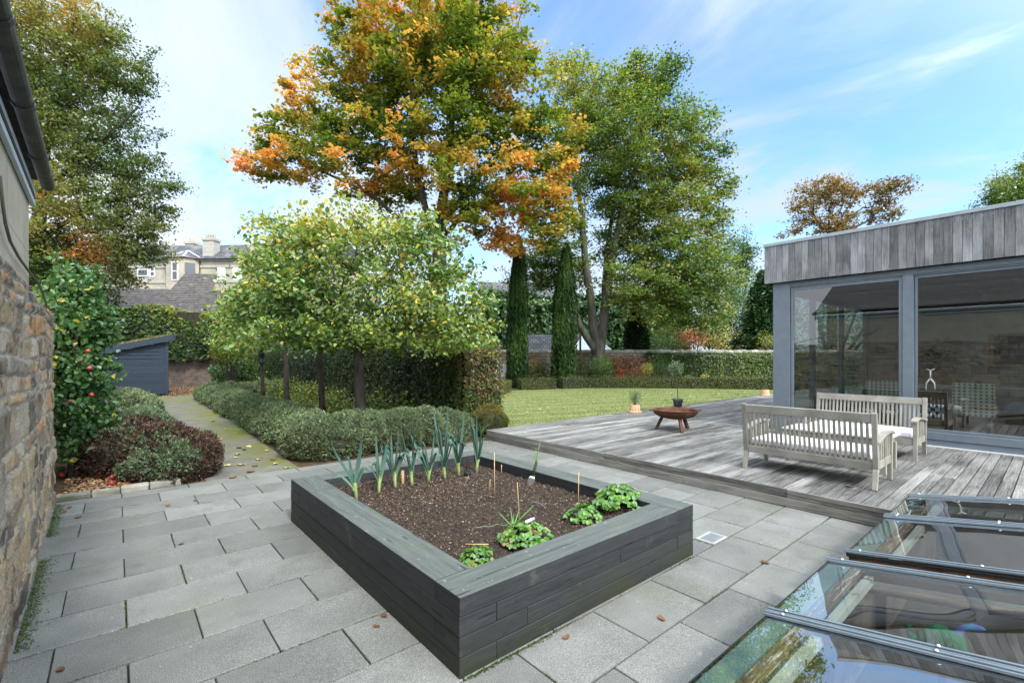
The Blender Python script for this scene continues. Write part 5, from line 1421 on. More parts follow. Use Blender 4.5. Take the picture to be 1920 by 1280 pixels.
# left side of the path
g1 = G(318, 905)
mound('hebe_shrub', 'nearest hebe mound, grey green with purple brown dead patches', 'shrub', [(A(.62, 7.62, .20), (.46, .44, .38)), (A(.46, 7.98, .24), (.46, .48, .42)), (A(.80, 8.0, .18), (.32, .42, .36))], 1150, .042, M['l_hebe_red'],
      lambda p: np.where(nz(p, 3.6, 21) + .5 * nz(p, 9, 22) + rng.normal(size=len(p)) * .35 > .05, rng.uniform(.0, .55, len(p)), rng.uniform(.70, 1, len(p))), tufts=7, spread=.6)
mound('hebe_shrub', 'dark purple brown hebe mound behind the nearest one', 'shrub', [(A(.18, 9.1, .22), (.60, .75, .40)), (A(.05, 8.5, .20), (.45, .45, .36))], 900, .040, M['l_hebe_red'],
      lambda p: np.where(nz(p, 2.4, 25) + .3 * nz(p, 9, 26) + rng.normal(size=len(p)) * .3 > .6, .85, rng.uniform(.0, .45, len(p))), tufts=6, spread=.6)
mound('hebe_shrub', 'rounded green hebe mound in the middle of the left row', 'shrub', [(A(.30, 10.4, .25), (.55, .8, .42)), (A(.32, 11.6, .2), (.5, .8, .36))], 700, .045, M['l_hebe_red'],
      lambda p: np.where(nz(p, 2.6, 28) > .55, rng.uniform(0, .5, len(p)), rng.uniform(.72, .98, len(p))), tufts=5)
mound('hebe_shrub', 'tall green hebe mound farthest back in front of the navy shed', 'shrub', [(A(-.05, 13.2, .35), (.75, 1.0, .52)), (A(.25, 15.2, .25), (.65, 1.3, .48))], 480, .055, M['l_hebe'], vb(.62, .12, 2.2, 29, .10), tufts=5)

# ------------------------------------------------------------------ espalier apple beside the wall
b = A(-.46, 8.4, 0)
lob = [lobe(145, 800, 6.35, 52, 75), lobe(135, 690, 6.35, 55, 80), lobe(135, 600, 6.4, 55, 70), lobe(140, 545, 6.5, 45, 60), lobe(175, 620, 6.5, 25, 70), lobe(118, 700, 6.0, 35, 120)]
tk = [(-.46, 8.4, 0, .035), (-.45, 8.42, .6, .03), (-.44, 8.4, 1.3, .024), (-.40, 8.4, 2.0, .018)]
ap = make_tree('apple_tree', 'young apple tree with red fruit growing against the stone wall', 'tree', b, [tk], lob, 330, 34, .13, .072, M['l_espalier'], M['bark_dark'], .022,
               lambda p: .42 + .15 * nz(p, 3, 5) + rng.normal(size=len(p)) * .16 + (rng.random(len(p)) < .02) * .6, hexa=True, step=.2, up=.6, aspect=.66, r_tip=.003, flat=.9, shell=.5)
for (px, py, top) in ((127, 560, 492), (103, 560, 505), (158, 590, 532), (88, 600, 545)):
    p0 = P(px, py, 6.4); p1 = P(px + 4, top, 6.4)
    k = 60; f = rng.random(k); sh_ = p0 + (p1 - p0) * f[:, None] + rng.normal(size=(k, 3)) * .035
    leafcloud('shoot_leaves', sh_, rand_dirs(len(sh_), .9), .075, rng.uniform(.3, .75, len(sh_)), M['l_espalier'], ap, True)
for (px, py) in ((165, 658), (168, 690), (172, 740), (150, 676), (132, 752), (78, 592)):
    q = P(px, py, 6.0 if px > 100 else 6.1); m = MB(); m.ball(q, (.029, .029, .027), 14, 10, .5)
    o = m.build('apple', M['apple_red'], ap)
    m = MB(); m.tube([q + A(0, 0, .03), q + A(.005, 0, .06)], .002, 5); m.build('stalk', M['bark_dark'], o)

# fallen apples
grp = 'windfall apples under the apple tree'
lst = [(185, 889), (193, 886), (210, 893), (209, 905), (221, 891), (226, 897), (183, 881), (116, 889)]
first = None
for i, (px, py) in enumerate(lst):
    q = G(px, py, .04); q[2] = .033
    if i == 0:
        m = MB(); m.ball((0, 0, 0), (.039, .039, .035), 16, 12, .5); m.tube([(0, 0, .028), (.006, 0, .048)], .002, 5)
        o = m.build('apple', M['apple_red'], org=(0, 0, 0)); first = o
    else: o = first.copy(); COL.objects.link(o)
    o.location = q; o.rotation_euler = (rnd.uniform(-1, 1), rnd.uniform(-1, 1), rnd.uniform(0, 6)); s = rnd.uniform(.85, 1.12); o.scale = (s, s, s)
    tag(o, 'red windfall apple lying on the leaf litter under the apple tree', 'apple', grp)

# fallen leaves: each one a curled leaf
def leaf_obj(mat, w=.030, l=.05, curl=.012):
    m = MB(); vs = []; n = 5
    for i in range(n):
        u = i / (n - 1); ww = w * math.sin(math.pi * (u * .86 + .09)) ** .8
        for s in (-1, 0, 1): vs.append((s * ww, (u - .5) * 2 * l, curl * (s * s) * (1 if i % 2 else .6) + curl * (u - .5) ** 2 * 2))
    fs = []
    for i in range(n - 1):
        for s in (0, 1): a = i * 3 + s; fs.append((a, a + 1, a + 4, a + 3))
    m.add(vs, fs, .5, 0, True); return m.build('fallen_leaf', mat, org=(0, 0, 0))
def scatter_leaves(pts, z, mats, label, grp, s0=.8, s1=1.3, big=1.0):
    firsts = [None] * len(mats)
    for i, q in enumerate(pts):
        k = rnd.randrange(len(mats))
        if firsts[k] is None:
            o = leaf_obj(mats[k], w=.022 * big, l=.034 * big, curl=.009); a = o.data.attributes['v']; a.data.foreach_set('value', [rnd.uniform(.1, .6)] * len(a.data)); firsts[k] = o
        else: o = firsts[k].copy(); COL.objects.link(o)
        o.location = (q[0], q[1], z + .003); o.rotation_euler = (rnd.uniform(-.15, .15), rnd.uniform(-.15, .15), rnd.uniform(0, 6.28)); s = rnd.uniform(s0, s1); o.scale = (s, s, s)
        tag(o, label, 'leaf', grp)
pp_ = [(448, 840), (467, 838), (414, 824), (442, 858), (446, 852), (403, 861), (485, 862), (437, 896), (452, 872), (538, 878), (516, 870), (427, 873), (470, 885), (500, 845), (395, 826), (486, 861), (458, 843), (424, 805), (400, 790), (512, 862), (478, 874), (440, 812)]
scatter_leaves([G(*q) for q in pp_], 0, [M['dead_y'], M['dead_y'], M['dead']], 'pale yellow fallen leaf lying on the concrete path', 'yellow leaves fallen on the path', 1.0, 1.9)
pp_ = [(114, 1256, ), (75, 1062), (366, 939), (315, 948), (147, 970), (1434, 1055), (720, 1155), (706, 1175), (1062, 1195), (1240, 1160), (340, 1020), (120, 960), (130, 952)]
scatter_leaves([G(*q) for q in pp_], 0.0, [M['dead'], M['dead']], 'curled brown fallen leaf lying on the grey paving', 'brown leaves fallen on the paving', .6, 1.15, 1.0)
pp_ = [(985, 812), (1050, 800), (1190, 797), (1258, 808), (1330, 795), (1345, 751), (1592, 913), (1066, 797), (1380, 790)]
scatter_leaves([G(*q, DZ) for q in pp_], DZ, [M['dead'], M['dead_y']], 'small dry leaf lying on the timber deck', 'dry leaves fallen on the deck', .8, 1.3, 1.1)
pp_ = [G(rnd.uniform(950, 1420), rnd.uniform(733, 785)) for _ in range(70)] + [G(1025, 774), G(1046, 771), G(1100, 762)]
pp_ = [q for q in pp_ if q[1] > 7.5 and q[0] > 7.2 and not q[1] > 30]
scatter_leaves(pp_, .03, [M['dead'], M['dead_y']], 'small fallen autumn leaf lying on the lawn', 'autumn leaves fallen on the lawn', .8, 1.6, 1.2)
k = 5200
lp = np.concatenate([np.stack([rng.uniform(-.5, .85, k), 7.25 + rng.random(k) ** 1.6 * 5, np.full(k, .012)], 1),
                     np.stack([rng.uniform(-2, 8, 6000), rng.uniform(23.0, 30, 6000), np.full(6000, .01)], 1),
                     np.stack([rng.uniform(3, 7, 3000), rng.uniform(8.6, 20, 3000), np.full(3000, .01)], 1)])
o = leafcloud('leaf_litter', lp, rand_dirs(len(lp), 1.6), rng.uniform(.03, .075, len(lp)), rng.random(len(lp)) * .75, M['dead'], None, False, .6)
tag(o, 'brown leaf litter covering the soil of the beds and the yard by the shed', 'leaf litter', kind='stuff')

# ------------------------------------------------------------------ row of small trees behind the hebe hedge
TX = 3.8
def fruit_tree(y, label, lob, n, per, h_fork, r0, leaf=.085, dens=1.0, seed=0, zmin=1.5, lean=.05, name='fruit_tree'):
    b = A(TX, y, 0)
    tk = [(TX, y, 0, r0 * 1.25), (TX - lean, y, .5, r0), (TX - lean * 1.5, y, h_fork * .7, r0 * .9), (TX - lean * 2, y, h_fork, r0 * .8)]
    return make_tree(name, label, 'tree', b, [tk], lob, n, per, .26, leaf, M['l_apple'], M['bark_dark'], r0 * .75,
                     lambda p: .36 + .13 * nz(p, 1.6, 5 + seed) + .06 * (p[:, 2] - 2.6) + rng.normal(size=len(p)) * .13 + (rng.random(len(p)) < .05) * rng.uniform(.3, .6, len(p)), hexa=True, step=.3, up=.9, aspect=.62,
                     r_tip=.006, flat=.6, shell=.4, alpha=.3, zmin=zmin, bare=.12, group='row of small fruit trees behind the hebe hedge', bow=.16)
lob = [lobe(670, 500, 9.4, 165, 75, 150), lobe(550, 490, 9.6, 95, 70), lobe(790, 500, 9.3, 100, 75), lobe(860, 570, 9.2, 72, 70), lobe(810, 590, 9.3, 110, 45), lobe(660, 570, 9.4, 170, 50), lobe(530, 570, 9.4, 100, 50), lobe(680, 440, 9.6, 150, 30), lobe(560, 425, 9.5, 90, 28), lobe(770, 435, 9.5, 80, 30), lobe(870, 620, 9.1, 60, 28), lobe(600, 625, 9.3, 120, 22), lobe(760, 625, 9.3, 110, 22), lobe(480, 590, 9.5, 60, 50), lobe(650, 640, 9.3, 200, 24, 120), lobe(850, 640, 9.2, 80, 22)]
fruit_tree(9.15, 'broad spreading fruit tree with yellowing leaves, nearest of the row', lob, 760, 38, 1.8, .11, .088, zmin=1.68)
lob = [lobe(540, 635, 11.2, 70, 26), lobe(640, 640, 11.2, 60, 22), lobe(590, 540, 11.2, 90, 70), lobe(530, 560, 11.2, 60, 60), lobe(600, 600, 11.2, 80, 40), lobe(500, 500, 11.4, 50, 60)]
fruit_tree(11.46, 'slimmer fruit tree second in the row behind the spreading one', lob, 150, 26, 2.0, .075, .085, seed=3)
lob = [lobe(450, 630, 13.5, 50, 30), lobe(560, 640, 13.5, 60, 24), lobe(500, 560, 13.5, 75, 75), lobe(450, 590, 13.5, 50, 50), lobe(540, 600, 13.5, 60, 40), lobe(470, 520, 13.5, 50, 50)]
fruit_tree(14.5, 'third small fruit tree of the row with a pale bird box', lob, 150, 26, 2.0, .075, .095, seed=4)
lob = [lobe(450, 590, 15.7, 60, 55), lobe(490, 620, 15.7, 50, 35), lobe(415, 600, 15.7, 32, 45), lobe(440, 630, 15.7, 40, 30), lobe(420, 640, 15.7, 30, 25)]
fruit_tree(17.4, 'fourth and farthest small fruit tree of the row', lob, 130, 26, 1.9, .06, .10, seed=6)
q = A(3.66, 14.4, 0)
m = MB(); m.lathe([(0, 1.78), (.07, 1.78), (.075, 2.2), (.09, 2.21), (.0, 2.3)], 16, q); o = m.build('bird_box', mat_plain('weathered_pale_wood', (0.30, 0.28, 0.25), .8)); tag(o, 'pale grey tubular bird box fixed on a small tree trunk', 'bird box')
q = A(3.7, 17.3, 0)
m = MB(); m.lathe([(0, 1.35), (.09, 1.36), (.11, 1.40), (.07, 1.41), (.07, 1.66), (.13, 1.67), (.02, 1.78), (0, 1.9)], 14, q); o = m.build('bird_feeder', M['frame_dark']); tag(o, 'dark hanging bird feeder by the farthest small tree trunk', 'bird feeder')

# beech hedge: near end and the long dark side facing the path
hx0, hx1, hy0, hy1, hh_ = 5.78, 6.80, 8.5, 26.0, 1.86
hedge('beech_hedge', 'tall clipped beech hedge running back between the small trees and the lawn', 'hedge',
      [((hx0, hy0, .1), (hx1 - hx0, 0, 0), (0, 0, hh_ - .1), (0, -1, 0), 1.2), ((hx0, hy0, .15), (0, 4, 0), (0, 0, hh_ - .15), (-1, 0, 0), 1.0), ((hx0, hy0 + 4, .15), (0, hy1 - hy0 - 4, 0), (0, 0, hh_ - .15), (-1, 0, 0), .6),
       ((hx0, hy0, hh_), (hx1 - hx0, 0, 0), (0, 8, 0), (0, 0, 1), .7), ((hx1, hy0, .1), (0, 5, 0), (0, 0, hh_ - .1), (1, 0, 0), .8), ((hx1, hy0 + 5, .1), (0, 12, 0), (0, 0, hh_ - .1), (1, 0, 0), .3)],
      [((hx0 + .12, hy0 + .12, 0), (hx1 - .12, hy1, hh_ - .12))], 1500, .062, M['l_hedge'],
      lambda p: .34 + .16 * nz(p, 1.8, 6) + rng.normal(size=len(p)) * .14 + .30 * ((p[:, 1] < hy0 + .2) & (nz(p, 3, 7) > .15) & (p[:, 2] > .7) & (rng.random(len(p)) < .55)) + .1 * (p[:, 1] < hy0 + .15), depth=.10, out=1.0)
# under-planting in the bed behind the hebes
k = 9000
up_p = np.stack([rng.uniform(4.3, 5.7, k), rng.uniform(9, 22, k), rng.random(k) ** 1.5 * .8], 1)
up_p[:, 2] *= np.clip(nz(up_p * A(1, 1, 0), 1.6, 12) * .6 + .7, .15, 1.3)
o = leafcloud('undergrowth', up_p, rand_dirs(k, .5), rng.uniform(.05, .1, k), rng.random(k), M['l_hedge2']); tag(o, 'loose green undergrowth between the small trees and the beech hedge', 'undergrowth', kind='stuff')

# low golden shrub at the corner of the deck, grass tufts beside it
mound('low_shrub', 'low dark green and golden shrub at the far corner of the deck', 'shrub', [(A(6.0, 7.9, .14), (.42, .42, .34)), (A(6.25, 8.2, .14), (.42, .4, .36))], 1100, .034, M['l_box'], lambda p: .35 + .6 * (p[:, 2] > .33) + rng.normal(size=len(p)) * .15, tufts=4, stick=.02)
r = empty('grass_clump', (5.5, 7.45, 0), 'clump of strappy green leaves at the deck corner', 'plant'); ribs = []
for i in range(16):
    a = rnd.uniform(0, 6.28); dd = A(math.cos(a), math.sin(a), 0); L = rnd.uniform(.2, .42); ribs.append(([A(5.5, 7.42, 0) + dd * L * .6 * u * u + A(0, 0, L * u * (1 - .3 * u)) for u in np.linspace(0, 1, 7)], [.014 * (1 - u ** 2) + .001 for u in np.linspace(0, 1, 7)], unit(np.cross(dd, [0, 0, 1])[None])[0], .4, .9))
V, Q, at, w_ = ribbon_mesh(ribs); np_mesh('leaves', V, Q, M['l_green'], r, at, True, w_)
# ------------------------------------------------------------------ garden boundary: low box hedge, border, beech hedge, stone wall
def strip_hedge(name, label, line, w, h, dens, size, lm, vfn, group=None, depth=.05):
    quads = []; cores = []
    cm = MB()
    for a, b in zip(line[:-1], line[1:]):
        a = A(a[0], a[1], 0); b = A(b[0], b[1], 0); e = b - a; L = np.linalg.norm(e); u = e / L; n = A(u[1], -u[0], 0)
        if n @ (-FW) < 0: n = -n
        bk = -n * w
        quads.append((a + A(0, 0, .03), e, A(0, 0, h - .03), n)); quads.append((a + A(0, 0, h), e, bk, A(0, 0, 1)))
        ins = .05
        p = [a - n * ins, b - n * ins, b + bk + n * ins, a + bk + n * ins]
        cm.add([tuple(q) for q in p] + [tuple(q + A(0, 0, h - .05)) for q in p], [(3, 2, 1, 0), (4, 5, 6, 7), (0, 1, 5, 4), (1, 2, 6, 5), (2, 3, 7, 6), (3, 0, 4, 7)], .5)
    a, b = [A(q[0], q[1], 0) for q in line[:2]]; u = unit((b - a)[None])[0]; n = A(u[1], -u[0], 0)
    if n @ (-FW) < 0: n = -n
    quads.append((a + A(0, 0, .03), -n * w, A(0, 0, h - .03), -u))
    pos = []; nr = []
    for c, eu, ev, n in quads:
        k = int(np.linalg.norm(eu) * np.linalg.norm(ev) * dens); p = c + rng.random((k, 1)) * eu + rng.random((k, 1)) * ev
        p = p + n * ((.4 * nz(p, 1.3, 3) + .4 * nz(p, 4, 4)) * depth + np.abs(rng.normal(size=k)) * depth * .4)[:, None]; pos.append(p); nr.append(np.repeat(n[None], k, 0))
    pos = np.concatenate(pos); nr = np.concatenate(nr)
    r = empty(name, A(*(pos.mean(0)[:2]), 0), label, 'hedge', group); cm.build('stems', M['stems'], r)
    leafcloud('foliage', pos, unit(nr + rng.normal(size=nr.shape) * .6 + A(0, 0, .5)), size * rng.uniform(.6, 1.3, len(pos)), vfn(pos), lm, r, False, .7, .3, None, .3)
    return r
bv = lambda p: .42 + .22 * nz(p, 1.1, 8) + rng.normal(size=len(p)) * .16
HGL = [(p[0], p[1]) for p in HG]
ba = [(6.95, 16.5), tuple(G(936, 742)[:2]), HGL[1]]
strip_hedge('box_hedge', 'low box hedge section left of the first cypress', ba, .45, .52, 900, .05, M['l_box'], bv)
strip_hedge('box_hedge', 'low box hedge section between the two cypresses', [tuple(G(978, 731)[:2]), tuple(G(1043, 729)[:2])], .45, .52, 900, .05, M['l_box'], bv)
strip_hedge('box_hedge', 'long low box hedge curving along the back of the lawn', [tuple(G(1056, 729)[:2])] + HGL[3:], .45, .55, 800, .055, M['l_box'], bv)

# back stone wall with rounded cope stones
def wall_run(name, label, a, b, h, th, mat, cope_w=.38, cope=True):
    a = A(a[0], a[1], 0); b = A(b[0], b[1], 0); e = b - a; L = np.linalg.norm(e); ang = math.atan2(e[1], e[0])
    r = empty(name, a, label, 'wall', rot=(0, 0, ang))
    m = MB(); m.box((0, -th / 2, -.1), (L, th / 2, h)); m.build('wall_face', mat, r)
    if cope:
        m = MB(); x = 0
        while x < L:
            w_ = rnd.uniform(.18, .34); hh = rnd.uniform(.15, .20); z0 = h + .002
            sec = [(-th / 2 - .05, z0), (th / 2 + .05, z0), (th / 2 + .04, z0 + hh * .55), (th / 4, z0 + hh * .95), (0, z0 + hh), (-th / 4, z0 + hh * .95), (-th / 2 - .04, z0 + hh * .55)]
            m.prism([(x, y + rnd.uniform(-.01, .01), z + rnd.uniform(-.008, .008) * (z > z0)) for y, z in reversed(sec)], (w_ - .012, 0, 0)); x += w_
        m.build('cope_stones', M['cope'], r)
    return r
WA = P(905, 668, 26.5); WB = P(1480, 668, 29.0); WC = P(1800, 668, 30)
wall_run('boundary_wall', 'long rubble stone boundary wall with rounded cope along the back of the garden', WA, WC, 1.82, .42, M['rubble_far'])
strip_hedge('clipped_hedge', 'broad clipped hedge in front of the stone wall beside the garden room', [tuple(P(1215, 668, 26.8)[:2]), tuple(P(1330, 668, 26.9)[:2]), tuple(P(1465, 668, 27.2)[:2]), tuple(P(1640, 668, 27.6)[:2])], .7, 1.68, 700, .095, M['l_hedge2'], lambda p: .40 + .18 * nz(p, 1.0, 9) + rng.normal(size=len(p)) * .16, depth=.14)

# cypress columns
def cypress(px, pb, top, wpx, d, label):
    c = P(px, 668, d); c[2] = 0; h = HC + (668 - top) / 875 * d; R0 = wpx / 875 * d / 2
    r = empty('cypress', c, label, 'tree', 'columnar cypresses at the edge of the lawn')
    k = 15000; z = rng.random(k) ** .9; prof = np.minimum(1, (z * 9 + .45)) * (1 - np.clip((z - .5) / .5, 0, 1) ** 2.0 * .9)
    a = rng.random(k) * 6.2832; zz = z * h; lp = np.stack([np.cos(a) * 2, np.sin(a) * 2, zz * .5], 1)
    rad = R0 * prof * (1 + .20 * nz(lp, 1.6, int(px)) + .15 * nz(lp * A(1, 1, .5), 5, 3)) * rng.uniform(.75, 1.12, k)
    lean = A(*(RT[:2] * .12), 0)
    pos = c + np.stack([np.cos(a) * rad, np.sin(a) * rad, zz], 1) + lean * (zz / h)[:, None] ** 2
    U = unit(np.stack([np.cos(a) * .25, np.sin(a) * .25, np.ones(k)], 1) + rng.normal(size=(k, 3)) * .12)
    N = unit(np.stack([np.cos(a), np.sin(a), np.zeros(k)], 1) + rng.normal(size=(k, 3)) * .45)
    leafcloud('crown', pos, N, rng.uniform(.16, .34, k), .45 + .3 * nz(pos, 2.2, 5) + rng.normal(size=k) * .2, M['l_cypress'], r, False, .22, .2, U)
    m = MB(); m.tube([c, c + A(0, 0, h * .3), c + A(0, 0, h * .85) + lean * .6], [.12, .09, .03], 8); m.build('trunk', M['bark_dark'], r)
    m = MB(); n = 14; m.tube([c + A(0, 0, h * f) + lean * f * f for f in np.linspace(.04, .92, n)], [R0 * .62 * min(1, f * 9 + .4) * (1 - max(0, (f - .5) / .5) ** 2 * .93) for f in np.linspace(.04, .92, n)], 10); m.build('inner_branches', M['stems'], r)
cypress(970, 725, 448, 38, 24.2, 'left columnar cypress, slightly taller and leaning, by the hedge')
cypress(1057, 725, 458, 43, 24.4, 'right columnar cypress standing nearest the big beech trunk')

# big beech with several grey trunks
bb = P(1112, 668, 26); bb[2] = 0
def tp(px, py, d=26): p = P(px, py, d); return p
def pole(lst): return [(*tp(px, py, dd), r) for px, py, dd, r in lst]
trunks = [[(bb[0], bb[1], 0, .42)] + pole([(1118, 690, 26, .36), (1122, 662, 26, .36), (1128, 630, 26, .28), (1137, 560, 26, .24), (1148, 480, 26, .2), (1165, 400, 26, .15), (1190, 320, 26.2, .11), (1210, 240, 26.4, .07)]),
          pole([(1118, 660, 25.9, .27), (1112, 610, 25.8, .25), (1108, 560, 25.6, .22), (1098, 500, 25.4, .2), (1092, 420, 25.2, .15), (1085, 350, 25, .11), (1080, 270, 25, .07)]),
          pole([(1116, 655, 25.9, .22), (1100, 632, 25.6, .2), (1085, 606, 25.3, .18), (1079, 584, 25.2, .15)]),
          pole([(1130, 600, 26.2, .18), (1133, 540, 26.6, .16), (1138, 470, 27, .14), (1150, 390, 27.4, .10), (1160, 300, 27.6, .07)])]
lob = [lobe(1150, 175, 26, 105, 60), lobe(1230, 175, 26, 75, 55), lobe(1080, 150, 26, 45, 40), lobe(1200, 270, 26, 130, 90, 130), lobe(1290, 280, 26, 75, 85), lobe(1100, 300, 26, 90, 90), lobe(1240, 380, 26, 125, 90), lobe(1330, 340, 26, 52, 60),
       lobe(1345, 430, 26, 42, 70), lobe(1260, 480, 25.5, 110, 70), lobe(1330, 510, 26, 52, 60), lobe(1200, 530, 24.8, 75, 50), lobe(1290, 560, 26, 80, 50), lobe(1045, 440, 26, 60, 60), lobe(1000, 480, 26, 60, 35), lobe(1180, 420, 28, 90, 90), lobe(1080, 220, 26, 80, 70), lobe(1020, 530, 27, 70, 30), lobe(1300, 590, 25.5, 90, 40), lobe(1230, 560, 24.6, 90, 50), lobe(1350, 540, 26, 50, 70), lobe(1290, 500, 24.5, 100, 60), lobe(1050, 500, 26.5, 80, 60), lobe(1060, 130, 26, 50, 30), lobe(1210, 130, 26, 80, 26)]
make_tree('beech_tree', 'large green beech with several smooth grey trunks behind the lawn', 'tree', bb, trunks, lob, 2000, 66, .55, .16, M['l_beech'], M['bark'], .22,
          lambda p: .42 + .17 * nz(p, .55, 11) + .10 * nz(p, 2, 12) + rng.normal(size=len(p)) * .13 + .03 * (rng.random(len(p)) < .04) * 12, step=1.1, up=1.2, r_tip=.02, flat=.45, shell=.42, alpha=.25, droop=.6, expo=.52)

# maple, orange and green
mbp = P(822, 668, 21); mbp[2] = 0
trunks = [[(mbp[0], mbp[1], 0, .42), (*tp(822, 560, 21), .36), (*tp(824, 470, 21), .30), (*tp(826, 410, 21), .26), (*tp(835, 340, 21), .2), (*tp(845, 270, 21), .15), (*tp(850, 180, 21), .1), (*tp(855, 90, 21), .06)],
          pole([(824, 480, 21, .18), (800, 400, 20.6, .15), (780, 320, 20.3, .12), (775, 240, 20, .09), (770, 150, 20, .06)]),
          pole([(822, 500, 21, .16), (806, 430, 21.4, .14), (790, 350, 21.8, .11), (740, 260, 22, .08), (700, 180, 22, .05)]),
          pole([(822, 520, 21, .14), (760, 420, 20.8, .10), (690, 360, 20.6, .07), (600, 320, 20.4, .045)]),
          pole([(830, 420, 21, .13), (880, 350, 20.8, .10), (940, 290, 20.6, .07), (1010, 250, 20.6, .05)]),
          pole([(826, 450, 21, .12), (870, 400, 21.5, .09), (920, 380, 21.8, .07), (980, 370, 22, .05)])]
lob = [lobe(800, 40, 21, 170, 80, 150), lobe(920, 40, 21, 75, 60), lobe(690, 30, 21, 75, 50), lobe(690, 130, 21, 110, 90), lobe(830, 150, 21, 170, 110, 170), lobe(940, 190, 21, 95, 90), lobe(620, 230, 21, 120, 75), lobe(540, 265, 21, 75, 50), lobe(480, 305, 21, 55, 36), lobe(560, 320, 21, 90, 28),
       lobe(690, 290, 20.5, 150, 85), lobe(850, 290, 20, 140, 95), lobe(990, 270, 21, 90, 75), lobe(1060, 255, 21, 52, 48), lobe(960, 370, 21, 110, 70), lobe(1040, 340, 21.3, 65, 60), lobe(1010, 430, 21.3, 70, 45), lobe(1060, 420, 21.3, 45, 35), lobe(900, 430, 21.5, 80, 35), lobe(720, 370, 21.5, 90, 30), lobe(580, 170, 21, 45, 45), lobe(1080, 290, 21, 36, 30), lobe(950, 450, 21.5, 60, 30), lobe(1000, 380, 20.6, 70, 50), lobe(880, 400, 20.2, 60, 30), lobe(970, 110, 21, 40, 30)]
mc = P(800, 250, 21)
def vmaple(p):
    rel = p - mc; side = rel @ RT; hgt = rel[:, 2]; front = -(rel @ FW)
    patch = .17 * nz(p, .6, 42) + .30 * nz(p, 1.5, 43) + .10 * nz(p, 4, 44)
    edge = np.clip(np.sqrt((side / 8.5) ** 2 + (hgt / 6) ** 2 + (front / 6) ** 2) - .55, -.3, .6)
    left = np.clip(-side / 8, -.2, 1) * .12
    return .29 + patch + .42 * edge + left + .06 * np.sign(front) + rng.normal(size=len(p)) * .07
make_tree('maple_tree', 'tall maple turning orange over its outer branches, centre of the view', 'tree', mbp, trunks, lob, 1600, 54, .42, .165, M['l_maple'], M['bark_dark'], .22, vmaple, step=.9, up=1.3, r_tip=.016, flat=.4, shell=.42, alpha=.3, droop=.5, aspect=.85, expo=.5)

# tall tree at the left
lb = P(70, 668, 25); lb[2] = 0
trunks = [[(lb[0], lb[1], 0, .4), (*tp(70, 520, 25), .34), (*tp(75, 360, 25), .28), (*tp(90, 230, 25), .2), (*tp(80, 150, 25), .13), (*tp(70, 40, 25), .08)],
          pole([(90, 240, 25, .14), (110, 180, 24.6, .11), (125, 110, 24.4, .08), (140, 30, 24, .05)]), pole([(75, 380, 25, .15), (140, 300, 24.5, .11), (210, 250, 24, .07), (260, 200, 24, .04)]), pole([(72, 450, 25, .14), (150, 400, 24.6, .1), (230, 370, 24.3, .07), (300, 360, 24, .04)])]
lob = [lobe(60, 30, 25, 130, 70), lobe(150, 60, 25, 90, 65), lobe(210, 110, 25, 75, 55), lobe(100, 140, 25, 120, 80), lobe(240, 160, 25, 58, 42), lobe(160, 230, 25, 110, 70), lobe(80, 270, 25, 90, 80), lobe(210, 290, 25, 80, 48), lobe(270, 330, 25, 65, 38), lobe(150, 350, 24.5, 110, 65), lobe(280, 390, 25, 50, 32), lobe(210, 410, 24.5, 90, 48), lobe(130, 440, 24, 95, 60), lobe(230, 470, 25, 70, 45), lobe(90, 520, 25, 70, 50), lobe(310, 405, 25, 38, 18), lobe(190, 520, 25, 60, 35), lobe(-20, 200, 26, 120, 120), lobe(250, 440, 24.6, 60, 30), lobe(320, 350, 25, 28, 14), lobe(285, 250, 25, 30, 18), lobe(230, 520, 25, 40, 30), lobe(270, 470, 25, 45, 30)]
make_tree('lime_tree', 'tall lime tree with drooping green and rusty branches above the navy shed', 'tree', lb, trunks, lob, 1500, 64, .5, .155, M['l_left'], M['bark_dark'], .2,
          lambda p: .36 + .24 * nz(p, .6, 51) + .12 * nz(p, 2, 52) + rng.normal(size=len(p)) * .12 + .5 * ((np.linalg.norm((p - P(165, 475, 24.3)), axis=1) < 1.15) & (rng.random(len(p)) < .7)), step=1.0, up=.9, r_tip=.016, flat=.6, shell=.42, alpha=.3, droop=1.4, expo=.5)

# trees beyond the garden on the right
def simple_tree(name, label, px, d, lob, n, per, clump, leaf, lm, vfn, rt=.3, fork=600, group=None, trunkpts=None, **kw):
    b = P(px, 668, d); b[2] = 0
    tk = [(b[0], b[1], -0.2, rt * 1.2), (*P(px, (668 + fork) / 2, d), rt), (*P(px, fork, d), rt * .8)] + (trunkpts or [])
    return make_tree(name, label, 'tree', b, [tk], lob, n, per, clump, leaf, lm, M['bark_dark'], rt * .6, vfn, group=group, r_tip=.02, shell=.45, alpha=.25, **kw)
simple_tree('autumn_tree', 'sparse brown and gold tree behind the garden room roof', 1560, 46,
            [lobe(1535, 360, 46, 60, 25), lobe(1500, 400, 46, 35, 25), lobe(1580, 370, 46, 40, 30), lobe(1670, 350, 46, 45, 18), lobe(1655, 390, 46, 35, 25), lobe(1560, 420, 46, 60, 20), lobe(1480, 436, 46, 28, 10), lobe(1625, 400, 46, 30, 20)],
            300, 40, .7, .24, M['l_brown'], lambda p: .4 + .35 * nz(p, .35, 61) + rng.normal(size=len(p)) * .16, .4, 440, step=1.6, flat=.5, bare=.2)
simple_tree('green_tree', 'dense bright green tree peeping over the garden room roof at the right edge', 1950, 40, [lobe(1930, 345, 40, 70, 45), lobe(1900, 370, 40, 50, 35), lobe(1960, 340, 40, 60, 60)], 260, 70, .8, .2, M['l_beech'], lambda p: .35 + .2 * nz(p, .6, 62) + rng.normal(size=len(p)) * .15, .35, 420, step=1.4)
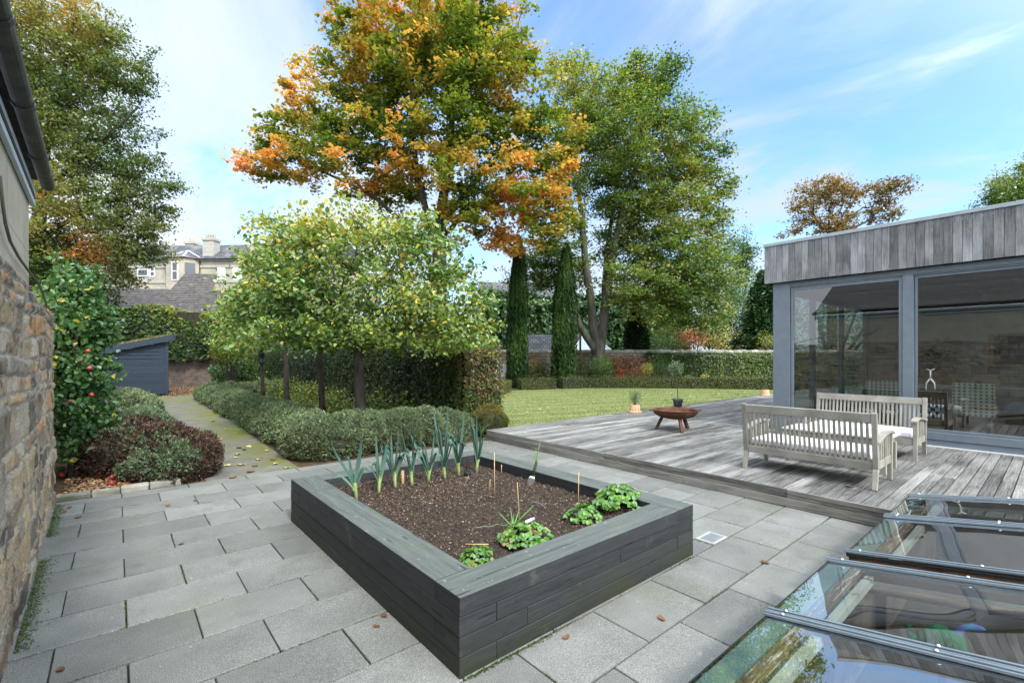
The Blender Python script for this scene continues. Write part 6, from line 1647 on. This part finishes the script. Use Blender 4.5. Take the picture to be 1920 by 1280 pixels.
simple_tree('small_tree', 'feathery pale green tree between the beech and the dark conifer', 1395, 40, [lobe(1390, 480, 40, 32, 40), lobe(1400, 530, 40, 35, 40), lobe(1375, 560, 40, 30, 50), lobe(1405, 470, 40, 18, 20)], 150, 50, .7, .17, M['l_green'], lambda p: .4 + .3 * nz(p, .8, 63) + rng.normal(size=len(p)) * .2, .2, 560, step=1.0, flat=.6)

def conifer(name, label, px, d, top, wpx, lm, n=14000, seed=1, base_z=0.3, pw=.8, size=(.2, .5), cat='tree', up=.25):
    c = P(px, 668, d); c[2] = 0; h = HC + (668 - top) / 875 * d; R0 = wpx / 875 * d / 2
    r = empty(name, c, label, cat)
    z = 1 - rng.random(n) ** .62; a = rng.random(n) * 6.2832; zz = base_z + z * (h - base_z)
    lp = np.stack([np.cos(a) * 2, np.sin(a) * 2, zz * .8], 1)
    prof = (1 - z) ** pw; rad = R0 * prof * (1 + .22 * nz(lp, 1.7, seed) + .14 * nz(lp, 5, seed + 1)) * rng.uniform(.62, 1.08, n)
    pos = c + np.stack([np.cos(a) * rad, np.sin(a) * rad, zz], 1)
    U = unit(np.stack([np.cos(a), np.sin(a), np.full(n, up)], 1) + rng.normal(size=(n, 3)) * .35); N = unit(rng.normal(size=(n, 3)) * .5 + A(0, 0, 1))
    leafcloud('crown', pos, N, rng.uniform(*size, n), .45 + .3 * nz(pos, 1.6, seed) + rng.normal(size=n) * .2, lm, r, False, .35, .3, U)
    m = MB(); m.tube([c, c + A(0, 0, h * .93)], [.16, .03], 8); m.build('trunk', M['bark_dark'], r)
    m = MB(); fr = np.linspace(0, .9, 8); m.tube([c + A(0, 0, base_z + f * (h - base_z)) for f in fr], [R0 * .55 * (1 - f) ** pw for f in fr], 10); m.build('inner_branches', M['stems'], r)
conifer('conifer', 'dark green conifer just left of the garden room corner', 1432, 33, 505, 108, M['l_conifer'], 16000, 3, .4, .62, (.18, .42))
conifer('yew', 'small dark pointed yew in front of the tall conifer screen', 1192, 28.5, 568, 62, M['l_cypress'], 9000, 7, .2, .55, (.12, .3))
# leylandii screen behind the wall
sp_ = P(905, 668, 38); ep = P(1290, 668, 41)
strip_hedge('conifer_screen', 'tall dark green conifer screen behind the stone wall', [tuple(sp_[:2]), tuple(P(1100, 668, 39)[:2]), tuple(ep[:2])], 2.0, 6.2, 120, .34, M['l_conifer'], lambda p: .40 + .35 * nz(p * A(1, 1, .6), .8, 17) + rng.normal(size=len(p)) * .2 + .25 * (p[:, 2] > 5.6), depth=.7)
# mixed shrubs beyond the wall on the right
def bush(name, label, px, py, d, rx, ry, lm, vfn, n=2600, leaf=.12, core=True, cat='shrub', stems=True):
    c = P(px, py, d); k = d / 875; R3 = A(rx * k, rx * k, ry * k); b = A(c[0], c[1], 0)
    r = empty(name, b, label, cat)
    q = unit(rng.normal(size=(n, 3))); q = q * rng.random((n, 1)) ** .38 * R3 * (1 + .28 * nz(q, 3, int(px))[:, None]) + c
    q = q[q[:, 2] > .02]
    leafcloud('foliage', q, rand_dirs(len(q), .7), leaf * rng.uniform(.6, 1.3, len(q)), vfn(q), lm, r, False, .6, .3, None, .3)
    m = MB()
    for i in range(9):
        a = rnd.uniform(0, 6.28); f = rnd.uniform(.3, .8); e = c + A(math.cos(a) * R3[0] * f, math.sin(a) * R3[1] * f, R3[2] * rnd.uniform(-.2, .7)); m.tube([b + A(0, 0, 0), (b + e) / 2 + A(0, 0, .1), e], [.03 * R3[0] + .006, .02 * R3[0] + .004, .005], 5)
    m.build('stems', M['bark_dark'], r)
    return r
vv = lambda a, s, b_=.45: (lambda p: b_ + a * nz(p, s, 71) + rng.normal(size=len(p)) * .18)
simple_tree('shrub_tree', 'pale yellow leaved young tree beyond the stone wall', 1330, 31, [lobe(1335, 600, 31, 35, 40), lobe(1320, 625, 31, 45, 28), lobe(1355, 590, 31, 22, 40), lobe(1345, 640, 31, 40, 18)], 150, 34, .45, .11, M['l_yellow'], vv(.3, 1.2), .07, 640, step=.6)
bush('shrub', 'coral red shrub beside the yellow tree beyond the wall', 1300, 632, 30, 24, 22, M['l_red'], vv(.3, 2), 700, .10)
bush('shrub', 'rusty orange shrub at the left of the coral red one', 1280, 640, 30.5, 20, 20, M['l_rusty'], vv(.3, 2), 600, .10)
bush('shrub', 'bright green low shrub just above the wall cope', 1245, 645, 30, 40, 16, M['l_green'], vv(.3, 2, .6), 1500, .11)
bush('shrub', 'mid green shrub mass under the beech canopy beyond the wall', 1255, 600, 34, 60, 55, M['l_beech'], vv(.3, 1), 5000, .15)
bush('shrub', 'grey green shrub behind the yellow tree', 1390, 600, 36, 50, 60, M['l_blue'], vv(.3, 1, .35), 5000, .14)
bush('shrub', 'broad dark laurel filling the gap beneath the conifer', 1350, 630, 35, 70, 40, M['l_hedge'], vv(.25, 1), 4500, .15)
bush('shrub', 'yellow green shrub at the foot of the conifer by the garden room', 1440, 640, 30.5, 22, 18, M['l_yellow'], vv(.3, 2, .1), 700, .09)
bush('shrub', 'tall green shrubbery behind the garden room beyond the conifer', 1560, 600, 38, 130, 80, M['l_beech'], vv(.3, .8), 7000, .2)
# border planting in front of the wall
bush('shrub', 'rounded bright green shrub at the foot of the beech trunk', 1128, 690, 25, 24, 24, M['l_green'], vv(.25, 3, .5), 2600, .07)
bush('shrub', 'grey green shrub left of the right cypress', 1020, 700, 25.2, 24, 24, M['l_green'], vv(.25, 3, .3), 1800, .07)
bush('shrub', 'dark green shrub between the right cypress and the beech', 1082, 692, 25.4, 26, 26, M['l_hedge2'], vv(.25, 3, .3), 2200, .07)
bush('creeper', 'rusty red creeper covering the wall right of the beech trunk', 1170, 683, 26.2, 48, 18, M['l_rusty'], vv(.35, 2), 3000, .09, cat='creeper')
bush('shrub', 'crimson flowered shrub in the middle of the border', 1163, 700, 25.3, 9, 14, M['l_red'], vv(.2, 2, .1), 420, .06)
bush('shrub', 'low reddish brown shrub right of the crimson one', 1190, 700, 25.2, 22, 12, M['l_rusty'], vv(.2, 2), 1400, .06)
bush('shrub', 'pale yellow variegated shrub in the border', 1213, 692, 25, 15, 13, M['l_yellow'], vv(.3, 2, .3), 700, .06)
bush('shrub', 'rounded blue green shrub in front of the clipped hedge', 1238, 692, 25.1, 17, 20, M['l_green'], vv(.25, 2, .25), 1600, .06)
bush('shrub', 'purple flowered plant in front of the clipped hedge', 1254, 696, 25.3, 8, 12, M['l_purple'], vv(.25, 2), 420, .05)
bush('shrub', 'small pale leaved plant poking above the long box hedge', 1292, 707, 24.6, 9, 4, M['l_blue'], vv(.2, 2, .9), 160, .07)
bush('shrub', 'small yellowish plant poking above the box hedge near the garden room', 1322, 706, 24.6, 9, 6, M['l_yellow'], vv(.2, 2), 160, .07)
bush('grasses', 'tawny ornamental grasses between the two cypresses', 1003, 690, 25.6, 22, 24, M['l_brown'], vv(.3, 2, .6), 900, .10, cat='plant')
# white framed cold frame beside the left cypress
cf = P(948, 700, 24.6); cf[2] = 0
r = empty('cold_frame', cf, 'pale slanting glazed cold frame left of the first cypress', 'cold frame')
m = MB(); L_ = RT * 1.2; Dp = FW * .9
m.prism([cf - RT * .5, cf - RT * .5 + Dp, cf - RT * .5 + Dp + A(0, 0, 1.2), cf - RT * .5 + A(0, 0, .55)], tuple(L_)); m.build('body', M['grey_harl'], r)
m = MB(); m.beam(cf - RT * .5 + A(0, 0, .58), cf - RT * .5 + Dp + A(0, 0, 1.23), .06, .04); m.beam(cf + RT * .7 + A(0, 0, .58), cf + RT * .7 + Dp + A(0, 0, 1.23), .06, .04); m.beam(cf - RT * .5 + A(0, 0, .57), cf + RT * .7 + A(0, 0, .57), .06, .04); m.build('frame', M['white_paint'], r)

# shed and conservatory beyond the wall
def gable(name, label, c, ang, L, W, hw, hr, wallm, roofm, cat='building', over=.25):
    """ridge along local x"""
    r = empty(name, c, label, cat, rot=(0, 0, ang))
    m = MB(); m.prism([(0, -W / 2, 0), (0, W / 2, 0), (0, W / 2, hw), (0, 0, hr - .05), (0, -W / 2, hw)], (L, 0, 0)); m.build('wall', wallm, r)
    for s in (-1, 1):
        m = MB(); k = (hr - hw) / (W / 2); y1 = s * (W / 2 + over); z1 = hw - over * k
        m.prism([(-over, 0 - s * .002, hr), (-over, y1, z1), (-over, y1, z1 + .09), (-over, 0 - s * .002, hr + .09)], (L + 2 * over, 0, 0)); m.build('roof', roofm, r)
    return r
A0 = math.atan2(RT[1], RT[0])
c0 = P(990, 668, 33); c0[2] = 0
c1 = c0 + FW * 2.0
# slate roof rises away from the viewer; the rooflight lies in it
sh = gable('garden_building', 'low slate roofed building with a rooflight beyond the stone wall', tuple(c1), A0 - .08, 5.2, 4.2, 1.75, 3.15, mat_plain('dark_shed_wall', (.03, .03, .035), .7), M['slate'])
m = MB(); k = (3.15 - 1.75) / 2.1
def rp(x, y, o=.1): return (x, y, 1.75 + (y + 2.1) * k + o)
m.add([rp(1.9, -1.6), rp(3.1, -1.6), rp(3.1, -.5), rp(1.9, -.5), rp(1.9, -1.6, .16), rp(3.1, -1.6, .16), rp(3.1, -.5, .16), rp(1.9, -.5, .16)], [(3, 2, 1, 0), (4, 5, 6, 7), (0, 1, 5, 4), (1, 2, 6, 5), (2, 3, 7, 6), (3, 0, 4, 7)], .5)
o = m.build('rooflight_frame', M['white_paint'], sh)
m = MB(); m.add([rp(2.05, -1.45, .165), rp(2.95, -1.45, .165), rp(2.95, -.65, .165), rp(2.05, -.65, .165)], [(0, 1, 2, 3)], .5); m.build('pane', M['window_dark'], o)
c2 = P(1076, 668, 33); c2[2] = 0
cv = empty('conservatory', tuple(c2), 'white framed conservatory with a pitched glass roof beyond the wall', 'building', rot=(0, 0, A0))
gl_ = mat_plain('pale_glass_roof', (0.50, 0.58, 0.60), .2, .6)
m = MB(); m.add([(-.1, -.2, 2.0), (2.6, -.2, 2.0), (2.6, 2.6, 2.0), (-.1, 2.6, 2.0), (.9, 1.2, 3.15), (1.5, 1.2, 3.15)], [(0, 1, 5, 4), (1, 2, 5), (2, 3, 4, 5), (3, 0, 4)], .5); m.build('glass_roof', gl_, cv)
m = MB()
for a, b in (((-.1, -.2, 2.0), (.9, 1.2, 3.15)), ((2.6, -.2, 2.0), (1.5, 1.2, 3.15)), ((.9, 1.2, 3.15), (1.5, 1.2, 3.15)), ((-.1, -.2, 2.0), (2.6, -.2, 2.0)), ((.8, -.2, 2.0), (1.1, 1.2, 3.15)), ((1.7, -.2, 2.0), (1.35, 1.2, 3.15))): m.beam(tuple(np.array(a) + [0, 0, .04]), tuple(np.array(b) + [0, 0, .04]), .09, .06)
for x in (0, .62, 1.25, 1.88, 2.5): m.box((x - .04, -.04, 0), (x + .04, .04, 1.98))
for z in (.7, 1.5): m.box((.04, -.03, z), (2.46, .03, z + .07))
m.build('frame', M['white_paint'], cv)
m = MB(); m.box((.0, .05, 0), (2.5, .07, 1.95)); m.box((0, .08, 0), (.03, 2.5, 1.95)); m.box((2.47, .08, 0), (2.5, 2.5, 1.95)); m.build('pane', M['window_dark'], cv)
# brown pipe or post against the wall
m = MB(); q = P(1088, 668, 26.1); m.tube([A(q[0], q[1], 0), A(q[0], q[1], 2.85)], .06, 8); tag(m.build('timber_post', M['rust']), 'dark reddish brown post standing left of the beech trunk', 'post')
# pale far house between cypresses
fh = P(925, 668, 70); fh[2] = 0
r = empty('far_house', tuple(fh), 'pale stone house with slate roof far behind the cypresses', 'building', rot=(0, 0, A0))
m = MB(); m.box((-2, 0, 0), (12, 6, 10.5)); m.build('wall', M['cream_stone'], r)
m = MB(); m.prism([(-2.4, -.4, 10.5), (-2.4, 3, 13.2), (-2.4, 6.4, 10.5)], (14.8, 0, 0)); m.build('roof', M['slate'], r)
for x in (1, 4.2, 7.4, 10.3):
    m = MB(); m.box((x, -.06, 7.2), (x + 1.1, -.001, 9.4)); o = m.build('window', M['white_paint'], r); m = MB(); m.box((x + .12, -.08, 7.32), (x + .98, -.061, 9.28)); m.build('pane', M['window_pale'], o)
r = empty('glazed_roof', tuple(P(985, 668, 60) * A(1, 1, 0)), 'small pyramid glass roof seen between the two cypresses', 'conservatory', rot=(0, 0, A0))
m = MB(); m.add([(-.2, 0, 7.2), (5.4, 0, 7.2), (5.4, 4, 7.2), (-.2, 4, 7.2), (2.6, 2, 9.4)], [(0, 1, 4), (1, 2, 4), (2, 3, 4), (3, 0, 4)], .5); m.build('roof', gl_, r)
m = MB(); m.box((0, .2, 0), (5.2, 3.8, 7.19)); m.build('wall', M['cream_stone'], r)

# ------------------------------------------------------------------ left background: navy shed, creeper wall, houses
s0 = empty('garden_shed', (.6, 24, 0), 'navy blue timber shed with a sloping planted roof at the end of the path', 'shed')
zr, zl = 2.22, 1.40; xl, xr = -1.6, 1.62
zt = lambda x: zl + (zr - zl) * (x - xl) / (xr - xl)
m = MB(); n = 15
for i in range(n):
    z0 = i * .145 + .05; 
    m.prism([(xl, 24, z0), (xr - .09, 24, z0), (xr - .09, 24, min(z0 + .14, zt(xr - .09) - .02)), (xl, 24, min(z0 + .14, zt(xl) - .02) if z0 < zt(xl) - .05 else z0 + .001)], (0, .022, 0))
m.prism([(xl, 24.024, .05), (xr, 24.024, .05), (xr, 24.024, zt(xr) - .03), (xl, 24.024, zt(xl) - .03)], (0, 2.2, 0))
m.build('wall', M['shed'], s0, bevel=.004)
m = MB(); m.box((xr - .088, 23.97, .0), (xr + .01, 24.023, zt(xr) - .04)); m.box((xr + .011, 24.0, 0), (xr + .03, 26.2, zt(xr) - .03)); m.build('corner_trim', M['shed'], s0, bevel=.004)
m = MB(); m.prism([(xl - .2, 23.8, zt(xl - .2)), (xr + .22, 23.8, zt(xr + .22)), (xr + .22, 23.8, zt(xr + .22) + .24), (xl - .2, 23.8, zt(xl - .2) + .24)], (0, .04, 0))
m.prism([(xr + .18, 23.842, zt(xr + .18)), (xr + .22, 23.842, zt(xr + .22)), (xr + .22, 23.842, zt(xr + .22) + .24), (xr + .18, 23.842, zt(xr + .18) + .24)], (0, 2.5, 0)); m.build('fascia', M['shed'], s0, bevel=.004)
m = MB(); m.prism([(xl - .2, 23.845, zt(xl - .2) + .05), (xr + .178, 23.845, zt(xr + .18) + .05), (xr + .178, 23.845, zt(xr + .18) + .215), (xl - .2, 23.845, zt(xl - .2) + .215)], (0, 2.4, 0)); rf = m.build('roof', M['litter_soil'], s0)
k = 2600; gx = rng.uniform(xl, xr + .15, k); gp = np.stack([gx, 23.85 + rng.random(k) * 1.2, zt(gx) + .25], 1)
U = rand_dirs(k, 1.2); leafcloud('sedum', gp, np.cross(U, rand_dirs(k)), rng.uniform(.08, .2, k), .95 + rng.normal(size=k) * .15, M['l_brown'], rf, False, .25, .1, U)
# tall creeper clad wall
c = A(-9, 31.4, 0)
wall_run('brick_wall', 'old dark brick wall under the creeper behind the navy shed', (-10, 31.6), (26, 30.9), 3.3, .4, M['brick_dark'], cope=False)
def creeper(name, label, x0, x1, y, z0, z1, dens, lm, vfn):
    r = empty(name, ((x0 + x1) / 2, y, 0), label, 'creeper'); k = int((x1 - x0) * (z1 - z0) * dens)
    p = np.stack([rng.uniform(x0, x1, k), np.full(k, y), rng.uniform(z0, z1, k)], 1)
    cut = z0 + (.45 + .30 * nz(p * A(1, 0, 0), .9, 81) + .1 * nz(p * A(1, 0, 0), 3.4, 82)); p = p[p[:, 2] > cut]
    p[:, 1] += (-.28 - .22 * nz(p, .9, 83) - .14 * nz(p, 3, 84)) - np.abs(rng.normal(size=len(p))) * .08; p[:, 2] += .12 * nz(p, 2, 85)
    leafcloud('foliage', p, unit(rng.normal(size=(len(p), 3)) * .6 + A(0, -.9, .6)), rng.uniform(.10, .24, len(p)), vfn(p), lm, r, False, .7, .3, None, .6)
    m = MB(); m.box((x0, y - .2, z0 + .75), (x1, y + .3, z1 - .12)); m.build('stems', M['stems'], r); return r
creeper('wall_creeper', 'thick green creeper covering the tall wall behind the navy shed', -10, 22, 31.1, 1.35, 4.15, 330, M['l_ivy'], lambda p: .30 + .22 * nz(p, .9, 91) + rng.normal(size=len(p)) * .15 + .35 * np.clip((p[:, 2] - 3.4) / .7, 0, 1))
simple_tree('sapling', 'thin young tree with a bare stem against the dark brick wall', 332, 25.5, [lobe(332, 640, 25.5, 10, 12)], 10, 12, .25, .12, M['l_ivy'], vv(.2, 2), .035, 650, step=.4)
bush('conifer_shrub', 'low spreading green juniper by the wall end of the path', 440, 700, 24, 45, 24, M['l_conifer'], vv(.3, 2, .8), 3200, .13)
bush('shrub', 'loose yellow green shrub under the small trees beside the juniper', 430, 655, 22, 35, 32, M['l_hedge2'], vv(.3, 2, .6), 2600, .12)
bush('shrub', 'tall dark shrub at the far end of the beech hedge', 500, 670, 25, 60, 50, M['l_hedge2'], vv(.3, 2, .5), 4200, .12)
bush('shrub', 'dark ivy bush left of the navy shed behind the apple tree', 150, 640, 22, 60, 60, M['l_ivy'], vv(.3, 2, .3), 5200, .14)
bush('shrub', 'big dark shrub filling the base of the lime tree', 110, 560, 23.5, 90, 60, M['l_ivy'], vv(.3, 1.2, .25), 9000, .17)
bush('shrub', 'dark evergreen behind the apple tree at the wall end', 90, 480, 24.5, 70, 60, M['l_ivy'], vv(.3, 1.2, .2), 7000, .17)

# brown tiled house
def quad_obj(name, pts, th, mat, parent, m=None):
    m = MB(); p = [np.array(q, float) for q in pts]; n = np.cross(p[1] - p[0], p[3] - p[0]); n /= np.linalg.norm(n)
    m.add([tuple(q) for q in p] + [tuple(q - n * th) for q in p], [(0, 1, 2, 3), (7, 6, 5, 4), (0, 4, 5, 1), (1, 5, 6, 2), (2, 6, 7, 3), (3, 7, 4, 0)], .5); return m.build(name, mat, parent)
# local frame: x to the right in the view, y away from it
AH = A0 + R_(8)
hb = P(205, 668, 36); hb[2] = 0
hs = empty('tiled_house', tuple(hb), 'low house with a brown tiled roof behind the creeper wall', 'building', rot=(0, 0, AH))
zE = HC + (668 - 588) / 875 * 36; 
m = MB(); m.box((-2, 0, 0), (13, 6, zE - .05)); m.build('wall', M['grey_harl'], hs)
m = MB(); m.box((3.4, -.03, zE - .75), (5.0, -.001, zE - .18)); o = m.build('window', M['dial'], hs); m = MB(); m.box((3.5, -.05, zE - .7), (4.9, -.031, zE - .25)); m.build('pane', M['window_dark'], o)
pitch = .95
def rfp(x, y): return (x, y, zE + (y + .35) * pitch)
roofm = MB()
for sgn in (1,):
    pass
n_c = 24
def course_roof(parent, x0, x1, yb, yt, name):
    m = MB(); rise = .175
    nn = int((yt - yb) / .165)
    for i in range(nn):
        y = yb + i * (yt - yb) / nn; y2 = y + (yt - yb) / nn
        a, b = x0(y), x1(y)
        if b <= a: continue
        x = a - rnd.random() * .3
        while x < b:
            xa = max(a, x); xb = min(b, x + .33)
            if xb - xa > .02:
                dz = rnd.uniform(0, .008)
                z0 = zE + (y + .35) * pitch; z1 = zE + (y2 + .35) * pitch
                m.add([(xa, y - .03, z0 - .02 + dz), (xb - .006, y - .03, z0 - .02 + dz), (xb - .006, y - .03, z0 + .03 + dz), (xa, y - .03, z0 + .03 + dz), (xb - .006, y2, z1 + dz), (xa, y2, z1 + dz)], [(0, 1, 2, 3), (3, 2, 4, 5)], None)
            x += .33
    return m.build(name, mat_noise('concrete_roof_tile', (0.060, 0.053, 0.053), (0.095, 0.086, 0.084), 3, voff=4, vamt=.22, rough=.8, bstr=.3, blotch=(.16, .15, .145), bl_scale=2.2, bl_lo=.62, bl_hi=.72), parent)
yt1 = 2.0; yt2 = 3.7
course_roof(hs, lambda y: -2.3, lambda y: 13.3, -.35, yt1, 'roof')
course_roof(hs, lambda y: 3.3 + (y - yt1) * .12, lambda y: 6.55 - (y - yt1) * .28, yt1, yt2, 'roof_peak')
m = MB(); m.box((-2.3, -.45, zE - .1), (13.3, -.36, zE + .01)); m.build('gutter', M['gutter'], hs)
m = MB(); m.box((-2.3, -.36, zE - .25), (13.3, -.33, zE - .11)); m.tube([(7.0, -.3, zE - .1), (7.0, -.08, zE - .4), (7.0, -.08, 0)], .045, 8); m.build('fascia', mat_plain('pale_fascia', (.45, .46, .46), .6), hs)
m = MB(); m.box((-2.2, yt1 + .02, zE + 1), (13, 6, zE + (yt1 + .35) * pitch - .06)); m.build('rear_wall', M['grey_harl'], hs)

# Victorian terrace behind
vb_ = P(180, 668, 58); vb_[2] = 0
vh = empty('terrace_house', tuple(vb_), 'cream stone Victorian terrace with grey slate roof and bay', 'building', rot=(0, 0, A0 + R_(-3)))
def X_(px): return (px - 180) / 875 * 58
def Z_(py): return HC + (668 - py) / 875 * 58
ze = Z_(489); zr_ = Z_(455)
m = MB(); m.box((-4, 0, 0), (30, 9, ze)); m.build('wall', M['cream_stone'], vh)
m = MB(); m.prism([(-4.3, -.35, ze + .01), (-4.3, 3.0, zr_ + .25), (-4.3, 9.3, zr_ + .25), (-4.3, 9.35, ze + .01)], (34.6, 0, 0)); m.build('roof', M['slate'], vh)
m = MB(); m.box((-4, -.12, ze - 1.0), (30, -.001, ze - .72)); m.box((-4, -.30, ze - .18), (30, -.001, ze)); m.box((-4, -.10, Z_(532)), (30, -.001, Z_(528) + .1)); m.build('string_course', M['grey_harl'], vh)
m = MB(); m.tube([(-4.2, -.42, ze + .02), (30, -.42, ze + .02)], .09, 8); m.tube([(X_(383), -.1, ze), (X_(383), -.1, 0)], .06, 8); m.build('gutter', M['gutter'], vh)
# bay with pyramid roof
bx0, bx1 = X_(320), X_(378); bm = (bx0 + bx1) / 2
m = MB(); m.prism([(bx0 - .3, 0.01, 0), (bx0 + .8, -1.2, 0), (bx1 - .8, -1.2, 0), (bx1 + .3, 0.01, 0)], (0, 0, ze + .05)); m.build('bay', M['cream_stone'], vh)
m = MB(); ap_ = (bm, .9, Z_(470)); base_ = [(bx0 - .6, .0, ze + .06), (bx0 + .65, -1.5, ze + .06), (bx1 - .65, -1.5, ze + .06), (bx1 + .6, 0, ze + .06)]
m.add(base_ + [ap_], [(0, 1, 4), (1, 2, 4), (2, 3, 4)], .5); m.build('bay_roof', M['slate'], vh)
m = MB()
for q in base_: m.beam(tuple(np.array(q) + [0, -.02, .05]), tuple(np.array(ap_) + [0, -.05, .08]), .22, .05)
m.build('lead_hips', M['lead'], vh)
def win(x0, x1, z0, z1, y=-.001, pale=True):
    m = MB(); m.box((x0, y - .08, z0), (x1, y, z1)); o = m.build('window', M['white_paint'], vh)
    m = MB(); f = .11; zm = (z0 + z1) / 2
    m.box((x0 + f, y - .09, z0 + f), (x1 - f, y - .081, zm - .05)); m.box((x0 + f, y - .09, zm + .05), (x1 - f, y - .081, z1 - f)); m.build('pane', M['window_pale' if pale else 'window_dark'], o)
win(X_(262), X_(283), Z_(519), Z_(493), pale=False); win(X_(286), X_(296), Z_(520), Z_(500), pale=False)
win(X_(343), X_(355), Z_(530), Z_(496), -1.201, False); win(X_(416), X_(431), Z_(528), Z_(503)); win(X_(446), X_(463), Z_(530), Z_(505)); win(X_(480), X_(496), Z_(530), Z_(505)); win(X_(530), X_(546), Z_(530), Z_(505))
m = MB()
m.add([(bx1 - .75, -1.16, Z_(530)), (bx1 - .05, -.39, Z_(530)), (bx1 - .05, -.39, Z_(497)), (bx1 - .75, -1.16, Z_(497))], [(0, 1, 2, 3)], .5); o = m.build('window', M['window_dark'], vh)
for v in o.data.vertices: v.co.y -= .06; v.co.x += .06
# chimneys
def chimney(px0, px1, ptop, pbot, y, pots):
    m = MB(); x0, x1 = X_(px0), X_(px1); m.box((x0, y, Z_(pbot) - 1), (x1, y + 1.2, Z_(ptop))); m.box((x0 - .12, y - .12, Z_(ptop) + .002), (x1 + .12, y + 1.32, Z_(ptop) + .3)); o = m.build('chimney', M['grey_harl'], vh)
    for i in range(pots):
        m = MB(); x = x0 + (x1 - x0) * (i + .7) / (pots + .4); m.lathe([(.13, 0), (.15, .1), (.12, .45), (.15, .55), (.10, .55)], 12, (x, y + .5, Z_(ptop) + .3)); m.build('chimney_pot', M['terracotta'] if px0 < 340 else M['grey_harl'], o)
chimney(384, 405, 452, 489, .3, 4); chimney(312, 329, 446, 470, 3.5, 2)
m = MB(); m.box((X_(438), 4, zr_ + .3), (X_(470), 4.06, zr_ + .36)); m.box((X_(438), 4, zr_ + .3), (X_(438) + .06, 4.06, zr_ + .9)); m.box((X_(438), 4, zr_ + .91), (X_(470), 4.06, zr_ + .97)); m.box((X_(470) - .06, 4, zr_ + .365), (X_(470), 4.06, zr_ + .9)); m.build('roof_rail', M['white_paint'], vh)
